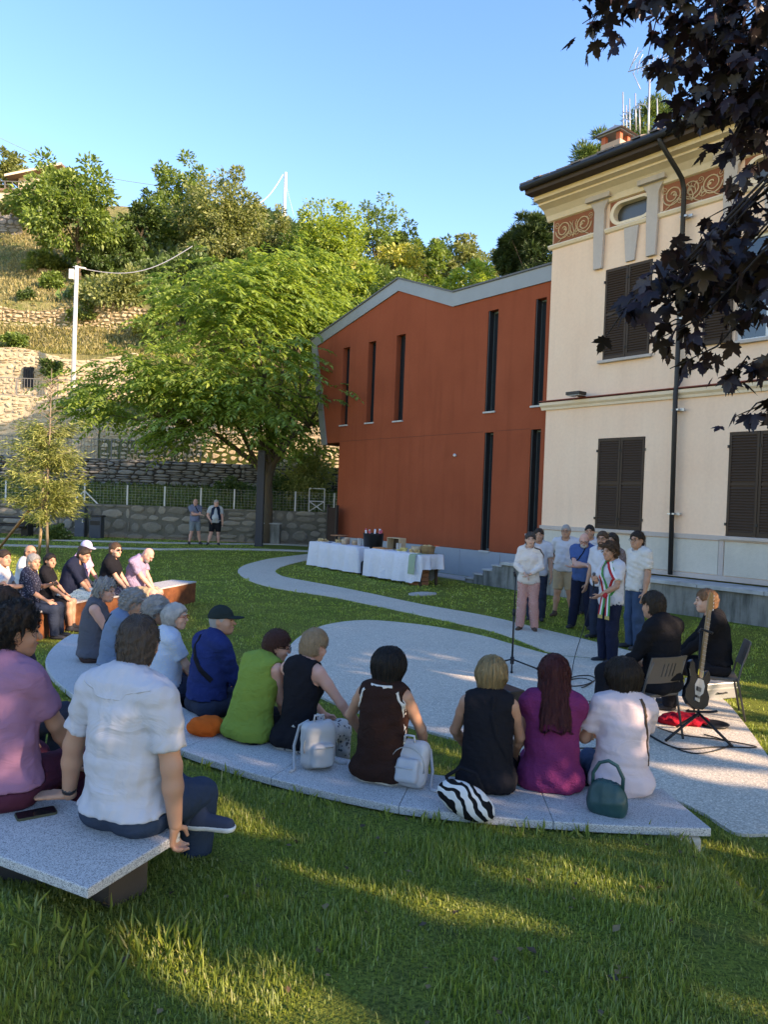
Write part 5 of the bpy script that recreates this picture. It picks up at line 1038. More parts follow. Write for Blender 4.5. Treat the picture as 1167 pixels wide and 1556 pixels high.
    if face:
        T = Matrix(RH.tolist()).to_4x4(); T.translation = Vector(hc.tolist())
        for q in (-1, 1):
            e = MB().lathe([(.0, -.007), (.007, -.003), (.0085, 0), (.007, .003), (.0, .007)], n=8).build('eye', EYEM, o, True); e.matrix_local = T @ Matrix.Translation((q*.033, .089, .009)) @ Matrix.Diagonal((1.15, .6, .7, 1))
            e = MB().tube([(q*.016, .098, .030), (q*.034, .0985, .036), (q*.052, .088, .030)], .004, 5).build('eyebrow', HMt or HM['grey'], o, True); e.matrix_local = T
        e = MB().tube([(-.024, .094, -.056), (-.010, .1035, -.053), (0, .104, -.054), (.010, .1035, -.053), (.024, .094, -.056)], [.002, .0042, .0045, .0042, .002], 6).build('mouth', LIPM, o, True); e.matrix_local = T
    if glasses:
        T = Matrix(RH.tolist()).to_4x4(); T.translation = Vector(hc.tolist()); m = MB()
        for q in (-1, 1):
            ring = [(q*.034+.024*math.cos(a), .112-.10*abs(.024*math.cos(a)*q+.034*0)*.3, .008+.018*math.sin(a)) for a in np.linspace(0, 2*PI, 13)]; m.tube(ring, .0025, 5, False); m.tube([(q*.058, .108, .012), (q*.079, .06, .012), (q*.083, -.005, .006)], .0025, 5)
        m.tube([(-.010, .113, .012), (.010, .113, .012)], .0025, 5); g = m.build('glasses', BLACKP if glasses != 'red' else mat('red_frame', (.3, .03, .02), .4), o, True); g.matrix_local = T
        if glasses == 'sun':
            for q in (-1, 1): MB().add([(q*.034+.022*math.cos(a), .111, .007+.018*math.sin(a)) for a in np.linspace(0, 2*PI, 12, endpoint=False)], [tuple(range(12))]).build('lens', EYEM, g)
    info = dict(o=o, s=s, p=(p0, p1, p2, p3), hc=hc, RH=RH, R2=R2, topf=topf, sh=sh, arms=arms, legs=lg, body=body, w=w, hip=hip)
    return info
def onsurf(fn, pts, center, off=.006, rmax=.45):
    """march each point outwards from its own axis until it leaves the cloth, so straps follow the body"""
    out = []
    for p, c in zip(pts, center):
        d = nrm(np.array(p)-np.array(c)); t = np.linspace(.0, rmax, 90); Q = f32(c)+t[:, None].astype(np.float32)*f32(d); v = fn(Q); k = np.where(v < 0)[0]; r = t[k[-1]] if len(k) else .05; out.append(np.array(c)+d*(r+off))
    return out
def strap(info, spec, width, m, name, off=.008, parent=None, fn=None, lat=0.):
    """spec: list of (height fraction 0 pelvis .. 1 neck, angle from front in degrees towards the figure's right)"""
    p = info['p']; ax = [p[0], p[1], p[2], p[3]]; P, C = [], []
    S_ = []
    for (a, b) in zip(spec[:-1], spec[1:]):
        for k in range(6): S_.append((a[0]+(b[0]-a[0])*k/6, a[1]+(b[1]-a[1])*k/6))
    S_.append(spec[-1])
    for t, an in S_:
        u = t*3; i = min(2, int(u)); c = ax[i]+(ax[i+1]-ax[i])*(u-i); q = math.radians(an); P.append(c+np.array([math.sin(q), math.cos(q), 0.15 if t > .9 else 0])); C.append(c)
    S3 = onsurf(fn or info['topf'], P, C, off); n = len(S3); m_ = MB(); vs = []
    for i in range(n):
        T = nrm(S3[min(i+1, n-1)]-S3[max(i-1, 0)]); N = nrm(S3[i]-C[i]); B = nrm(np.cross(T, N)); S3[i] = S3[i]+0; Z = S3[i]+B*lat; vs += [Z-B*width/2, Z+B*width/2, Z+B*width/2-N*.012, Z-B*width/2-N*.012]
    fs = [f for i in range(n-1) for f in ((4*i, 4*i+1, 4*i+5, 4*i+4), (4*i+1, 4*i+2, 4*i+6, 4*i+5), (4*i+3, 4*i, 4*i+4, 4*i+7))]
    m_.add(vs, fs); return m_.build(name, m, parent or info['o'], True)
# ------------------------------------------------------------------ people
ZS = .36      # seat height of the long curved bench
def seatpt(px, py, z=ZS):
    p = onz(px, py, z); return (float(p[0]), float(p[1]), z)
def face(p, tx, ty): return math.atan2(-(tx-p[0]), ty-p[1])
T = {}
def tc(k, *a, **kw): T[k] = cloth(k, *a, **kw); return T[k]
WHITE = tc('white_cotton', (.43, .44, .48), .05, wr=.6, scale=5); WHITE2 = tc('white_jersey', (.48, .48, .50), .04, wr=.4); MAUVE = tc('mauve_cotton', (.27, .135, .21), .08, wr=.5, scale=6); MAROON = tc('maroon_trousers', (.075, .02, .035)); SLATE = tc('slate_blue_trousers', (.028, .045, .075), wr=.3)
GREEN = tc('green_linen', (.165, .245, .045), .08, wr=.55); NAVYJ = tc('navy_jacket', (.012, .028, .11), .12, wr=.6); BROWNT = tc('dark_brown_knit', (.030, .014, .011), .1); PURP = tc('plum_crinkle', (.17, .026, .095), .15, wr=.35, scale=40); PINKW = tc('pale_pink_tee', (.58, .47, .48), .06, wr=.3, scale=6); GREYT = tc('grey_tank', (.085, .085, .10), .1, wr=.4); BLUEG = tc('dusty_blue', (.125, .18, .26), .1, wr=.5)
CAMO = tc('leaf_print', (.065, .06, .030), pat='camo', c2=(.24, .20, .10), c3=(.12, .11, .06), ps=26); LBLUE = tc('light_blue_print', (.38, .46, .56), pat='print', c2=(.5, .5, .5), ps=60); NAVYT = tc('navy_top', (.013, .017, .035)); PLAID = tc('purple_check', (.22, .16, .25), pat='plaid', c2=(.33, .26, .36), ps=22); KHAKI = tc('khaki_shorts', (.33, .26, .17)); KHAK2 = tc('sand_shorts', (.36, .27, .17)); PINKH = tc('pink_top', (.55, .33, .42)); LILAC = tc('lilac_hat', (.42, .40, .56)); FLORAL = tc('pale_print_skirt', (.34, .45, .47), pat='print', c2=(.12, .2, .24), ps=40)
BLUET = tc('royal_blue_tee', (.045, .10, .24), .08); DENIM = tc('blue_jeans', (.035, .065, .115), .25); CREAMS = tc('cream_blouse', (.62, .54, .48), .05, wr=.6); PATT = tc('red_white_trousers', (.42, .13, .10), pat='squares', c2=(.60, .48, .42), ps=28); OFFW = tc('off_white_shirt', (.56, .53, .48), pat='print', c2=(.5, .47, .42), ps=90); GREYB = tc('grey_blue_tee', (.15, .17, .24)); GREYS = tc('grey_shorts', (.17, .20, .21)); LGREY = tc('light_grey_tee', (.40, .43, .44)); NVEST = tc('navy_vest', (.014, .024, .05)); BRNP = tc('brown_floral', (.16, .12, .11), pat='print', c2=(.3, .25, .24), ps=50); TRIMW = tc('white_trim', (.58, .55, .50)); BLACKC = tc('black_shirt', (.010, .010, .012), wr=.5)
CAPM = tc('dark_green_cap', (.016, .026, .026), .2); DNAVY = tc('dark_patterned_scarf', (.02, .022, .04), pat='print', c2=(.12, .13, .18), ps=40)
# --- the second row bench, nearest to the viewer
BZ = .665; dirB = nrm([.2, .48, 0]); perp = nrm([-.43, .23, 0])
pm = onz(212, 1268, BZ); YW = face(pm, pm[0]+.42, pm[1]+1)
man = person('seated man from behind in a white short sleeved shirt, leaning on his left hand', (pm[0]-.08, pm[1]+.11, BZ), YW, H=1.68, sit=.42, sex='m', w=1.06, lean=-.06, side=0.0, hunch=.2, head=(.5, .12, .03), armL=(-.345, -.02, .035), armR=(.285, -.02, -.075), hints=[(-.55, -.4, .1), (.9, -.35, .1)], hands=('flat', 'grip'), hdir=[((-.85, -.25, -.10), (.15, .85, .1)), ((-.25, .25, -.9), (-.3, .9, .2))], skn='tan', top=('shirt', WHITE), bottom=('trousers', SLATE), hair=('crop', 'salt'), res=.0115, seed=1, hem=-.015, belly=.02, legs=[((-.18, .42, .05), (.10, .36, -.06), (1, .25, 0)), ((.05, .44, -.02), (.04, .44, -.34))], shoes=mat('navy_canvas_shoe', (.035, .045, .075), .8), sole=SOLE, face=True)
pk = onz(15, 1225, BZ)
pink = person('seated person in a mauve short sleeved shirt and maroon trousers at the left edge', (pk[0]-.10, pk[1]+.06, BZ), YW+.18, H=1.66, sit=.42, sex='f', w=1.16, lean=.06, hunch=.2, head=(-.65, .05, 0), armL=(-.12, .35, .14), armR=(.20, .30, .14), hints=[(-.8, -.6, 0), (.8, -.6, -.2)], skn='tan', top=('tee', MAUVE), bottom=('trousers', MAROON), hair=('curly', 'black'), res=.0125, seed=2, hem=-.02)
c1 = onz(-22, 1135, BZ); person('woman with dark pulled back hair cut off by the left picture edge', (c1[0]-.02, c1[1]+.12, BZ), YW+.05, H=1.62, sit=.42, w=1.0, head=(-.5, 0, 0), skn='tan', top=('tee', NAVYT), hair=('bun', 'dark'), res=.016, seed=3)
# --- curved bench, right half, from behind
cx_, cy_ = 1.9, 9.6
def sitter(label, px, py, tx=None, **kw):
    p = seatpt(px, py); yaw = face(p, *(tx or (cx_, cy_))); dx, dy = -math.sin(yaw), math.cos(yaw); back = kw.pop('fwd', .13)
    return person(label, (p[0]+dx*back, p[1]+dy*back, ZS), yaw+kw.pop('turn', 0), sit=ZS, **kw)
d1 = sitter('seated woman in a sleeveless bright green top bending forward', 358, 1128, H=1.52, w=1.12, lean=.30, hunch=.35, side=.04, head=(-.75, .25, .1), armL=(-.12, .36, .12), armR=(.10, .33, .10), skn='pink', top=('sleeveless', GREEN), bottom=('trousers', BLK), hair=('short', 'auburn'), res=.0135, seed=4, hem=-.10, glasses='yes')
d2 = sitter('seated woman in a black tank top reaching to her right', 434, 1143, H=1.55, w=.98, lean=.16, hunch=.22, head=(-.35, .25, .02), armL=(.02, .36, .16), armR=(.40, .26, .15), hints=[(-.8, -.5, 0), (.8, -.3, -.5)], hands=('relax', 'relax'), skn='pink', top=('tank', BLK), bottom=('trousers', tc('white_print_trousers', (.5, .48, .44), pat='print', c2=(.1, .1, .12), ps=30)), hair=('short', 'sand'), res=.0125, seed=5, hem=-.085)
d3 = sitter('seated woman with a black bob and a dark brown sleeveless top with white edging', 568, 1192, H=1.52, w=1.05, lean=.06, hunch=.15, head=(0, .1, 0), armL=(-.30, .30, .20), armR=(.22, .30, .16), hints=[(-.9, -.2, -.3), (.9, -.5, -.3)], skn='tan', top=('sleeveless', BROWNT), bottom=('trousers', TRIMW), hair=('bob', 'black'), res=.0125, seed=6, hem=-.085)
d4 = sitter('seated woman with a blond bob in a black sleeveless top with a shoulder bag', 735, 1208, H=1.50, w=1.02, lean=.05, hunch=.14, head=(-.1, .05, .03), armL=(-.20, .30, .18), armR=(.18, .30, .16), hints=[(-.9, -.5, -.3), (.9, -.5, -.3)], skn='tan', top=('sleeveless', BLK), bottom=('trousers', BLK), hair=('shag', 'blond'), res=.0125, seed=7, hem=-.105)
d5 = sitter('seated woman with long dark red hair in a plum smocked dress', 838, 1206, H=1.52, w=1.12, lean=.05, hunch=.12, head=(.05, .05, 0), skn='pink', top=('dress', PURP), bottom=('skirt', PURP), hair=('long', 'red'), res=.0125, seed=8, hem=-.11, neckline=.095)
d6 = sitter('seated woman with a dark bob in a pale pink and white tee shirt', 950, 1212, H=1.52, w=1.06, lean=.06, hunch=.15, side=.02, head=(.25, .05, 0), armL=(-.16, .30, .28), armR=(.15, .32, .15), skn='tan', top=('tee', PINKW), bottom=('trousers', DENIM), hair=('bob', 'dark'), res=.0125, seed=9, hem=-.11)
# --- curved bench, left half
b5 = sitter('seated man in a dark cap and navy jacket with a strap', 292, 1085, (2.6, 9.4), H=1.60, sex='m', w=1.08, lean=.10, hunch=.25, head=(-.75, -.05, 0), skn='tan', top=('long', NAVYJ), bottom=('trousers', TROU), hair=('cap', 'grey', CAPM), res=.015, seed=10, glasses=None)
b4 = sitter('white haired woman in red glasses and light blue half hidden by the white shirt', 228, 1062, (2.6, 9.4), H=1.50, w=1., lean=.05, hunch=.2, head=(-.7, 0, 0), skn='fair', top=('tee', LBLUE), hair=('shag', 'white'), glasses='red', res=.017, seed=11)
b3 = sitter('grey curly haired woman in an olive leaf print blouse on the left bench', 190, 1052, (2.6, 9.4), H=1.55, w=1.06, lean=.06, hunch=.3, head=(-.35, .2, 0), skn='tan', top=('tee', CAMO), bottom=('trousers', TROU), hair=('curly', 'grey'), res=.016, seed=12)
b2 = sitter('grey haired woman in a dusty blue tee shirt with a black bag strap', 152, 1030, (2.6, 9.4), H=1.56, w=1.10, lean=.12, hunch=.3, head=(-.3, .2, 0), skn='fair', top=('tee', BLUEG), bottom=('trousers', TROU), hair=('curly', 'grey'), res=.016, seed=13)
b1 = sitter('grey haired woman in a dark grey sleeveless top on the curved bench', 122, 1003, (2.6, 9.6), H=1.57, w=1.10, lean=.05, hunch=.25, head=(-.45, .1, 0), skn='pink', top=('sleeveless', GREYT), bottom=('trousers', tc('brown_trousers', (.07, .04, .035))), hair=('curly', 'grey'), res=.016, seed=14, hem=-.05)
# --- the far bench at left, seen from the front side
def far_sitter(label, px, py_head, d, H, zt=.37, **kw):
    q = ony(px, py_head, d); tgt = kw.pop('tgt', (3.5, 12.5)); return person(label, (float(q[0]), d, zt), face(q, *tgt)+kw.pop('turn', 0), H=H, sit=zt, **kw)
a8 = far_sitter('bald man in a purple checked shirt and sand shorts looking down at his hands', 203, 860, 12.9, 1.66, sex='m', w=1.08, lean=.22, hunch=.3, head=(-.1, .75, 0), armL=(-.02, .36, .12), armR=(.06, .38, .12), skn='pink', top=('tee', PLAID), bottom=('shorts', KHAKI), hair=('none', 'grey'), beard='grey', res=.018, seed=20, belly=.03, tgt=(2, 12.2), legs=[((-.14, .42, .05), (-.16, .52, -.36)), ((.14, .42, .05), (.12, .38, -.36))])
a7 = far_sitter('woman with tied brown hair, sunglasses and a black tee shirt on the far bench', 166, 855, 12.6, 1.68, w=1.12, lean=.12, head=(-.5, 0, 0), armL=(.02, .34, .16), armR=(.12, .36, .1), skn='fair', top=('tee', BLK), bottom=('shorts', DNAVY), hair=('bun', 'brown'), glasses='sun', res=.018, seed=21, tgt=(4, 13.))
a6 = far_sitter('woman in a lilac hat and pink top hidden behind the woman in navy', 122, 855, 13.2, 1.64, w=.98, lean=.1, head=(-.3, .2, 0), skn='fair', top=('tee', PINKH), bottom=('trousers', TROU), hair=('cap', 'grey', LILAC), res=.02, seed=22, face=False)
a5 = far_sitter('woman with dark hair in a bun, navy top and pale print shorts leaning forward', 106, 862, 12.0, 1.66, w=1.15, lean=.2, hunch=.35, head=(-.4, .35, 0), armL=(0, .36, .14), armR=(.1, .36, .14), skn='tan', top=('half', NAVYT), bottom=('skirt', FLORAL), hair=('bun', 'dark'), res=.018, seed=23, tgt=(4, 13.))
a4 = far_sitter('young woman with black tied hair in a black tee shirt with white print', 70, 882, 11.3, 1.46, w=.92, lean=.05, head=(-.75, .05, 0), armL=(.1, .36, .2), armR=(.2, .34, .2), skn='tan', top=('tee', BLK), bottom=('shorts', BLK), hair=('tail', 'black'), res=.017, seed=24, tgt=(4, 13))
a3 = far_sitter('balding man with glasses in a white shirt on the far bench', 38, 855, 11.9, 1.6, sex='m', w=1.02, lean=.08, head=(-.45, .05, 0), armL=(.1, .36, .2), armR=(.22, .34, .18), skn='tan', top=('tee', WHITE2), bottom=('shorts', NAVYT), hair=('fringe', 'dark'), glasses='yes', res=.018, seed=25, tgt=(4, 13))
a2 = far_sitter('grey haired woman in a dark patterned blouse holding her hand up', 44, 878, 10.7, 1.52, w=1.02, lean=.05, head=(-.6, .05, 0), armL=(-.18, .30, .42), armR=(.16, .32, .2), skn='tan', top=('half', DNAVY), bottom=('trousers', TROU), hair=('short', 'grey'), res=.017, seed=26, tgt=(4, 12))
a1 = far_sitter('dark haired man in a white tee shirt cut by the left picture edge', 2, 868, 10.7, 1.6, sex='m', w=1., head=(-.5, 0, 0), armR=(.2, .38, .4), skn='tan', top=('tee', WHITE2), bottom=('trousers', TROU), hair=('short', 'dark'), res=.018, seed=27, tgt=(4, 12))
# --- the standing group
def stander(label, px, d, H, **kw):
    q = ony(px, 900, d); x = float(q[0]); tgt = kw.pop('tgt', (1.5, 10.)); z = kw.pop('z', max(0, gz1(x, d))); return person(label, (x, d, z), face((x, d), *tgt), H=H, **kw)
cross = dict(armL=(.10, .20, 1.10), armR=(-.10, .23, 1.13), hints=[(-.9, .1, -.8), (.9, .1, -.8)], hands=('relax', 'relax'))
f1 = stander('smiling woman in a cream blouse and red and white patterned trousers', 803, 13.0, 1.68, w=1.0, armL=(-.04, .21, 1.0), armR=(.05, .22, 1.0), hints=[(-.9, -.2, -.4), (.9, -.2, -.4)], head=(.15, .05, 0), skn='fair', top=('long', CREAMS), bottom=('trousers', PATT), hair=('short', 'salt'), shoes=SANDAL, res=.016, seed=30, hem=-.09, tgt=(.5, 6), legs=[((-.10, .03, .475), (-.13, 0, .085)), ((.10, .04, .475), (.12, .03, .085))])
f2 = stander('man in a white tee shirt almost hidden behind the woman in cream', 816, 14.2, 1.72, sex='m', skn='tan', top=('tee', WHITE2), bottom=('trousers', TROU), hair=('short', 'dark'), res=.02, seed=31, tgt=(1, 8))
f3 = stander('grey haired man in white tee shirt and beige shorts with hands behind back', 857, 14.8, 1.80, sex='m', w=1.05, armL=(-.12, -.16, .95), armR=(.12, -.16, .95), hints=[(-1, -.3, 0), (1, -.3, 0)], skn='tan', top=('tee', WHITE2), bottom=('shorts', KHAK2), hair=('crop', 'grey'), glasses='yes', shoes=SANDAL, res=.018, seed=32, belly=.02, tgt=(.5, 8), legs=[((-.11, .03, .475), (-.16, 0, .085)), ((.11, .03, .475), (.15, .02, .085))])
f4 = stander('bald bearded man in a royal blue tee shirt with folded arms', 886, 13.4, 1.72, sex='m', w=1.12, **cross, head=(.1, .45, 0), skn='pink', top=('tee', BLUET), bottom=('trousers', NAVYT), hair=('none', 'grey'), beard='white', glasses='yes', res=.017, seed=33, belly=.03, tgt=(.8, 8), legs=[((-.11, .03, .475), (-.14, 0, .085)), ((.12, .03, .475), (.17, .02, .085))])
f5 = stander('young man with dark hair in a white tee shirt at the back of the group', 893, 15.2, 1.80, sex='m', w=.95, skn='tan', top=('tee', WHITE2), bottom=('trousers', TROU), hair=('short', 'black'), res=.018, seed=34, tgt=(1, 8))
f6 = stander('bearded man in glasses standing behind the woman with the sash', 914, 12.4, 1.76, sex='m', w=1.02, head=(.4, 0, 0), skn='tan', top=('tee', WHITE2), bottom=('trousers', TROU), hair=('short', 'brown'), beard='brown', glasses='yes', res=.018, seed=35, tgt=(1, 10.5))
f7 = stander('dark haired woman in a brown floral top at the back between two men', 928, 13.0, 1.72, w=1., skn='tan', top=('half', BRNP), bottom=('trousers', TROU), hair=('long', 'dark'), res=.02, seed=36, tgt=(1, 9))
f9 = stander('tall dark haired man in an off white shirt and blue jeans', 968, 11.6, 1.80, sex='m', w=1.02, armR=(.27, -.08, .86), hints=[None, (.9, -.5, 0)], head=(.35, .02, 0), skn='tan', top=('shirt', OFFW), bottom=('trousers', DENIM), hair=('short', 'dark'), glasses='yes', res=.016, seed=37, hem=-.05, tgt=(0, 10.5))
f8 = stander('woman with curly brown hair speaking into a microphone with a tricolour sash', 928, 10.45, 1.66, w=1.08, armL=(-.06, .21, .98), armR=(-.01, .25, 1.16), hints=[(-.9, -.3, -.5), (.9, -.2, -.6)], hands=('relax', 'fist'), hdir=[None, ((-.5, .6, .45), (-.2, .2, 1))], head=(.15, .05, 0), skn='tan', top=('tee', WHITE2), bottom=('trousers', NAVYT), hair=('curly', 'brown'), res=.014, seed=38, hem=-.10, tgt=(-.6, 9.0), bust=1.1)
# --- far men by the wall
g1 = stander('bald man in grey shorts with folded arms standing by the far wall', 292, 29.2, 1.76, sex='m', w=1.04, **cross, head=(-.5, .1, 0), skn='pink', top=('tee', GREYB), bottom=('shorts', GREYS), hair=('fringe', 'grey'), res=.02, seed=40, tgt=(2, 14), legs=[((-.14, .04, .475), (-.22, 0, .085)), ((.12, .03, .475), (.2, .02, .085))])
g2 = stander('stout man in a navy vest and black shorts by the wall', 323, 29.2, 1.76, sex='m', w=1.16, head=(.5, .1, 0), armR=(.18, .14, .93), hints=[None, (.9, -.5, 0)], skn='pink', top=('tee', LGREY), bottom=('shorts', BLK), hair=('crop', 'grey'), glasses='yes', res=.02, seed=41, belly=.07, tgt=(-3, 14), legs=[((-.12, .04, .475), (-.14, 0, .085)), ((.14, .03, .475), (.24, .02, .085))])
# --- musicians on chairs
CHZ = .43
def chairpt(px, py, d): q = ony(px, py, d); return float(q[0])
e1x, e1y = 2.66, 7.1; e2x, e2y = 3.54, 7.95
e1 = person('seated musician in black with dark hair, back to the viewer on a grey chair', (e1x, e1y, CHZ), .62, H=1.74, sit=CHZ-.02, sex='m', w=1.06, lean=.05, hunch=.3, head=(-.1, .12, 0), skn='tan', top=('long', BLACKC), bottom=('trousers', BLK), hair=('short', 'dark'), res=.0155, seed=50, armL=(-.2, .3, .2), armR=(.2, .3, .2), legs=[((-.34, .36, .14), (-.36, .36, -.38)), ((.16, .43, .05), (.14, .46, -.38))])
e2 = person('seated musician in black with light brown hair, in profile beside the guitar', (e2x, e2y, CHZ), 1.25, H=1.66, sit=CHZ-.02, sex='m', w=1.04, lean=.10, hunch=.2, head=(.05, .05, 0), skn='fair', top=('long', BLACKC), bottom=('trousers', BLK), hair=('short', 'ginger'), res=.0155, seed=51, armL=(-.06, .34, .16), armR=(.06, .36, .16))
# ------------------------------------------------------------------ benches
def arcpt(th, s): r = float(r_out(th))+s; a = math.radians(th); return (ARC_C[0]+r*math.cos(a), ARC_C[1]+r*math.sin(a))
cb = thing('curved_bench', 'long curved bench with a pale speckled granite seat around the paved circle', 'bench', (0, 0, 0))
TH = np.linspace(275.9, 188, 11)
for i in range(10):
    a, b = TH[i]-.012*(i > 0), TH[i+1]+.012; q = np.linspace(a, b, 6); P = [arcpt(t, 0) for t in q]+[arcpt(t, -.58) for t in q[::-1]]
    MB().plate(P, .312, .36).build('seat_slab', GRAN, cb, bevel=.006)
q = np.linspace(274.2, 188.5, 40); P = [arcpt(t, -.10) for t in q]+[arcpt(t, -.46) for t in q[::-1]]; MB().plate(P, -.1, .30).build('base', CONC, cb)
p = arcpt(274.9, -.06); MB().box(p[0]-.16, p[0]+.06, p[1]-.05, p[1]+.10, .0, .30).build('support_stone', m_conc('support_block', (.45, .42, .36), .2), cb, bevel=.02)
ob = thing('bench', 'near granite bench end with a dark recessed base on the grass slope', 'bench', (0, 0, 0))
A = np.array([-1.02, 2.72]); d1_ = np.array([-.882, .472]); d2_ = np.array([.385, .923]); L0 = 0
for i in range(3):
    a, b = i*1.1+.004*(i > 0), (i+1)*1.1-.004; cv = lambda t: A+d1_*t+d2_*(-.045*t*t)
    P = [cv(a), cv(a)+d2_*.53, cv((a+b)/2)+d2_*.53, cv(b)+d2_*.53, cv(b), cv((a+b)/2)]; MB().plate([tuple(x) for x in P], .625, .665).build('seat_slab', GRAN, ob, bevel=.005)
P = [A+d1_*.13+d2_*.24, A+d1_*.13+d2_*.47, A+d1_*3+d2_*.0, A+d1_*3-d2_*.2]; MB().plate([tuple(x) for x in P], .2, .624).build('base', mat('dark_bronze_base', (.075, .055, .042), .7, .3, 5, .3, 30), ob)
fb = thing('rust_bench', 'rust coloured steel bench with a granite top at the far left of the lawn', 'bench', (0, 0, 0))
FR = [(-3.66, 14.9), (-3.95, 13.75), (-4.10, 12.9), (-4.35, 12.3), (-4.6, 11.8), (-4.72, 11.1), (-4.75, 10.3)]
for i in range(6):
    a, b = np.array(FR[i]), np.array(FR[i+1]); t = nrm([*(b-a), 0])[:2]; n_ = np.array([t[1], -t[0]])
    if n_[0] > 0: n_ = -n_
    MB().plate([tuple(a), tuple(b), tuple(b+n_*.52), tuple(a+n_*.52)], -.05, .385).build('side_panel', CORT, fb); MB().plate([tuple(a-n_*.012), tuple(b-n_*.012), tuple(b+n_*.53), tuple(a+n_*.53)], .386, .412).build('seat_slab', GRAN, fb)
# ------------------------------------------------------------------ bags and small things on the benches
def soft(name, fn, lo, hi, h, m, parent=None, loc=(0, 0, 0), rzv=0, smooth=True):
    V, F = surf(fn, lo, hi, h); o = link(name, npmesh(name, V, F, smooth), m, parent, loc); o.rotation_euler = (0, 0, rzv); return o
LEA = lambda n, c, r=.5: mat(n, c, r, .12, 8, .25, 70, .003, spec=.4)
SILV = LEA('silver_grey_leather', (.34, .35, .36)); SILV2 = LEA('pale_grey_leather', (.42, .42, .43)); TEAL = LEA('dark_teal_leather', (.010, .055, .055), .4); ORNG = cloth('orange_cloth', (.62, .10, .015))
def backpack(label, px, py, rzv, m, s=1., tilt=0):
    p = onz(px, py, ZS); o = thing('backpack', label, 'backpack', tuple(p), rzv, 'small grey backpacks')
    def f(P):
        Q = P@f32(rx(tilt)); d = rbox(Q, (0, 0, .15*s), (.115*s, .062*s, .15*s), .055*s); d = smin(d, rbox(Q, (0, -.075*s, .10*s), (.075*s, .03*s, .075*s), .025*s), .012)
        return d+.003*wob(P, 28, 3)
    soft('shell', f, (-.2, -.2, -.03), (.2, .2, .36), .0085, m, o)
    R_ = Matrix(rx(tilt).tolist()).to_4x4()
    for q in (-1, 1):
        m_ = MB().tube([(q*.05*s, .05*s, .29*s), (q*.09*s, .10*s, .25*s), (q*.12*s, .11*s, .12*s), (q*.13*s, .07*s, .02), (q*.16*s, .0, .006), (q*.20*s, -.02*s, .006)], .011, 6).build('strap', m, o, True); m_.matrix_local = R_ if tilt else Matrix()
    MB().tube([(-.035*s, .0, .295*s), (-.03*s, 0, .335*s), (.03*s, 0, .335*s), (.035*s, 0, .295*s)], .008, 6).build('handle', m, o, True)
    MB().tube([(-.115*s*math.cos(a), -.035*s, .15*s+.12*s*math.sin(a)) for a in np.linspace(-.3, PI+.3, 14)], .004, 4).build('zip', STEEL, o, True)
    MB().tube([(-.06*s, -.106*s, .155*s), (.06*s, -.106*s, .155*s)], .004, 4).build('zip', STEEL, o, True)
    return o
backpack('grey zipped backpack standing upright beside the woman in the black tank top', 482, 1166, .5, SILV, 1.02); backpack('slouched pale grey backpack on the bench between brown top and blond bob', 620, 1196, -.35, SILV2, .95, -.35)
p = onz(708, 1236, ZS); zb = thing('zebra_bag', 'black and white zebra striped shoulder bag lying on the bench', 'bag', tuple(p), -.35)
soft('shell', lambda P: ell(P, (0, 0, .07), (.175, .085, .095), ry(.35))+.004*wob(P, 25, 2), (-.25, -.15, -.06), (.25, .15, .25), .0085, cloth('zebra_print', (.01, .01, .011), pat='zebra', c2=(.62, .60, .56), ps=7), zb)
MB().tube([(-.10, .02, .10), (-.13, .03, .18), (-.05, .04, .24), (.04, .04, .22), (.09, .03, .13)], .012, 6).build('handle', BLK, zb, True)
p = onz(922, 1236, ZS); hb = thing('handbag', 'dark teal leather handbag with a looped handle standing on the bench', 'handbag', tuple(p), -.5)
soft('shell', lambda P: np.maximum(smin(ell(P, (0, 0, .085), (.115, .055, .12)), rbox(P, (0, 0, .05), (.105, .05, .05), .04), .04), -ell(P, (0, 0, .235), (.075, .028, .08)))+.003*wob(P, 30, 4), (-.16, -.1, -.03), (.16, .1, .24), .007, TEAL, hb)
MB().tube([(-.085, 0, .15), (-.085, 0, .22), (-.05, 0, .285), (.0, 0, .305), (.05, 0, .285), (.085, 0, .22), (.085, 0, .15)], .011, 8).build('handle', TEAL, hb, True)
p = onz(312, 1116, ZS); tag(soft('orange_bag', lambda P: ell(P, (0, 0, .06), (.14, .10, .075))+.008*wob(P, 22, 8), (-.2, -.16, -.03), (.2, .16, .18), .011, ORNG, None, tuple(p), .3), 'crumpled orange cloth bag on the bench beside the navy jacket', 'bag')
p = onz(54, 1238, .665); ph = thing('phone', 'black phone in a dark case lying on the near bench', 'phone', (p[0], p[1], .6655), -.95); rbm = lambda w, l, z0, z1: [(math.copysign(w, x)+.012*math.cos(a), math.copysign(l, y)+.012*math.sin(a)) for x, y, a0 in ((1, 1, 0), (-1, 1, PI/2), (-1, -1, PI), (1, -1, 1.5*PI)) for a in (a0, a0+.5, a0+1.07, a0+PI/2)]
MB().plate(rbm(.030, .070, 0, 0), 0, .010).build('case', mat('phone_case', (.05, .055, .03), .6), ph); MB().plate(rbm(.027, .067, 0, 0), .0101, .0108).build('screen', m_glass('phone_screen', (.01, .01, .012), .08), ph)
strap(man, [(.93, 118), (.90, 150), (.895, 180), (.90, 210), (.93, 242)], .007, WHITE, 'yoke_seam', .004)
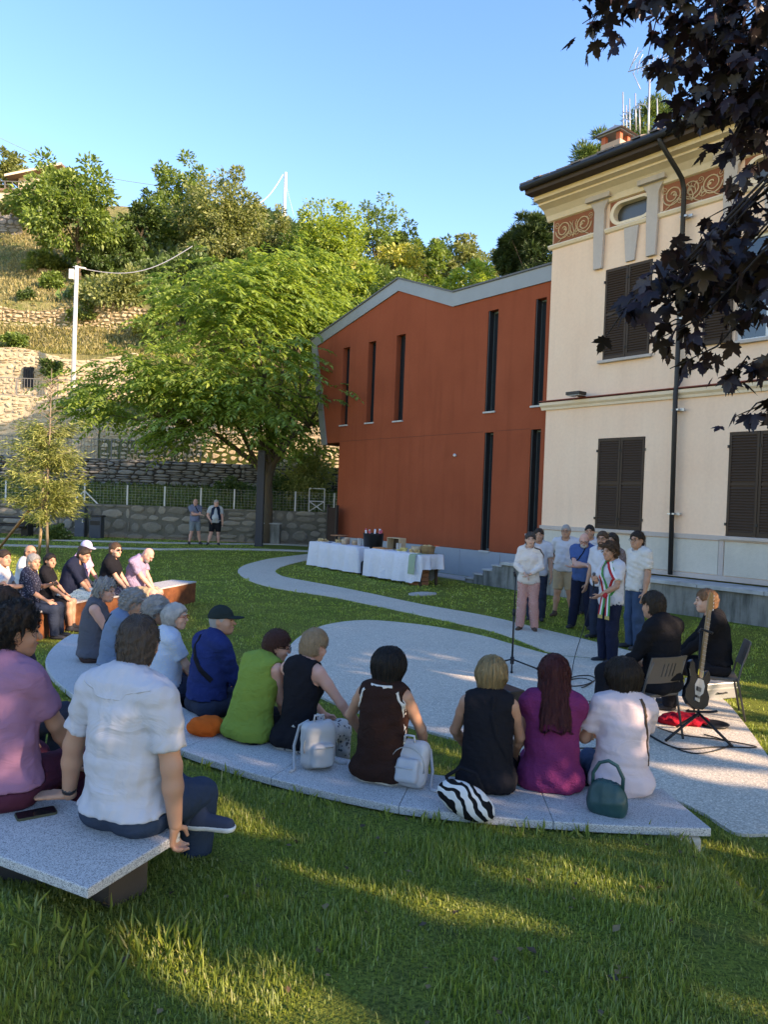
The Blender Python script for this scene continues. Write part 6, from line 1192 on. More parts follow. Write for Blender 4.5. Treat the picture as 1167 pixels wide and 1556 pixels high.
# straps and extras worn by people
strap(d4, [(1., 160), (.8, 165), (.55, 150), (.3, 120), (.08, 110)], .034, BLK, 'bag_strap', .006); strap(b5, [(1., 200), (.85, 190), (.6, 150), (.4, 110)], .04, BLK, 'bag_strap', .008); strap(b2, [(1., 170), (.8, 190), (.5, 225), (.2, 250)], .022, BLK, 'bag_strap', .008)
strap(d3, [(.95, 128), (.8, 112), (.62, 100), (.4, 100), (.15, 108), (.02, 112)], .035, TRIMW, 'trim', .003); strap(d3, [(1., 140), (1., 180), (1., 220)], .03, TRIMW, 'collar', .002); strap(d3, [(.95, -128), (.84, -118), (.74, -104)], .03, TRIMW, 'trim', .003)
strap(d6, [(1., 140), (.8, 132), (.5, 120), (.2, 112)], .02, SANDAL, 'bag_strap', .008); strap(f4, [(1., -20), (.8, 0), (.6, 25), (.4, 60)], .02, BLK, 'bag_strap', .008); strap(g1, [(1., 20), (.8, 0), (.6, -30)], .03, BLK, 'bag_strap', .01); strap(f1, [(1., -40), (.9, -75), (.6, -90), (.35, -85)], .022, SANDAL, 'bag_strap', .01)
for side_ in (-1, 1): strap(g2, [(.98, side_*30), (.8, side_*38), (.5, side_*40), (.1, side_*48)], .13, NVEST, 'vest', .012)
strap(g2, [(1., 150), (.7, 180), (.1, 180)], .34, NVEST, 'vest', .012)
wm = man['arms'][0]; MB().tube([tuple(wm[1]+(wm[2]-wm[1])*t) for t in (.86, .90, .95)], [.031, .033, .031], 12).build('wristwatch', mat('watch_metal', (.06, .06, .065), .35, .2, metal=.6), man['o'], True)
pn = man; q3 = [pn['p'][0]+np.array([0, -.135, -.03]), pn['p'][0]+np.array([0, -.14, .02])]
SG = [mat('sash_green', (.02, .22, .05), .7, bump=.1), mat('sash_white', (.62, .62, .60), .7, bump=.1), mat('sash_red', (.42, .015, .02), .7, bump=.1)]
sash = thing('sash', 'green white and red tricolour sash with gold fringe worn by the woman speaking', 'sash', f8['o'].location[:], f8['o'].rotation_euler[2]); sash.scale = f8['o'].scale
for i in range(3):
    for sp in ([(1., 30), (.8, 18), (.55, -2), (.30, -22), (.12, -36)], [(1., -38), (.82, -52), (.6, -66), (.36, -56), (.14, -38)]): strap(f8, sp, .034, SG[i], 'stripe', .010, sash, None, (i-1)*.034)
c0 = onsurf(f8['topf'], [f8['p'][0]+np.array([math.sin(-.62), math.cos(-.62), 0])], [f8['p'][0]], .02)[0]
for j, dx in enumerate((-.05, .05)):
    for i in range(3):
        x = c0[0]+dx+(i-1)*.03; MB().add([(x-.015, c0[1]+.01, c0[2]+.10), (x+.015, c0[1]+.01, c0[2]+.10), (x+.015+dx*.5, c0[1]+.035, c0[2]-.20), (x-.015+dx*.5, c0[1]+.035, c0[2]-.20), (x-.015, c0[1]+.002, c0[2]+.10), (x+.015, c0[1]+.002, c0[2]+.10), (x+.015+dx*.5, c0[1]+.027, c0[2]-.20), (x-.015+dx*.5, c0[1]+.027, c0[2]-.20)], [(0, 3, 2, 1), (4, 5, 6, 7), (0, 4, 7, 3), (1, 2, 6, 5), (2, 3, 7, 6), (0, 1, 5, 4)]).build('sash_tail', SG[i], sash)
    MB().box(c0[0]+dx*1.5-.045, c0[0]+dx*1.5+.045, c0[1]+.027, c0[1]+.036, c0[2]-.25, c0[2]-.202).build('fringe', mat('gold_fringe', (.40, .28, .08), .5, .3, 60, .5, 120), sash)
soft('knot', lambda P: ell(P, c0+np.array([0, .02, .08]), (.05, .03, .045))+.004*wob(P, 40, 2), c0-.12+np.array([0, 0, .08]), c0+.12+np.array([0, 0, .08]), .009, SG[2], sash)
def world(info, v): return np.array(info['o'].matrix_basis @ Vector(tuple(v)))
bpy.context.view_layer.update()
w8 = world(f8, f8['arms'][1][2]+np.array([-.03, .07, .03])); mic = thing('microphone', 'black handheld microphone held up by the woman with the sash', 'microphone', tuple(w8), f8['o'].rotation_euler[2])
MB().tube([(0, 0, -.12), (0, 0, -.05), (0, .005, .05)], [.010, .012, .015], 10).build('handle', BLACKP, mic, True); MB().lathe([(.0, .05), (.02, .058), (.025, .075), (.02, .095), (0, .102)], n=12).build('grille', mat('mic_grille', (.08, .08, .085), .5, .3, metal=.5), mic, True)
# ------------------------------------------------------------------ microphone stand, chairs, guitar, cables
b = onz(778, 1017); ms = thing('microphone_stand', 'empty black tripod microphone stand on the paved circle', 'stand', (b[0], b[1], .022))
MB().tube([(0, 0, .09), (0, 0, .75)], .013, 8).build('pole', BLACKP, ms, True); MB().tube([(0, 0, .72), (0.005, 0, 1.20)], .009, 8).build('pole', BLACKP, ms, True); MB().tube([(0, 0, .68), (0, 0, .76)], .022, 8).build('clutch', BLACKP, ms, True); MB().tube([(0, 0, .05), (0, 0, .14)], .026, 8).build('hub', BLACKP, ms, True); MB().tube([(-.005, 0, 1.19), (-.02, -.01, 1.25)], .018, 8).build('clip', BLACKP, ms, True)
for a in (2.9, -.25, -1.75): MB().tube([(0, 0, .11), (.33*math.cos(a), .33*math.sin(a), .012)], .011, 6).build('leg', BLACKP, ms, True); MB().lathe([(.012, 0), (.018, .01), (.012, .035), (0, .04)], (.33*math.cos(a), .33*math.sin(a), 0), 8).build('foot', BLACKP, ms, True)
CHM = mat('taupe_plastic', (.115, .095, .08), .45, .1, bump=.08); CHL = mat('grey_tube', (.10, .10, .10), .4, .1, metal=.6)
def chair(label, x, y, rzv, m):
    o = thing('chair', label, 'chair', (x, y, .022), rzv, 'stacking chairs of the musicians'); H_ = .415
    MB().add([(-.21, -.20, H_), (.21, -.20, H_), (.22, .20, H_+.01), (-.22, .20, H_+.01), (-.21, -.20, H_-.025), (.21, -.20, H_-.025), (.22, .21, H_-.03), (-.22, .21, H_-.03)], [(0, 1, 2, 3), (7, 6, 5, 4), (0, 4, 5, 1), (1, 5, 6, 2), (2, 6, 7, 3), (3, 7, 4, 0)]).build('seat', m, o, bevel=.008)
    # back with four vertical slots, slightly curved
    us = [-.215, -.075, -.062, -.03, -.017, .017, .03, .062, .075, .215]; zs = [.53, .59, .72, .78]; V = []; idx = {}
    mb = MB()
    def pt(u, z, o_): return (u*(1-.10*(z < .55)), -.235-(z-.53)*.30+1.1*u*u*.5+o_, z)
    for i in range(9):
        for j in range(3):
            if j == 1 and i % 2 == 1: continue
            a, b_, c, d = us[i], us[i+1], zs[j], zs[j+1]; mb.add([pt(a, c, 0), pt(b_, c, 0), pt(b_, d, 0), pt(a, d, 0), pt(a, c, -.014), pt(b_, c, -.014), pt(b_, d, -.014), pt(a, d, -.014)], [(0, 3, 2, 1), (4, 5, 6, 7), (0, 1, 5, 4), (1, 2, 6, 5), (2, 3, 7, 6), (3, 0, 4, 7)])
    mb.build('backrest', m, o)
    for q in (-1, 1):
        MB().tube([(q*.235, -.27, 0), (q*.215, -.19, .40), (q*.205, -.222, .55), (q*.19, -.285, .74)], .011, 7).build('leg', CHL, o, True); MB().tube([(q*.225, .22, 0), (q*.205, .17, .40), (q*.205, -.19, .395)], .011, 7).build('leg', CHL, o, True)
    return o
chair('taupe chair with slotted back under the nearer seated musician', e1x-.14, e1y+.02, .45, CHM); chair('taupe chair with slotted back under the musician in profile', e2x+.02, e2y, 1.25, CHM)
# guitar on its stand
gb = onz(1068, 1128); G = thing('guitar', 'black electric bass with white pickguard and pale neck leaning on its stand', 'guitar', (gb[0]-.05, gb[1]+.10, .30)); G.rotation_euler = (-.22, .36, .4)
gm = mat('gloss_black_lacquer', (.012, .012, .013), .15, .1, bump=0, spec=.6); body = [(0, -.02), (.10, -.0), (.16, .06), (.165, .14), (.125, .20), (.125, .25), (.15, .30), (.135, .36), (.10, .385), (.075, .36), (.06, .31), (.03, .30), (-.03, .30), (-.06, .32), (-.085, .40), (-.12, .425), (-.15, .39), (-.15, .32), (-.12, .26), (-.125, .20), (-.16, .13), (-.155, .05), (-.10, 0)]
MB().prism(body, -.02, .02).build('body', gm, G, bevel=.007); pg = [(-.03, .11), (.03, .11), (.07, .15), (.08, .22), (.05, .27), (-.02, .27), (-.05, .2)]
MB().prism(pg, -.024, -.0205).build('pickguard', mat('white_pickguard', (.45, .43, .39), .35, .05, bump=0), G); MB().box(-.03, .03, -.032, -.0245, .15, .19).build('pickup', BLACKP, G); MB().box(-.03, .03, -.030, -.0205, .055, .085).build('bridge', STEEL, G); MB().box(-.035, .035, -.0272, -.0242, .30, .355).build('sticker', mat('yellow_tag', (.6, .5, .05), .6), G)
MAP = mat('maple_neck', (.30, .165, .06), .4, .15, 3, .05, stretch=(5, 5, .5)); MB().box(-.024, .024, -.036, -.012, .28, .93).build('neck', MAP, G, bevel=.006)
fr = MB()
for i in range(14): fr.box(-.024, .024, -.0385, -.0362, .34+.04*i, .343+.04*i)
fr.build('fret', STEEL, G); MB().prism([(-.026, .93), (.026, .93), (.045, 1.0), (.03, 1.12), (-.01, 1.14), (-.03, 1.06)], -.030, -.014).build('headstock', MAP, G)
for i in range(5): MB().lathe([(.0, 0), (.009, .001), (.010, .016), (0, .02)], (.052-.004*i, -.022, .965+.034*i), 8).build('tuning_peg', WHITEP, G, True)
st_ = MB(); 
for x in (-.015, -.005, .005, .015): st_.tube([(x, -.0395, .06), (x, -.0395, .95)], .0011, 4)
st_.build('strings', STEEL, G)
gs = thing('guitar_stand', 'black tripod guitar stand holding the bass', 'stand', (gb[0], gb[1]+.08, .022))
for a, r in ((-1.0, .34), (1.9, .30), (-2.7, .42)): MB().tube([(0, 0.02, .22), (r*math.cos(a), r*math.sin(a), .012)], .013, 7).build('leg', BLACKP, gs, True)
MB().tube([(0, .03, .18), (.03, .14, .62), (.07, .22, .98)], .011, 8).build('pole', BLACKP, gs, True); MB().tube([(-.14, -.08, .27), (-.12, .02, .235), (.10, .02, .235), (.12, -.08, .27)], .012, 7).build('cradle', BLACKP, gs, True); MB().tube([(.0, .12, .96), (.07, .22, .98), (.14, .12, .96)], .012, 7).build('yoke', BLACKP, gs, True)
p = onz(1088, 1064); cs = thing('equipment_case', 'silver equipment case on the grass edge behind the chairs', 'case', (p[0], p[1]+.15, .01), .4); MB().box(-.24, .24, -.16, .16, 0, .19).build('shell', mat('silver_case', (.30, .31, .31), .4, .15, metal=.5), cs, bevel=.012); MB().box(-.245, .245, -.165, .165, .115, .13).build('rim', STEEL, cs); MB().tube([(-.06, -.165, .08), (-.06, -.19, .08), (.06, -.19, .08), (.06, -.165, .08)], .008, 6).build('handle', BLACKP, cs, True)
p = onz(1052, 1112); tag(soft('red_bag', lambda P: ell(P, (0, 0, .03), (.26, .15, .06))+.016*wob(P, 17, 8), (-.36, -.25, -.04), (.36, .25, .15), .013, cloth('red_nylon', (.36, .012, .025), wr=.9), None, (p[0], p[1]+.22, .025), .1), 'flat crumpled red bag on the paving under the guitar stand', 'bag')
p = onz(1086, 1107); tr = thing('tray', 'black shallow dish on the paving beside the red bag', 'tray', (p[0], p[1], .024)); o = MB().lathe([(0, .006), (.10, .006), (.13, .03), (.14, .03), (.11, 0), (0, 0)], n=24).build('dish', BLACKP, tr, True)
p = onz(888, 1092); mx = thing('mixer', 'small black sound mixer box on the paving by the nearer musician', 'mixer', (p[0], p[1]+.1, .022), .2); MB().add([(-.17, -.12, 0), (.17, -.12, 0), (.17, .13, 0), (-.17, .13, 0), (-.17, -.12, .05), (.17, -.12, .05), (.17, .13, .10), (-.17, .13, .10)], [(3, 2, 1, 0), (4, 5, 6, 7), (0, 1, 5, 4), (1, 2, 6, 5), (2, 3, 7, 6), (3, 0, 4, 7)]).build('box', BLACKP, mx, bevel=.006)
for i in range(4):
    for j in range(3): MB().lathe([(.012, 0), (.010, .014), (0, .015)], (-.12+.075*i, -.07+.07*j, .0605+.014*j), 8).build('knob', WHITEP, mx)
p = onz(778, 1122); sp = thing('stage_monitor', 'black wedge loudspeaker on the paving behind the blond woman', 'loudspeaker', (p[0], p[1]+.25, .022), .5); MB().prism([(-.19, 0), (.19, 0), (.19, .16), (.03, .40), (-.14, .40), (-.19, .30)], -.2, .2).build('cabinet', BLACKP, sp, bevel=.01)
MB().add([(.192, -.17, .165), (.192, .17, .165), (.04, .17, .39), (.04, -.17, .39)], [(0, 1, 2, 3)]).build('grille', mat('speaker_grille', (.03, .03, .032), .8), sp)
p = onz(1022, 1052); tag(soft('black_bag', lambda P: ell(P, (0, 0, .13), (.26, .16, .15))+.01*wob(P, 18, 5), (-.35, -.25, -.03), (.35, .25, .32), .015, BLK, None, (p[0]+.05, p[1]+.55, .02), .2), 'black soft instrument bag on the ground behind the nearer chair', 'bag')
p = onz(1005, 1095); bo = thing('bottle', 'small clear water bottle standing by the chair leg', 'bottle', (p[0]-.06, p[1]+.05, .022)); MB().lathe([(.0, 0), (.03, .002), (.031, .13), (.014, .17), (.013, .185)], n=12).build('body', mat('clear_plastic', (.5, .52, .52), .2, .05, bump=0), bo, True); MB().lathe([(.015, .186), (.015, .2), (0, .2)], n=10).build('cap', WHITEP, bo)
CAB = mat('black_cable', (.012, .012, .012), .5, .1, bump=0)
def cable(label, px, r=.006, z=.03):
    P = smooth_poly([onz(a, b) for a, b in px], 6)[:-12] if len(px) > 3 else np.array([onz(a, b)[:2] for a, b in px]); return tag(MB().tube([(x, y, z) for x, y in P], r, 6).build('cable', CAB, None, True), label, 'cable', 'cables on the paving')
cable('black cable looping on the paving under the guitar stand', [(1000, 1110), (1040, 1122), (1090, 1128), (1150, 1140), (1090, 1140), (1030, 1142), (985, 1120), (1010, 1135), (1060, 1150), (1110, 1135), (1060, 1118), (1000, 1105)])
cable('black cable running from the mixer towards the plum dress', [(800, 1130), (850, 1140), (890, 1142), (930, 1140), (960, 1130), (930, 1120), (905, 1105)])
cable('coiled microphone cable on the paving beside the microphone stand', [(860, 1042), (872, 1032), (895, 1030), (905, 1036), (890, 1044), (868, 1046), (864, 1038), (885, 1034), (900, 1040), (880, 1050), (860, 1048)])
a, b = w8+np.array([0, 0, -.12]), onz(868, 1034, .03); m = MB(); m.tube([a+(b-a)*t+np.array([-.05*math.sin(t*PI), 0, -.55*math.sin(t*PI)*(.6)*(1-t)]) if t < 1 else b for t in np.linspace(0, 1, 14)], .005, 6); tag(m.build('microphone_cable', CAB, None, True), 'black microphone cable hanging from the hand of the speaking woman', 'cable')
# ------------------------------------------------------------------ buffet tables along the annex
TD = np.array([.776, .631])
def table(label, clabel, A, B, hemf, seed):
    A = np.array(A); B = np.array(B); L = np.linalg.norm(B-A); rzv = math.atan2(*(B-A)[::-1]); o = thing('table', label, 'table', (A[0], A[1], 0), rzv, 'buffet tables'); D = .8; Hh = .80
    MB().box(.05, L-.05, .05, D-.05, Hh-.04, Hh-.01).build('tabletop', WOODL, o)
    for x in (.12, L-.12):
        for y in (.12, D-.12): MB().box(x-.03, x+.03, y-.03, y+.03, 0, Hh-.04).build('leg', BROWN, o)
    per = []; n1, n2 = 44, 18
    per += [(L*i/n1, 0, 0, -1) for i in range(n1)]+[(L, D*i/n2, 1, 0) for i in range(n2)]+[(L-L*i/n1, D, 0, 1) for i in range(n1)]+[(0, D-D*i/n2, -1, 0) for i in range(n2)]
    N = len(per); V = [(L/2, D/2, Hh+.004)]; R_ = random.Random(seed); ph_ = R_.uniform(0, 6)
    for k, (zt, amp) in enumerate(((0, 0), (.03, .006), (.35, .02), (.7, .035), (1., .05))):
        for i, (x, y, nx_, ny_) in enumerate(per):
            hem = hemf(x/L, y/D); z = Hh-(Hh-hem)*zt; w_ = amp*(math.sin(i*.55+ph_)+.6*math.sin(i*1.27+k*.3)+.7)+(.012 if k else 0)
            cx2 = (x in (0, L) or False); V.append((x+nx_*w_, y+ny_*w_, z+(.004 if k == 0 else 0)))
    F = [(0, 1+i, 1+(i+1) % N) for i in range(N)]; m = MB(); m.add(V, [(0, 1+i, 1+(i+1) % N) for i in range(N)]+[(1+k*N+i, 1+k*N+(i+1) % N, 1+(k+1)*N+(i+1) % N, 1+(k+1)*N+i) for k in range(4) for i in range(N)])
    c = m.build('tablecloth', cloth('white_tablecloth_%d' % seed, (.60, .60, .64), .04, wr=.6), None, True); c.location = o.location; c.rotation_euler = o.rotation_euler; tag(c, clabel, 'tablecloth', 'white tablecloths')
    return o, L
ta, La = table('buffet table farther from the villa, near the annex corner', 'white cloth on the left buffet table, hanging nearly to the grass', (-2.29, 23.75), (-.73, 21.6), lambda u, v: .07, 1)
tb, Lb = table('buffet table nearer the villa with a crate and a basket', 'white cloth on the right buffet table, hitched up at its right end', (-.50, 21.05), (.98, 19.25), lambda u, v: .07 if u < .8 else .07+.36*min(1, (u-.8)/.15)*(1 if v > .02 else .0 if u < .93 else .15), 2)
def on(t, u, v, z=.806): return t.matrix_basis @ Vector((u, v, z))
def item(name, label, cat, t, u, v, build, rzv=0, group=None):
    o = thing(name, label, cat, tuple(on(t, u, v)), t.rotation_euler[2]+rzv, group); build(o); return o
BRD = mat('bread_crust', (.52, .34, .15), .8, .3, 20, .4, 40); PIZ = mat('pizza_top', (.48, .19, .07), .7, .5, 25, .3, 50); GLS = mat('clear_glass', (.45, .43, .38), .1, .1, bump=0, spec=.6); WICK = mat('wicker', (.28, .17, .08), .8, .4, 40, .6, 60); WHT = mat('white_paper', (.68, .68, .67), .6, .03, bump=.03)
def rolls(n, sx, sy, seed, m=None):
    def b_(o):
        R_ = random.Random(seed); MB().lathe([(0, .0), (sx, .002), (sx*1.08, .02), (sx*1.05, .022), (sx*.97, .008), (0, .008)], n=20).build('platter', WHT, o, True).scale = (1, sy/sx, 1)
        for i in range(n):
            a = R_.uniform(0, 6.3); r = R_.random()**.5*.8; z = .035+(.045 if i > n*.6 else 0); q = MB().lathe([(0, -.028), (.03, -.02), (.042, 0), (.03, .024), (0, .03)], n=10).build('roll', m or BRD, o, True); q.location = (math.cos(a)*r*sx, math.sin(a)*r*sy, z); q.rotation_euler = (R_.uniform(-.4, .4), R_.uniform(-.4, .4), a); q.scale = (1.3, .9, 1)
    return b_
item('bread_platter', 'platter heaped with bread rolls at the left end of the left table', 'platter', ta, .35, .3, rolls(16, .24, .2, 3)); item('bread_platter', 'platter of bread slices in the middle of the left table', 'platter', ta, .95, .45, rolls(14, .2, .17, 4))
def cakestand(o): MB().lathe([(.10, 0), (.03, .02), (.025, .20), (.05, .21)], n=16).build('foot', WOODL, o, True); MB().lathe([(0, .211), (.27, .212), (.28, .225), (.27, .238), (0, .238)], n=28).build('plate', mat('red_wood_board', (.34, .15, .07), .6, .2, 4, .1), o, True)
item('cake_stand', 'round wooden serving board on a tall foot at the left table', 'stand', ta, .72, .62, cakestand)
def jar(h, r, m): return lambda o: MB().lathe([(0, 0), (r, .002), (r*1.05, h*.6), (r, h), (r*.9, h), (r*.92, h*.6), (r*.88, .012), (0, .012)], n=16).build('glass', m, o, True)
for i, (u, v) in enumerate(((1.35, .5), (1.52, .3), (1.72, .55))): item('glass_jar', ['glass jar of snacks nearest the bread on the left table', 'glass jar of snacks at the front edge of the left table', 'tall glass jar near the right end of the left table'][i], 'jar', ta, u, v, jar(.2-.03*i, .09, mat('amber_glass_%d' % i, (.45, .30, .18), .15, .4, 12, .0, spec=.6)), 0, 'jars on the left table')
item('cup_stack', 'stack of white paper cups at the right end of the left table', 'cups', ta, 2.1, .45, lambda o: [MB().lathe([(.028, 0), (.036, .22), (.038, .22)], (dx, 0, 0), 12).build('cup', WHT, o, True) for dx in (-.05, .05)], 0, 'stacks of paper cups')
item('pizza_tray', 'tray of sliced red pizza at the left end of the right table', 'tray', tb, .42, .3, lambda o: (MB().box(-.27, .27, -.18, .18, 0, .02).build('tray', WHT, o), [MB().box(-.25+.125*i, -.25+.125*i+.115, -.16+.16*j, -.16+.16*j+.15, .021, .055).build('pizza_slice', PIZ, o, bevel=.01) for i in range(4) for j in range(2)]))
def crate(o):
    for (x0, x1, y0, y1, z0, z1, n_) in ((-.26, .26, .0, .25, 0, .02, 'board'), (-.26, .26, .0, .25, .32, .34, 'board'), (-.26, -.24, .0, .25, .021, .319, 'board'), (.24, .26, .0, .25, .021, .319, 'board'), (-.24, .24, .23, .25, .021, .319, 'back_board')): MB().box(x0, x1, y0, y1, z0, z1).build(n_, WOODL if n_ == 'board' else BROWN, o)
item('wooden_crate', 'open wooden crate stood on its side at the back of the right table', 'crate', tb, .62, .5, crate)
item('cup_stack', 'two stacks of white paper cups in the middle of the right table', 'cups', tb, .98, .42, lambda o: [MB().lathe([(.028, 0), (.036, .21), (.038, .21)], (dx, 0, 0), 12).build('cup', WHT, o, True) for dx in (-.07, .05)], 0, 'stacks of paper cups')
item('cake_plate', 'plate of yellow cake slices beside the paper cups', 'plate', tb, 1.22, .35, rolls(9, .17, .15, 7, mat('yellow_cake', (.55, .42, .14), .8, .2)))
item('glass_bowl', 'glass bowl of snacks on the right table', 'bowl', tb, 1.62, .5, jar(.17, .15, mat('snack_bowl', (.46, .32, .19), .3, .5, 14, .1))); item('bread_platter', 'platter of bread rolls in front of the glass bowl on the right table', 'platter', tb, 1.78, .28, rolls(13, .17, .15, 8))
def basket(o): MB().lathe([(0, 0), (.16, .003), (.19, .17), (.2, .2), (.18, .2), (.17, .02), (0, .02)], n=20).build('bowl', WICK, o, True); [MB().lathe([(0, -.03), (.05, -.02), (.065, 0), (.05, .03), (0, .04)], (math.cos(a)*.08, math.sin(a)*.08, .2), 10).build('roll', BRD, o, True) for a in (0, 2.1, 4.2)]; MB().tube([(.195*math.cos(a), .195*math.sin(a), .2) for a in np.linspace(0, 2*PI, 21)], .014, 6).build('rim', WICK, o, True)
item('basket', 'round brown wicker basket of bread at the right end of the right table', 'basket', tb, 2.05, .5, basket)
m = MB(); u0, u1 = 1.95, 2.2; m.add([(u0, .8, .812), (u1, .8, .812), (u1, -.03, .812), (u0, -.03, .812), (u0+.01, -.075, .76), (u1+.01, -.075, .76), (u0+.0, -.10, .30), (u1+.01, -.10, .30)], [(0, 3, 2, 1), (3, 4, 5, 2), (4, 6, 7, 5)]); r_ = m.build('table_runner', cloth('sage_green_cloth', (.26, .33, .22)), None, True); r_.location = tb.location; r_.rotation_euler = tb.rotation_euler; tag(r_, 'sage green cloth runner hanging over the front of the right table', 'cloth')
p = tb.matrix_basis @ Vector((2.0, .25, 0)); k = thing('wooden_crate', 'reddish wooden crate on the grass under the right table end', 'crate', (p[0], p[1], .01), tb.rotation_euler[2]); RW = mat('red_brown_wood', (.25, .10, .05), .7, .3, 4, .2)
for i in range(4): MB().box(-.2, .2, -.16, -.14, .0+.105*i, .095+.105*i).build('board', RW, k); MB().box(-.2, .2, .14, .16, .0+.105*i, .095+.105*i).build('board', RW, k); MB().box(.2, .22, -.16, .16, .0+.105*i, .095+.105*i).build('board', RW, k); MB().box(-.22, -.2, -.16, .16, .0+.105*i, .095+.105*i).build('board', RW, k)
p = ony(566, 850, 22.0); tu = thing('black_tub', 'tall black tub with pink and white cutlery rolls between the two tables', 'tub', (p[0], 22.1, 0)); MB().lathe([(.24, 0), (.26, .62), (0, .62)], n=20).build('pedestal', BLK, tu, True); MB().lathe([(.26, .621), (.30, 1.18), (.31, 1.2), (.28, 1.19), (.25, .8), (0, .8)], n=24).build('tub', BLACKP, tu, True)
for i in range(9): a = i*.7; MB().tube([(.2*math.cos(a), .2*math.sin(a), .9), (.24*math.cos(a), .24*math.sin(a), 1.3+.03*math.sin(i*2))], [.018, .026], 7).build('napkin_roll', [mat('pink_paper', (.55, .10, .12), .7), WHT][i % 2], tu, True)
tag(soft('dark_cloth_bag', lambda P: ell(P, (0, 0, .22), (.2, .16, .25))+.02*wob(P, 14, 5), (-.3, -.3, -.05), (.3, .3, .55), .03, BLK, None, (p[0]-.25, 21.75, 0)), 'dark bag on the grass between the two buffet tables', 'bag')
# ------------------------------------------------------------------ far furniture
q = ony(393, 825, 29.6); po = thing('steel_post', 'dark square steel post standing before the spreading tree trunk', 'post', (q[0], 29.6, .2)); MB().box(-.14, .14, -.14, .14, -.2, 3.72).build('post', mat('anthracite_steel', (.030, .033, .042), .5, .1), po, bevel=.01); MB().box(-.2, .2, -.2, .2, 0, .03).build('base_plate', DARKM, po); MB().box(-.145, .145, -.145, .145, 3.721, 3.76).build('cap', DARKM, po)
wf = thing('wire_fence', 'wire mesh fence with pale posts along the top of the rubble wall', 'fence', (0, 32.15, 1.42))
for px in (8, 62, 128, 193, 250, 305, 356, 412, 449, 508): x = ony(px, 750, 32.15)[0]; MB().box(x-.028, x+.028, -.028, .028, -.1, 1.02).build('post', WHITEP, wf)
m = MB()
for i in range(9): m.tube([(-19, 0, .06+.115*i), (3, 0, 0.06+.115*i)], .003, 4, False)
for i in range(150): m.tube([(-19+.15*i, .01, .03), (-19+.15*i, .01, 1.0)], .0025, 4, False)
tag(m.build('wire_mesh', STEEL, wf), kind='stuff'); x = ony(128, 750, 32.15)[0]
for d in (-1, 1): MB().tube([(x, 0, .7), (x+d*.75, 0, .0)], .03, 6).build('brace', WHITEP, wf)
x0, x1 = ony(470, 740, 32.4)[0], ony(512, 740, 32.4)[0]; wg = thing('white_gate', 'small white cross braced gate on the bank by the annex corner', 'gate', (x0, 32.5, 1.6)); w_ = x1-x0
for (a, b) in (((0, 0, 0), (0, 0, 1)), ((w_*.55, 0, 0), (w_*.55, 0, 1)), ((0, 0, .45), (w_*.55, 0, .45)), ((0, 0, .0), (w_*.55, 0, .45)), ((0, 0, .45), (w_*.55, 0, 0)), ((0, 0, 1), (w_*.55, 0, 1))): MB().tube([a, b], .025, 6).build('rail', WHITEP, wg)
def railing(label, xa, xb, y, z, h, m, step=.16):
    o = thing('railing', label, 'railing', (xa, y, z)); n = int((xb-xa)/2)+1
    for i in range(n): MB().box((xb-xa)*i/(n-1)-.025, (xb-xa)*i/(n-1)+.025, -.025, .025, 0, h).build('post', m, o)
    for zz in (h, .1): MB().box(0, xb-xa, -.02, .02, zz-.02, zz+.02).build('rail', m, o)
    b_ = MB(); k = int((xb-xa)/step)
    for i in range(k): b_.box(i*step-.008, i*step+.008, -.008, .008, .12, h-.02)
    tag(b_.build('bars', m, o), kind='stuff')
RAILM = mat('grey_railing', (.16, .16, .15), .6); railing('grey iron railing on the road edge above the dry stone wall', -22, -9, 36.7, 3.6, 1.05, RAILM); railing('dark iron railing on top of the tall tan terrace wall', -26, -15.2, 39.75, 6.9, 1.0, RAILM)
xw = ony(42, 575, 43.3); sl_ = thing('slit_window', 'narrow dark window with bars in the upper tan wall', 'window', (xw[0], 43.30, xw[2]-.5)); MB().box(-.28, .28, -.02, .1, 0, 1.15).build('opening', mat('dark_opening', (.02, .022, .025), .8), sl_); [MB().box(x-.02, x+.02, -.05, -.021, 0, 1.15).build('bar', DARKM, sl_) for x in (-.15, 0, .15)]
pb = ony(110, 592, 42.0); pt_ = ony(108, 404, 42.0); lp = thing('utility_pole', 'white utility pole with a small box at its top on the terrace', 'pole', (pb[0], 42, pb[2]-.8)); hgt = pt_[2]-pb[2]+.8; MB().tube([(0, 0, 0), (0, 0, hgt)], [.13, .10], 10).build('pole', WHITEP, lp, True); MB().box(-.38, -.12, -.15, .15, hgt-.75, hgt-.2).build('box', WHITEP, lp, bevel=.02); MB().tube([(0, 0, hgt-.05), (.5, 0, hgt-.12)], .05, 6).build('arm', WHITEP, lp)
def wire(label, pts, r): return tag(MB().tube(pts, r, 5, False).build('overhead_cable', STEEL if r < .04 else WHITEP, None, True), label, 'cable', 'overhead cables')
A_, B_ = np.array(ony(110, 405, 42)), np.array(ony(292, 374, 52)); wire('white overhead cable sagging from the utility pole to the trees', [A_+(B_-A_)*t+np.array([0, 0, -1.0*math.sin(PI*t)]) for t in np.linspace(0, 1, 16)], .03)
mb_ = ony(431, 345, 74); mt = ony(430.5, 262, 74); mz = float(hz(mb_[0], 74)); ma = thing('mast', 'tall slim white mast on the hilltop skyline', 'mast', (mb_[0], 74, mz-.3)); MB().tube([(0, 0, 0), (0, 0, mt[2]-mz+.3)], [.17, .13], 10).build('pole', WHITEP, ma, True)
A_, B_ = np.array(ony(430, 265, 74)), np.array(ony(388, 312, 70)); wire('white stay cable from the mast top down to the trees', [A_+(B_-A_)*t+np.array([0, 0, -.5*math.sin(PI*t)]) for t in np.linspace(0, 1, 8)], .04)
A_, B_ = np.array(ony(431, 268, 74)), np.array(ony(447, 330, 74)); wire('thin dark stay wire right of the mast', [A_, B_], .018)
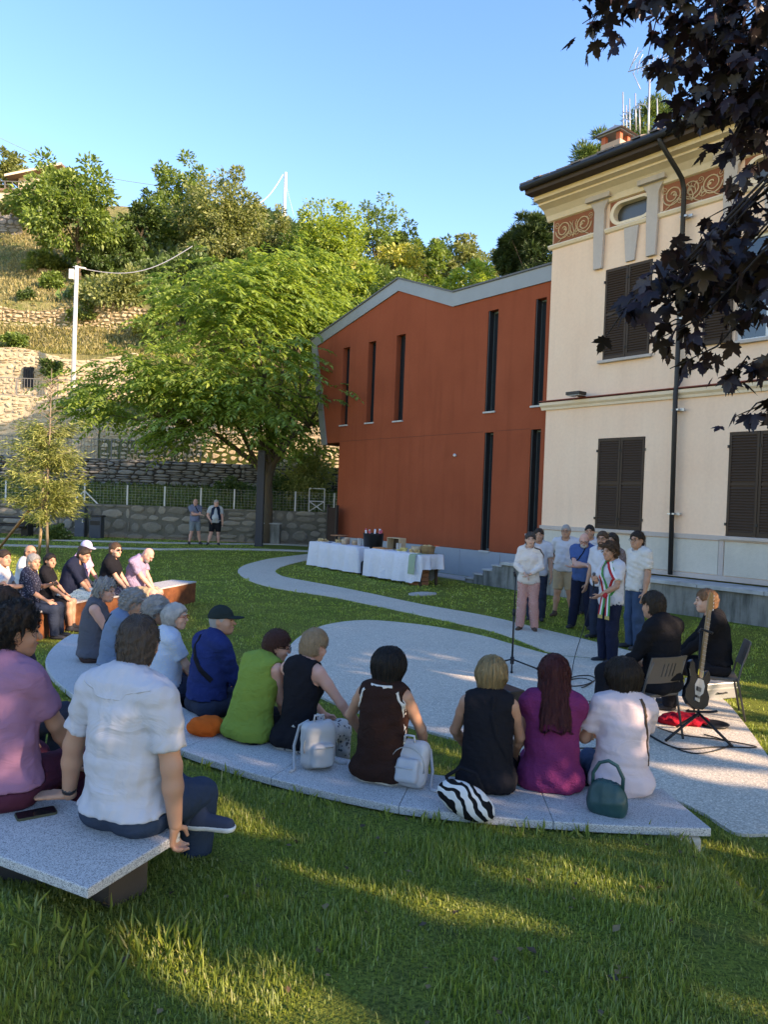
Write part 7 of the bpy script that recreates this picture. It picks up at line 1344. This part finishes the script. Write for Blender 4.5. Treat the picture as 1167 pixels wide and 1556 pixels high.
A_, B_ = np.array(ony(-10, 205, 68)), np.array(ony(240, 282, 66)); wire('long thin cable crossing the sky at upper left', [A_+(B_-A_)*t+np.array([0, 0, -.8*math.sin(PI*t)]) for t in np.linspace(0, 1, 12)], .022)
# house on the hill at upper left
hp_ = ony(52, 298, 72); hh = thing('hill_house', 'pale house with an overhanging gable roof on the hill at upper left', 'house', (hp_[0], 72, hp_[2]), .0); HW = stucco('hill_house_wall', (.62, .52, .36), (.68, .58, .42), .1); MB().box(-2.2, 3.5, 0, 7, -3, 2.3).build('wall', HW, hh); MB().prism([(-2.2, 2.3), (3.5, 2.3), (3.5, 3.6)], .0, 7).build('gable_wall', HW, hh)
hh.scale = (.72, .72, .72); m = MB(); m.prism([(-3.4, 1.95), (3.9, 3.72), (3.9, 3.98), (-3.4, 2.25)], -1.3, 7.5); m.build('roof', mat('brown_roof', (.20, .14, .10), .8), hh); MB().prism([(-3.42, 1.9), (3.9, 3.66), (3.9, 3.96), (-3.42, 2.2)], -1.34, -1.305).build('fascia', CREAM2, hh); MB().box(.4, 1.6, -.03, .0, .4, 1.7).build('window', GLASS, hh); MB().box(-6.8, 1.2, -2.2, -.01, -.3, 0).build('terrace', mat('terrace_brown', (.22, .14, .10), .8), hh); MB().box(-6.5, -.2, -1.9, -.1, -2.6, -.31).build('terrace_wall', HW, hh); MB().box(-.2, .3, 3, 3.5, 3.2, 4.3).build('chimney', HW, hh)
for i in range(9): MB().box(-6.7+.95*i, -6.62+.95*i, -2.18, -2.1, 0, .95).build('railing_post', RAILM, hh)
MB().box(-6.8, 1.2, -2.2, -2.12, .9, .97).build('railing', RAILM, hh); MB().box(-6.8, 1.2, -2.18, -2.14, .45, .5).build('railing', RAILM, hh)
q = ony(146, 812, 30.9); bn = thing('litter_bin', 'dark grey litter bin with a lid against the rubble wall', 'bin', (q[0], 30.9, .2)); MB().box(-.24, .24, -.2, .2, .0, .88).build('body', mat('bin_grey', (.055, .062, .075), .5), bn, bevel=.02); MB().box(-.27, .27, -.23, .23, .881, .95).build('lid', DARKM, bn, bevel=.01); MB().box(-.2, .2, -.212, -.201, .55, .72).build('slot', BLACKP, bn)
q = ony(122, 812, 31.3); cab_ = thing('cabinet', 'tall dark blue grey utility cabinet beside the litter bin', 'cabinet', (q[0], 31.3, .2)); MB().box(-.2, .2, -.15, .15, 0, 1.3).build('body', mat('cabinet_grey', (.06, .07, .09), .5), cab_, bevel=.01); MB().box(-.18, .18, -.165, -.151, .05, 1.25).build('door', mat('cabinet_door', (.07, .08, .10), .5), cab_); MB().box(.1, .14, -.18, -.166, .6, .75).build('handle', STEEL, cab_)
q = ony(410, 818, 31.0); bk = thing('concrete_block', 'low concrete block standing right of the dark steel post', 'block', (q[0], 31.1, .2)); MB().box(-.4, .4, -.25, .25, 0, .85).build('block', CONC, bk, bevel=.02); MB().box(-.42, .42, -.27, .27, .851, .90).build('cap', COPE, bk, bevel=.01)
q = ony(16, 812, 30.3); pc = thing('picnic_table', 'dark timber picnic table at the far left edge of the lawn', 'table', (q[0], 30.3, .2)); DK = mat('dark_timber', (.03, .024, .02), .7, .2)
for i in range(3): MB().box(-1.0, .9, -.35+.24*i, -.13+.24*i, .72, .77).build('plank', DK, pc)
for s_ in (-1, 1): MB().box(-1.0, .9, s_*.75-.13, s_*.75+.13, .43, .48).build('seat', DK, pc)
for x in (-.75, .65):
    MB().box(x-.13, x+.13, -.25, .25, 0, .719).build('leg', DK, pc); MB().box(x-.08, x+.08, -.85, .85, .36, .429).build('beam', DK, pc)
q = ony(504, 815, 27.5); gt = thing('rust_gate', 'dark rusty sheet metal gate beside the annex corner', 'gate', (q[0], 27.5, 0), RZ); MB().box(-.25, .25, -.03, .03, .05, 1.85).build('panel', mat('dark_rust', (.035, .018, .012), .85, .3), gt); MB().box(.25, .31, -.05, .05, 0, 1.95).build('post', DARKM, gt); MB().box(-.31, -.25, -.05, .05, 0, 1.95).build('post', DARKM, gt)
# ------------------------------------------------------------------ aerials on the villa roof
def hpt(px, py, out=-3.): u, z = fac(px, py, out); return tuple(fxy(u, -out)+np.array([0, 0, z]))
ALU = mat('aluminium', (.45, .45, .45), .4, .1, metal=.4); ae = thing('tv_aerial', 'tall rooftop television aerial with a long boom and grid reflector', 'aerial', hpt(985, 215)); L0_ = Vector(ae.location)
def seg(name, pts, r, par=ae): return MB().tube([Vector(p_)-Vector(par.location) for p_ in pts], r, 6).build(name, ALU, par, True)
seg('mast', [hpt(985, 230), hpt(988, 104)], .028); bm = seg('boom', [hpt(955, 109), hpt(1042, 80)], .018)
for i in range(15):
    t = .12+.86*i/14; a = np.array(hpt(955+87*t, 109-29*t)); seg('element', [a+np.array([-.03, .0, -.16]), a+np.array([.03, 0, .2])], .006)
for k in range(6): y0 = k*5; seg('reflector', [hpt(957+k*2.2, 106-y0), hpt(966+k*2.2, 72+16-y0*.45)], .008)
seg('reflector', [hpt(957, 106), hpt(970, 72)], .008); seg('reflector', [hpt(967, 103), hpt(978, 82)], .008); seg('reflector', [hpt(962, 110), hpt(974, 136)], .012)
seg('arm', [hpt(976, 102), hpt(978, 110), hpt(990, 110), hpt(1000, 103), hpt(1001, 94)], .010)
a2_ = thing('ladder_aerial', 'low rooftop aerial frame of upright rods left of the tall aerial', 'aerial', hpt(955, 200))
for (x, y0, y1) in ((947, 140, 195), (952, 160, 197), (957, 150, 200), (966, 142, 190), (972, 160, 195), (999, 150, 185)): seg('rod', [hpt(x+1, y1+8), hpt(x, y0)], .018, a2_)
for (x0_, x1_, y) in ((946, 958, 170), (947, 959, 180), (966, 974, 163)): seg('rung', [hpt(x0_, y), hpt(x1_, y+2)], .012, a2_)
seg('hoop', [hpt(966, 162), hpt(974, 158), hpt(982, 160), hpt(986, 168)], .018, a2_)
# ------------------------------------------------------------------ gravel patch, weeds at the bench edge
P = smooth_poly([onz(a, b) for a, b in ((622, 903), (640, 901), (660, 902), (662, 904), (640, 906), (624, 905))], 3); flat('gravel_patch', P, KERB, .03)
R = np.random.default_rng(300); n = 900; th_ = R.uniform(205, 275, n); s_ = R.uniform(.0, .10, n)**1; ks = np.sin(th_*.9)+np.sin(th_*2.3) > .2; th_, s_ = th_[ks], s_[ks]; n = len(th_)
pts = np.array([arcpt(a, s) for a, s in zip(th_, s_)]); P3 = np.stack([pts[:, 0], pts[:, 1], gz(pts[:, 0], pts[:, 1])], -1); Tn = R.normal(0, .45, (n, 3)); Tn[:, 2] = 1; Tn /= np.linalg.norm(Tn, axis=1, keepdims=True); l = R.uniform(.03, .09, n); V, F = leaf_quads(P3, Tn, unit(n, R), l, l*.16); tag(link('weeds', npmesh('weeds', V, F), GRASS), kind='stuff')
for nm, cx_2, cy_2, spread, k in (('weeds', -1.0, 2.62, .5, 160), ('weeds', -.75, 2.85, .25, 60), ('weeds', 1.9, 4.1, .35, 120)):
    x = cx_2+R.normal(0, spread*.4, k); y = cy_2+R.normal(0, spread*.25, k); P3 = np.stack([x, y, gz(x, y)], -1); Tn = R.normal(0, .5, (k, 3)); Tn[:, 2] = 1; Tn /= np.linalg.norm(Tn, axis=1, keepdims=True); l = R.uniform(.04, .11, k); V, F = leaf_quads(P3, Tn, unit(k, R), l, l*.13); tag(link(nm, npmesh(nm, V, F), GRASS), kind='stuff')

R = np.random.default_rng(400); k = 170; x = R.uniform(-2.2, 2.6, k); y = R.uniform(2.3, 4.9, k); kk = (np.abs(x) < y*.56+.3) & ~on_bench(x, y) & ~inpoly(x, y, DISC); x, y = x[kk], y[kk]; k = len(x)
P3 = np.stack([x, y, gz(x, y)+.022], -1); Tn = R.normal(0, 1, (k, 3)); Tn[:, 2] *= .25; Tn /= np.linalg.norm(Tn, axis=1, keepdims=True); Nn = R.normal(0, .25, (k, 3)); Nn[:, 2] = 1; l = R.uniform(.015, .05, k); V, F = leaf_quads(P3, Tn, Nn, l, l*.7)
tag(link('fallen_leaves', npmesh('fallen_leaves', V, F), leafmat('dry_leaf', (.10, .06, .03), (.22, .14, .06), .2)), kind='stuff')
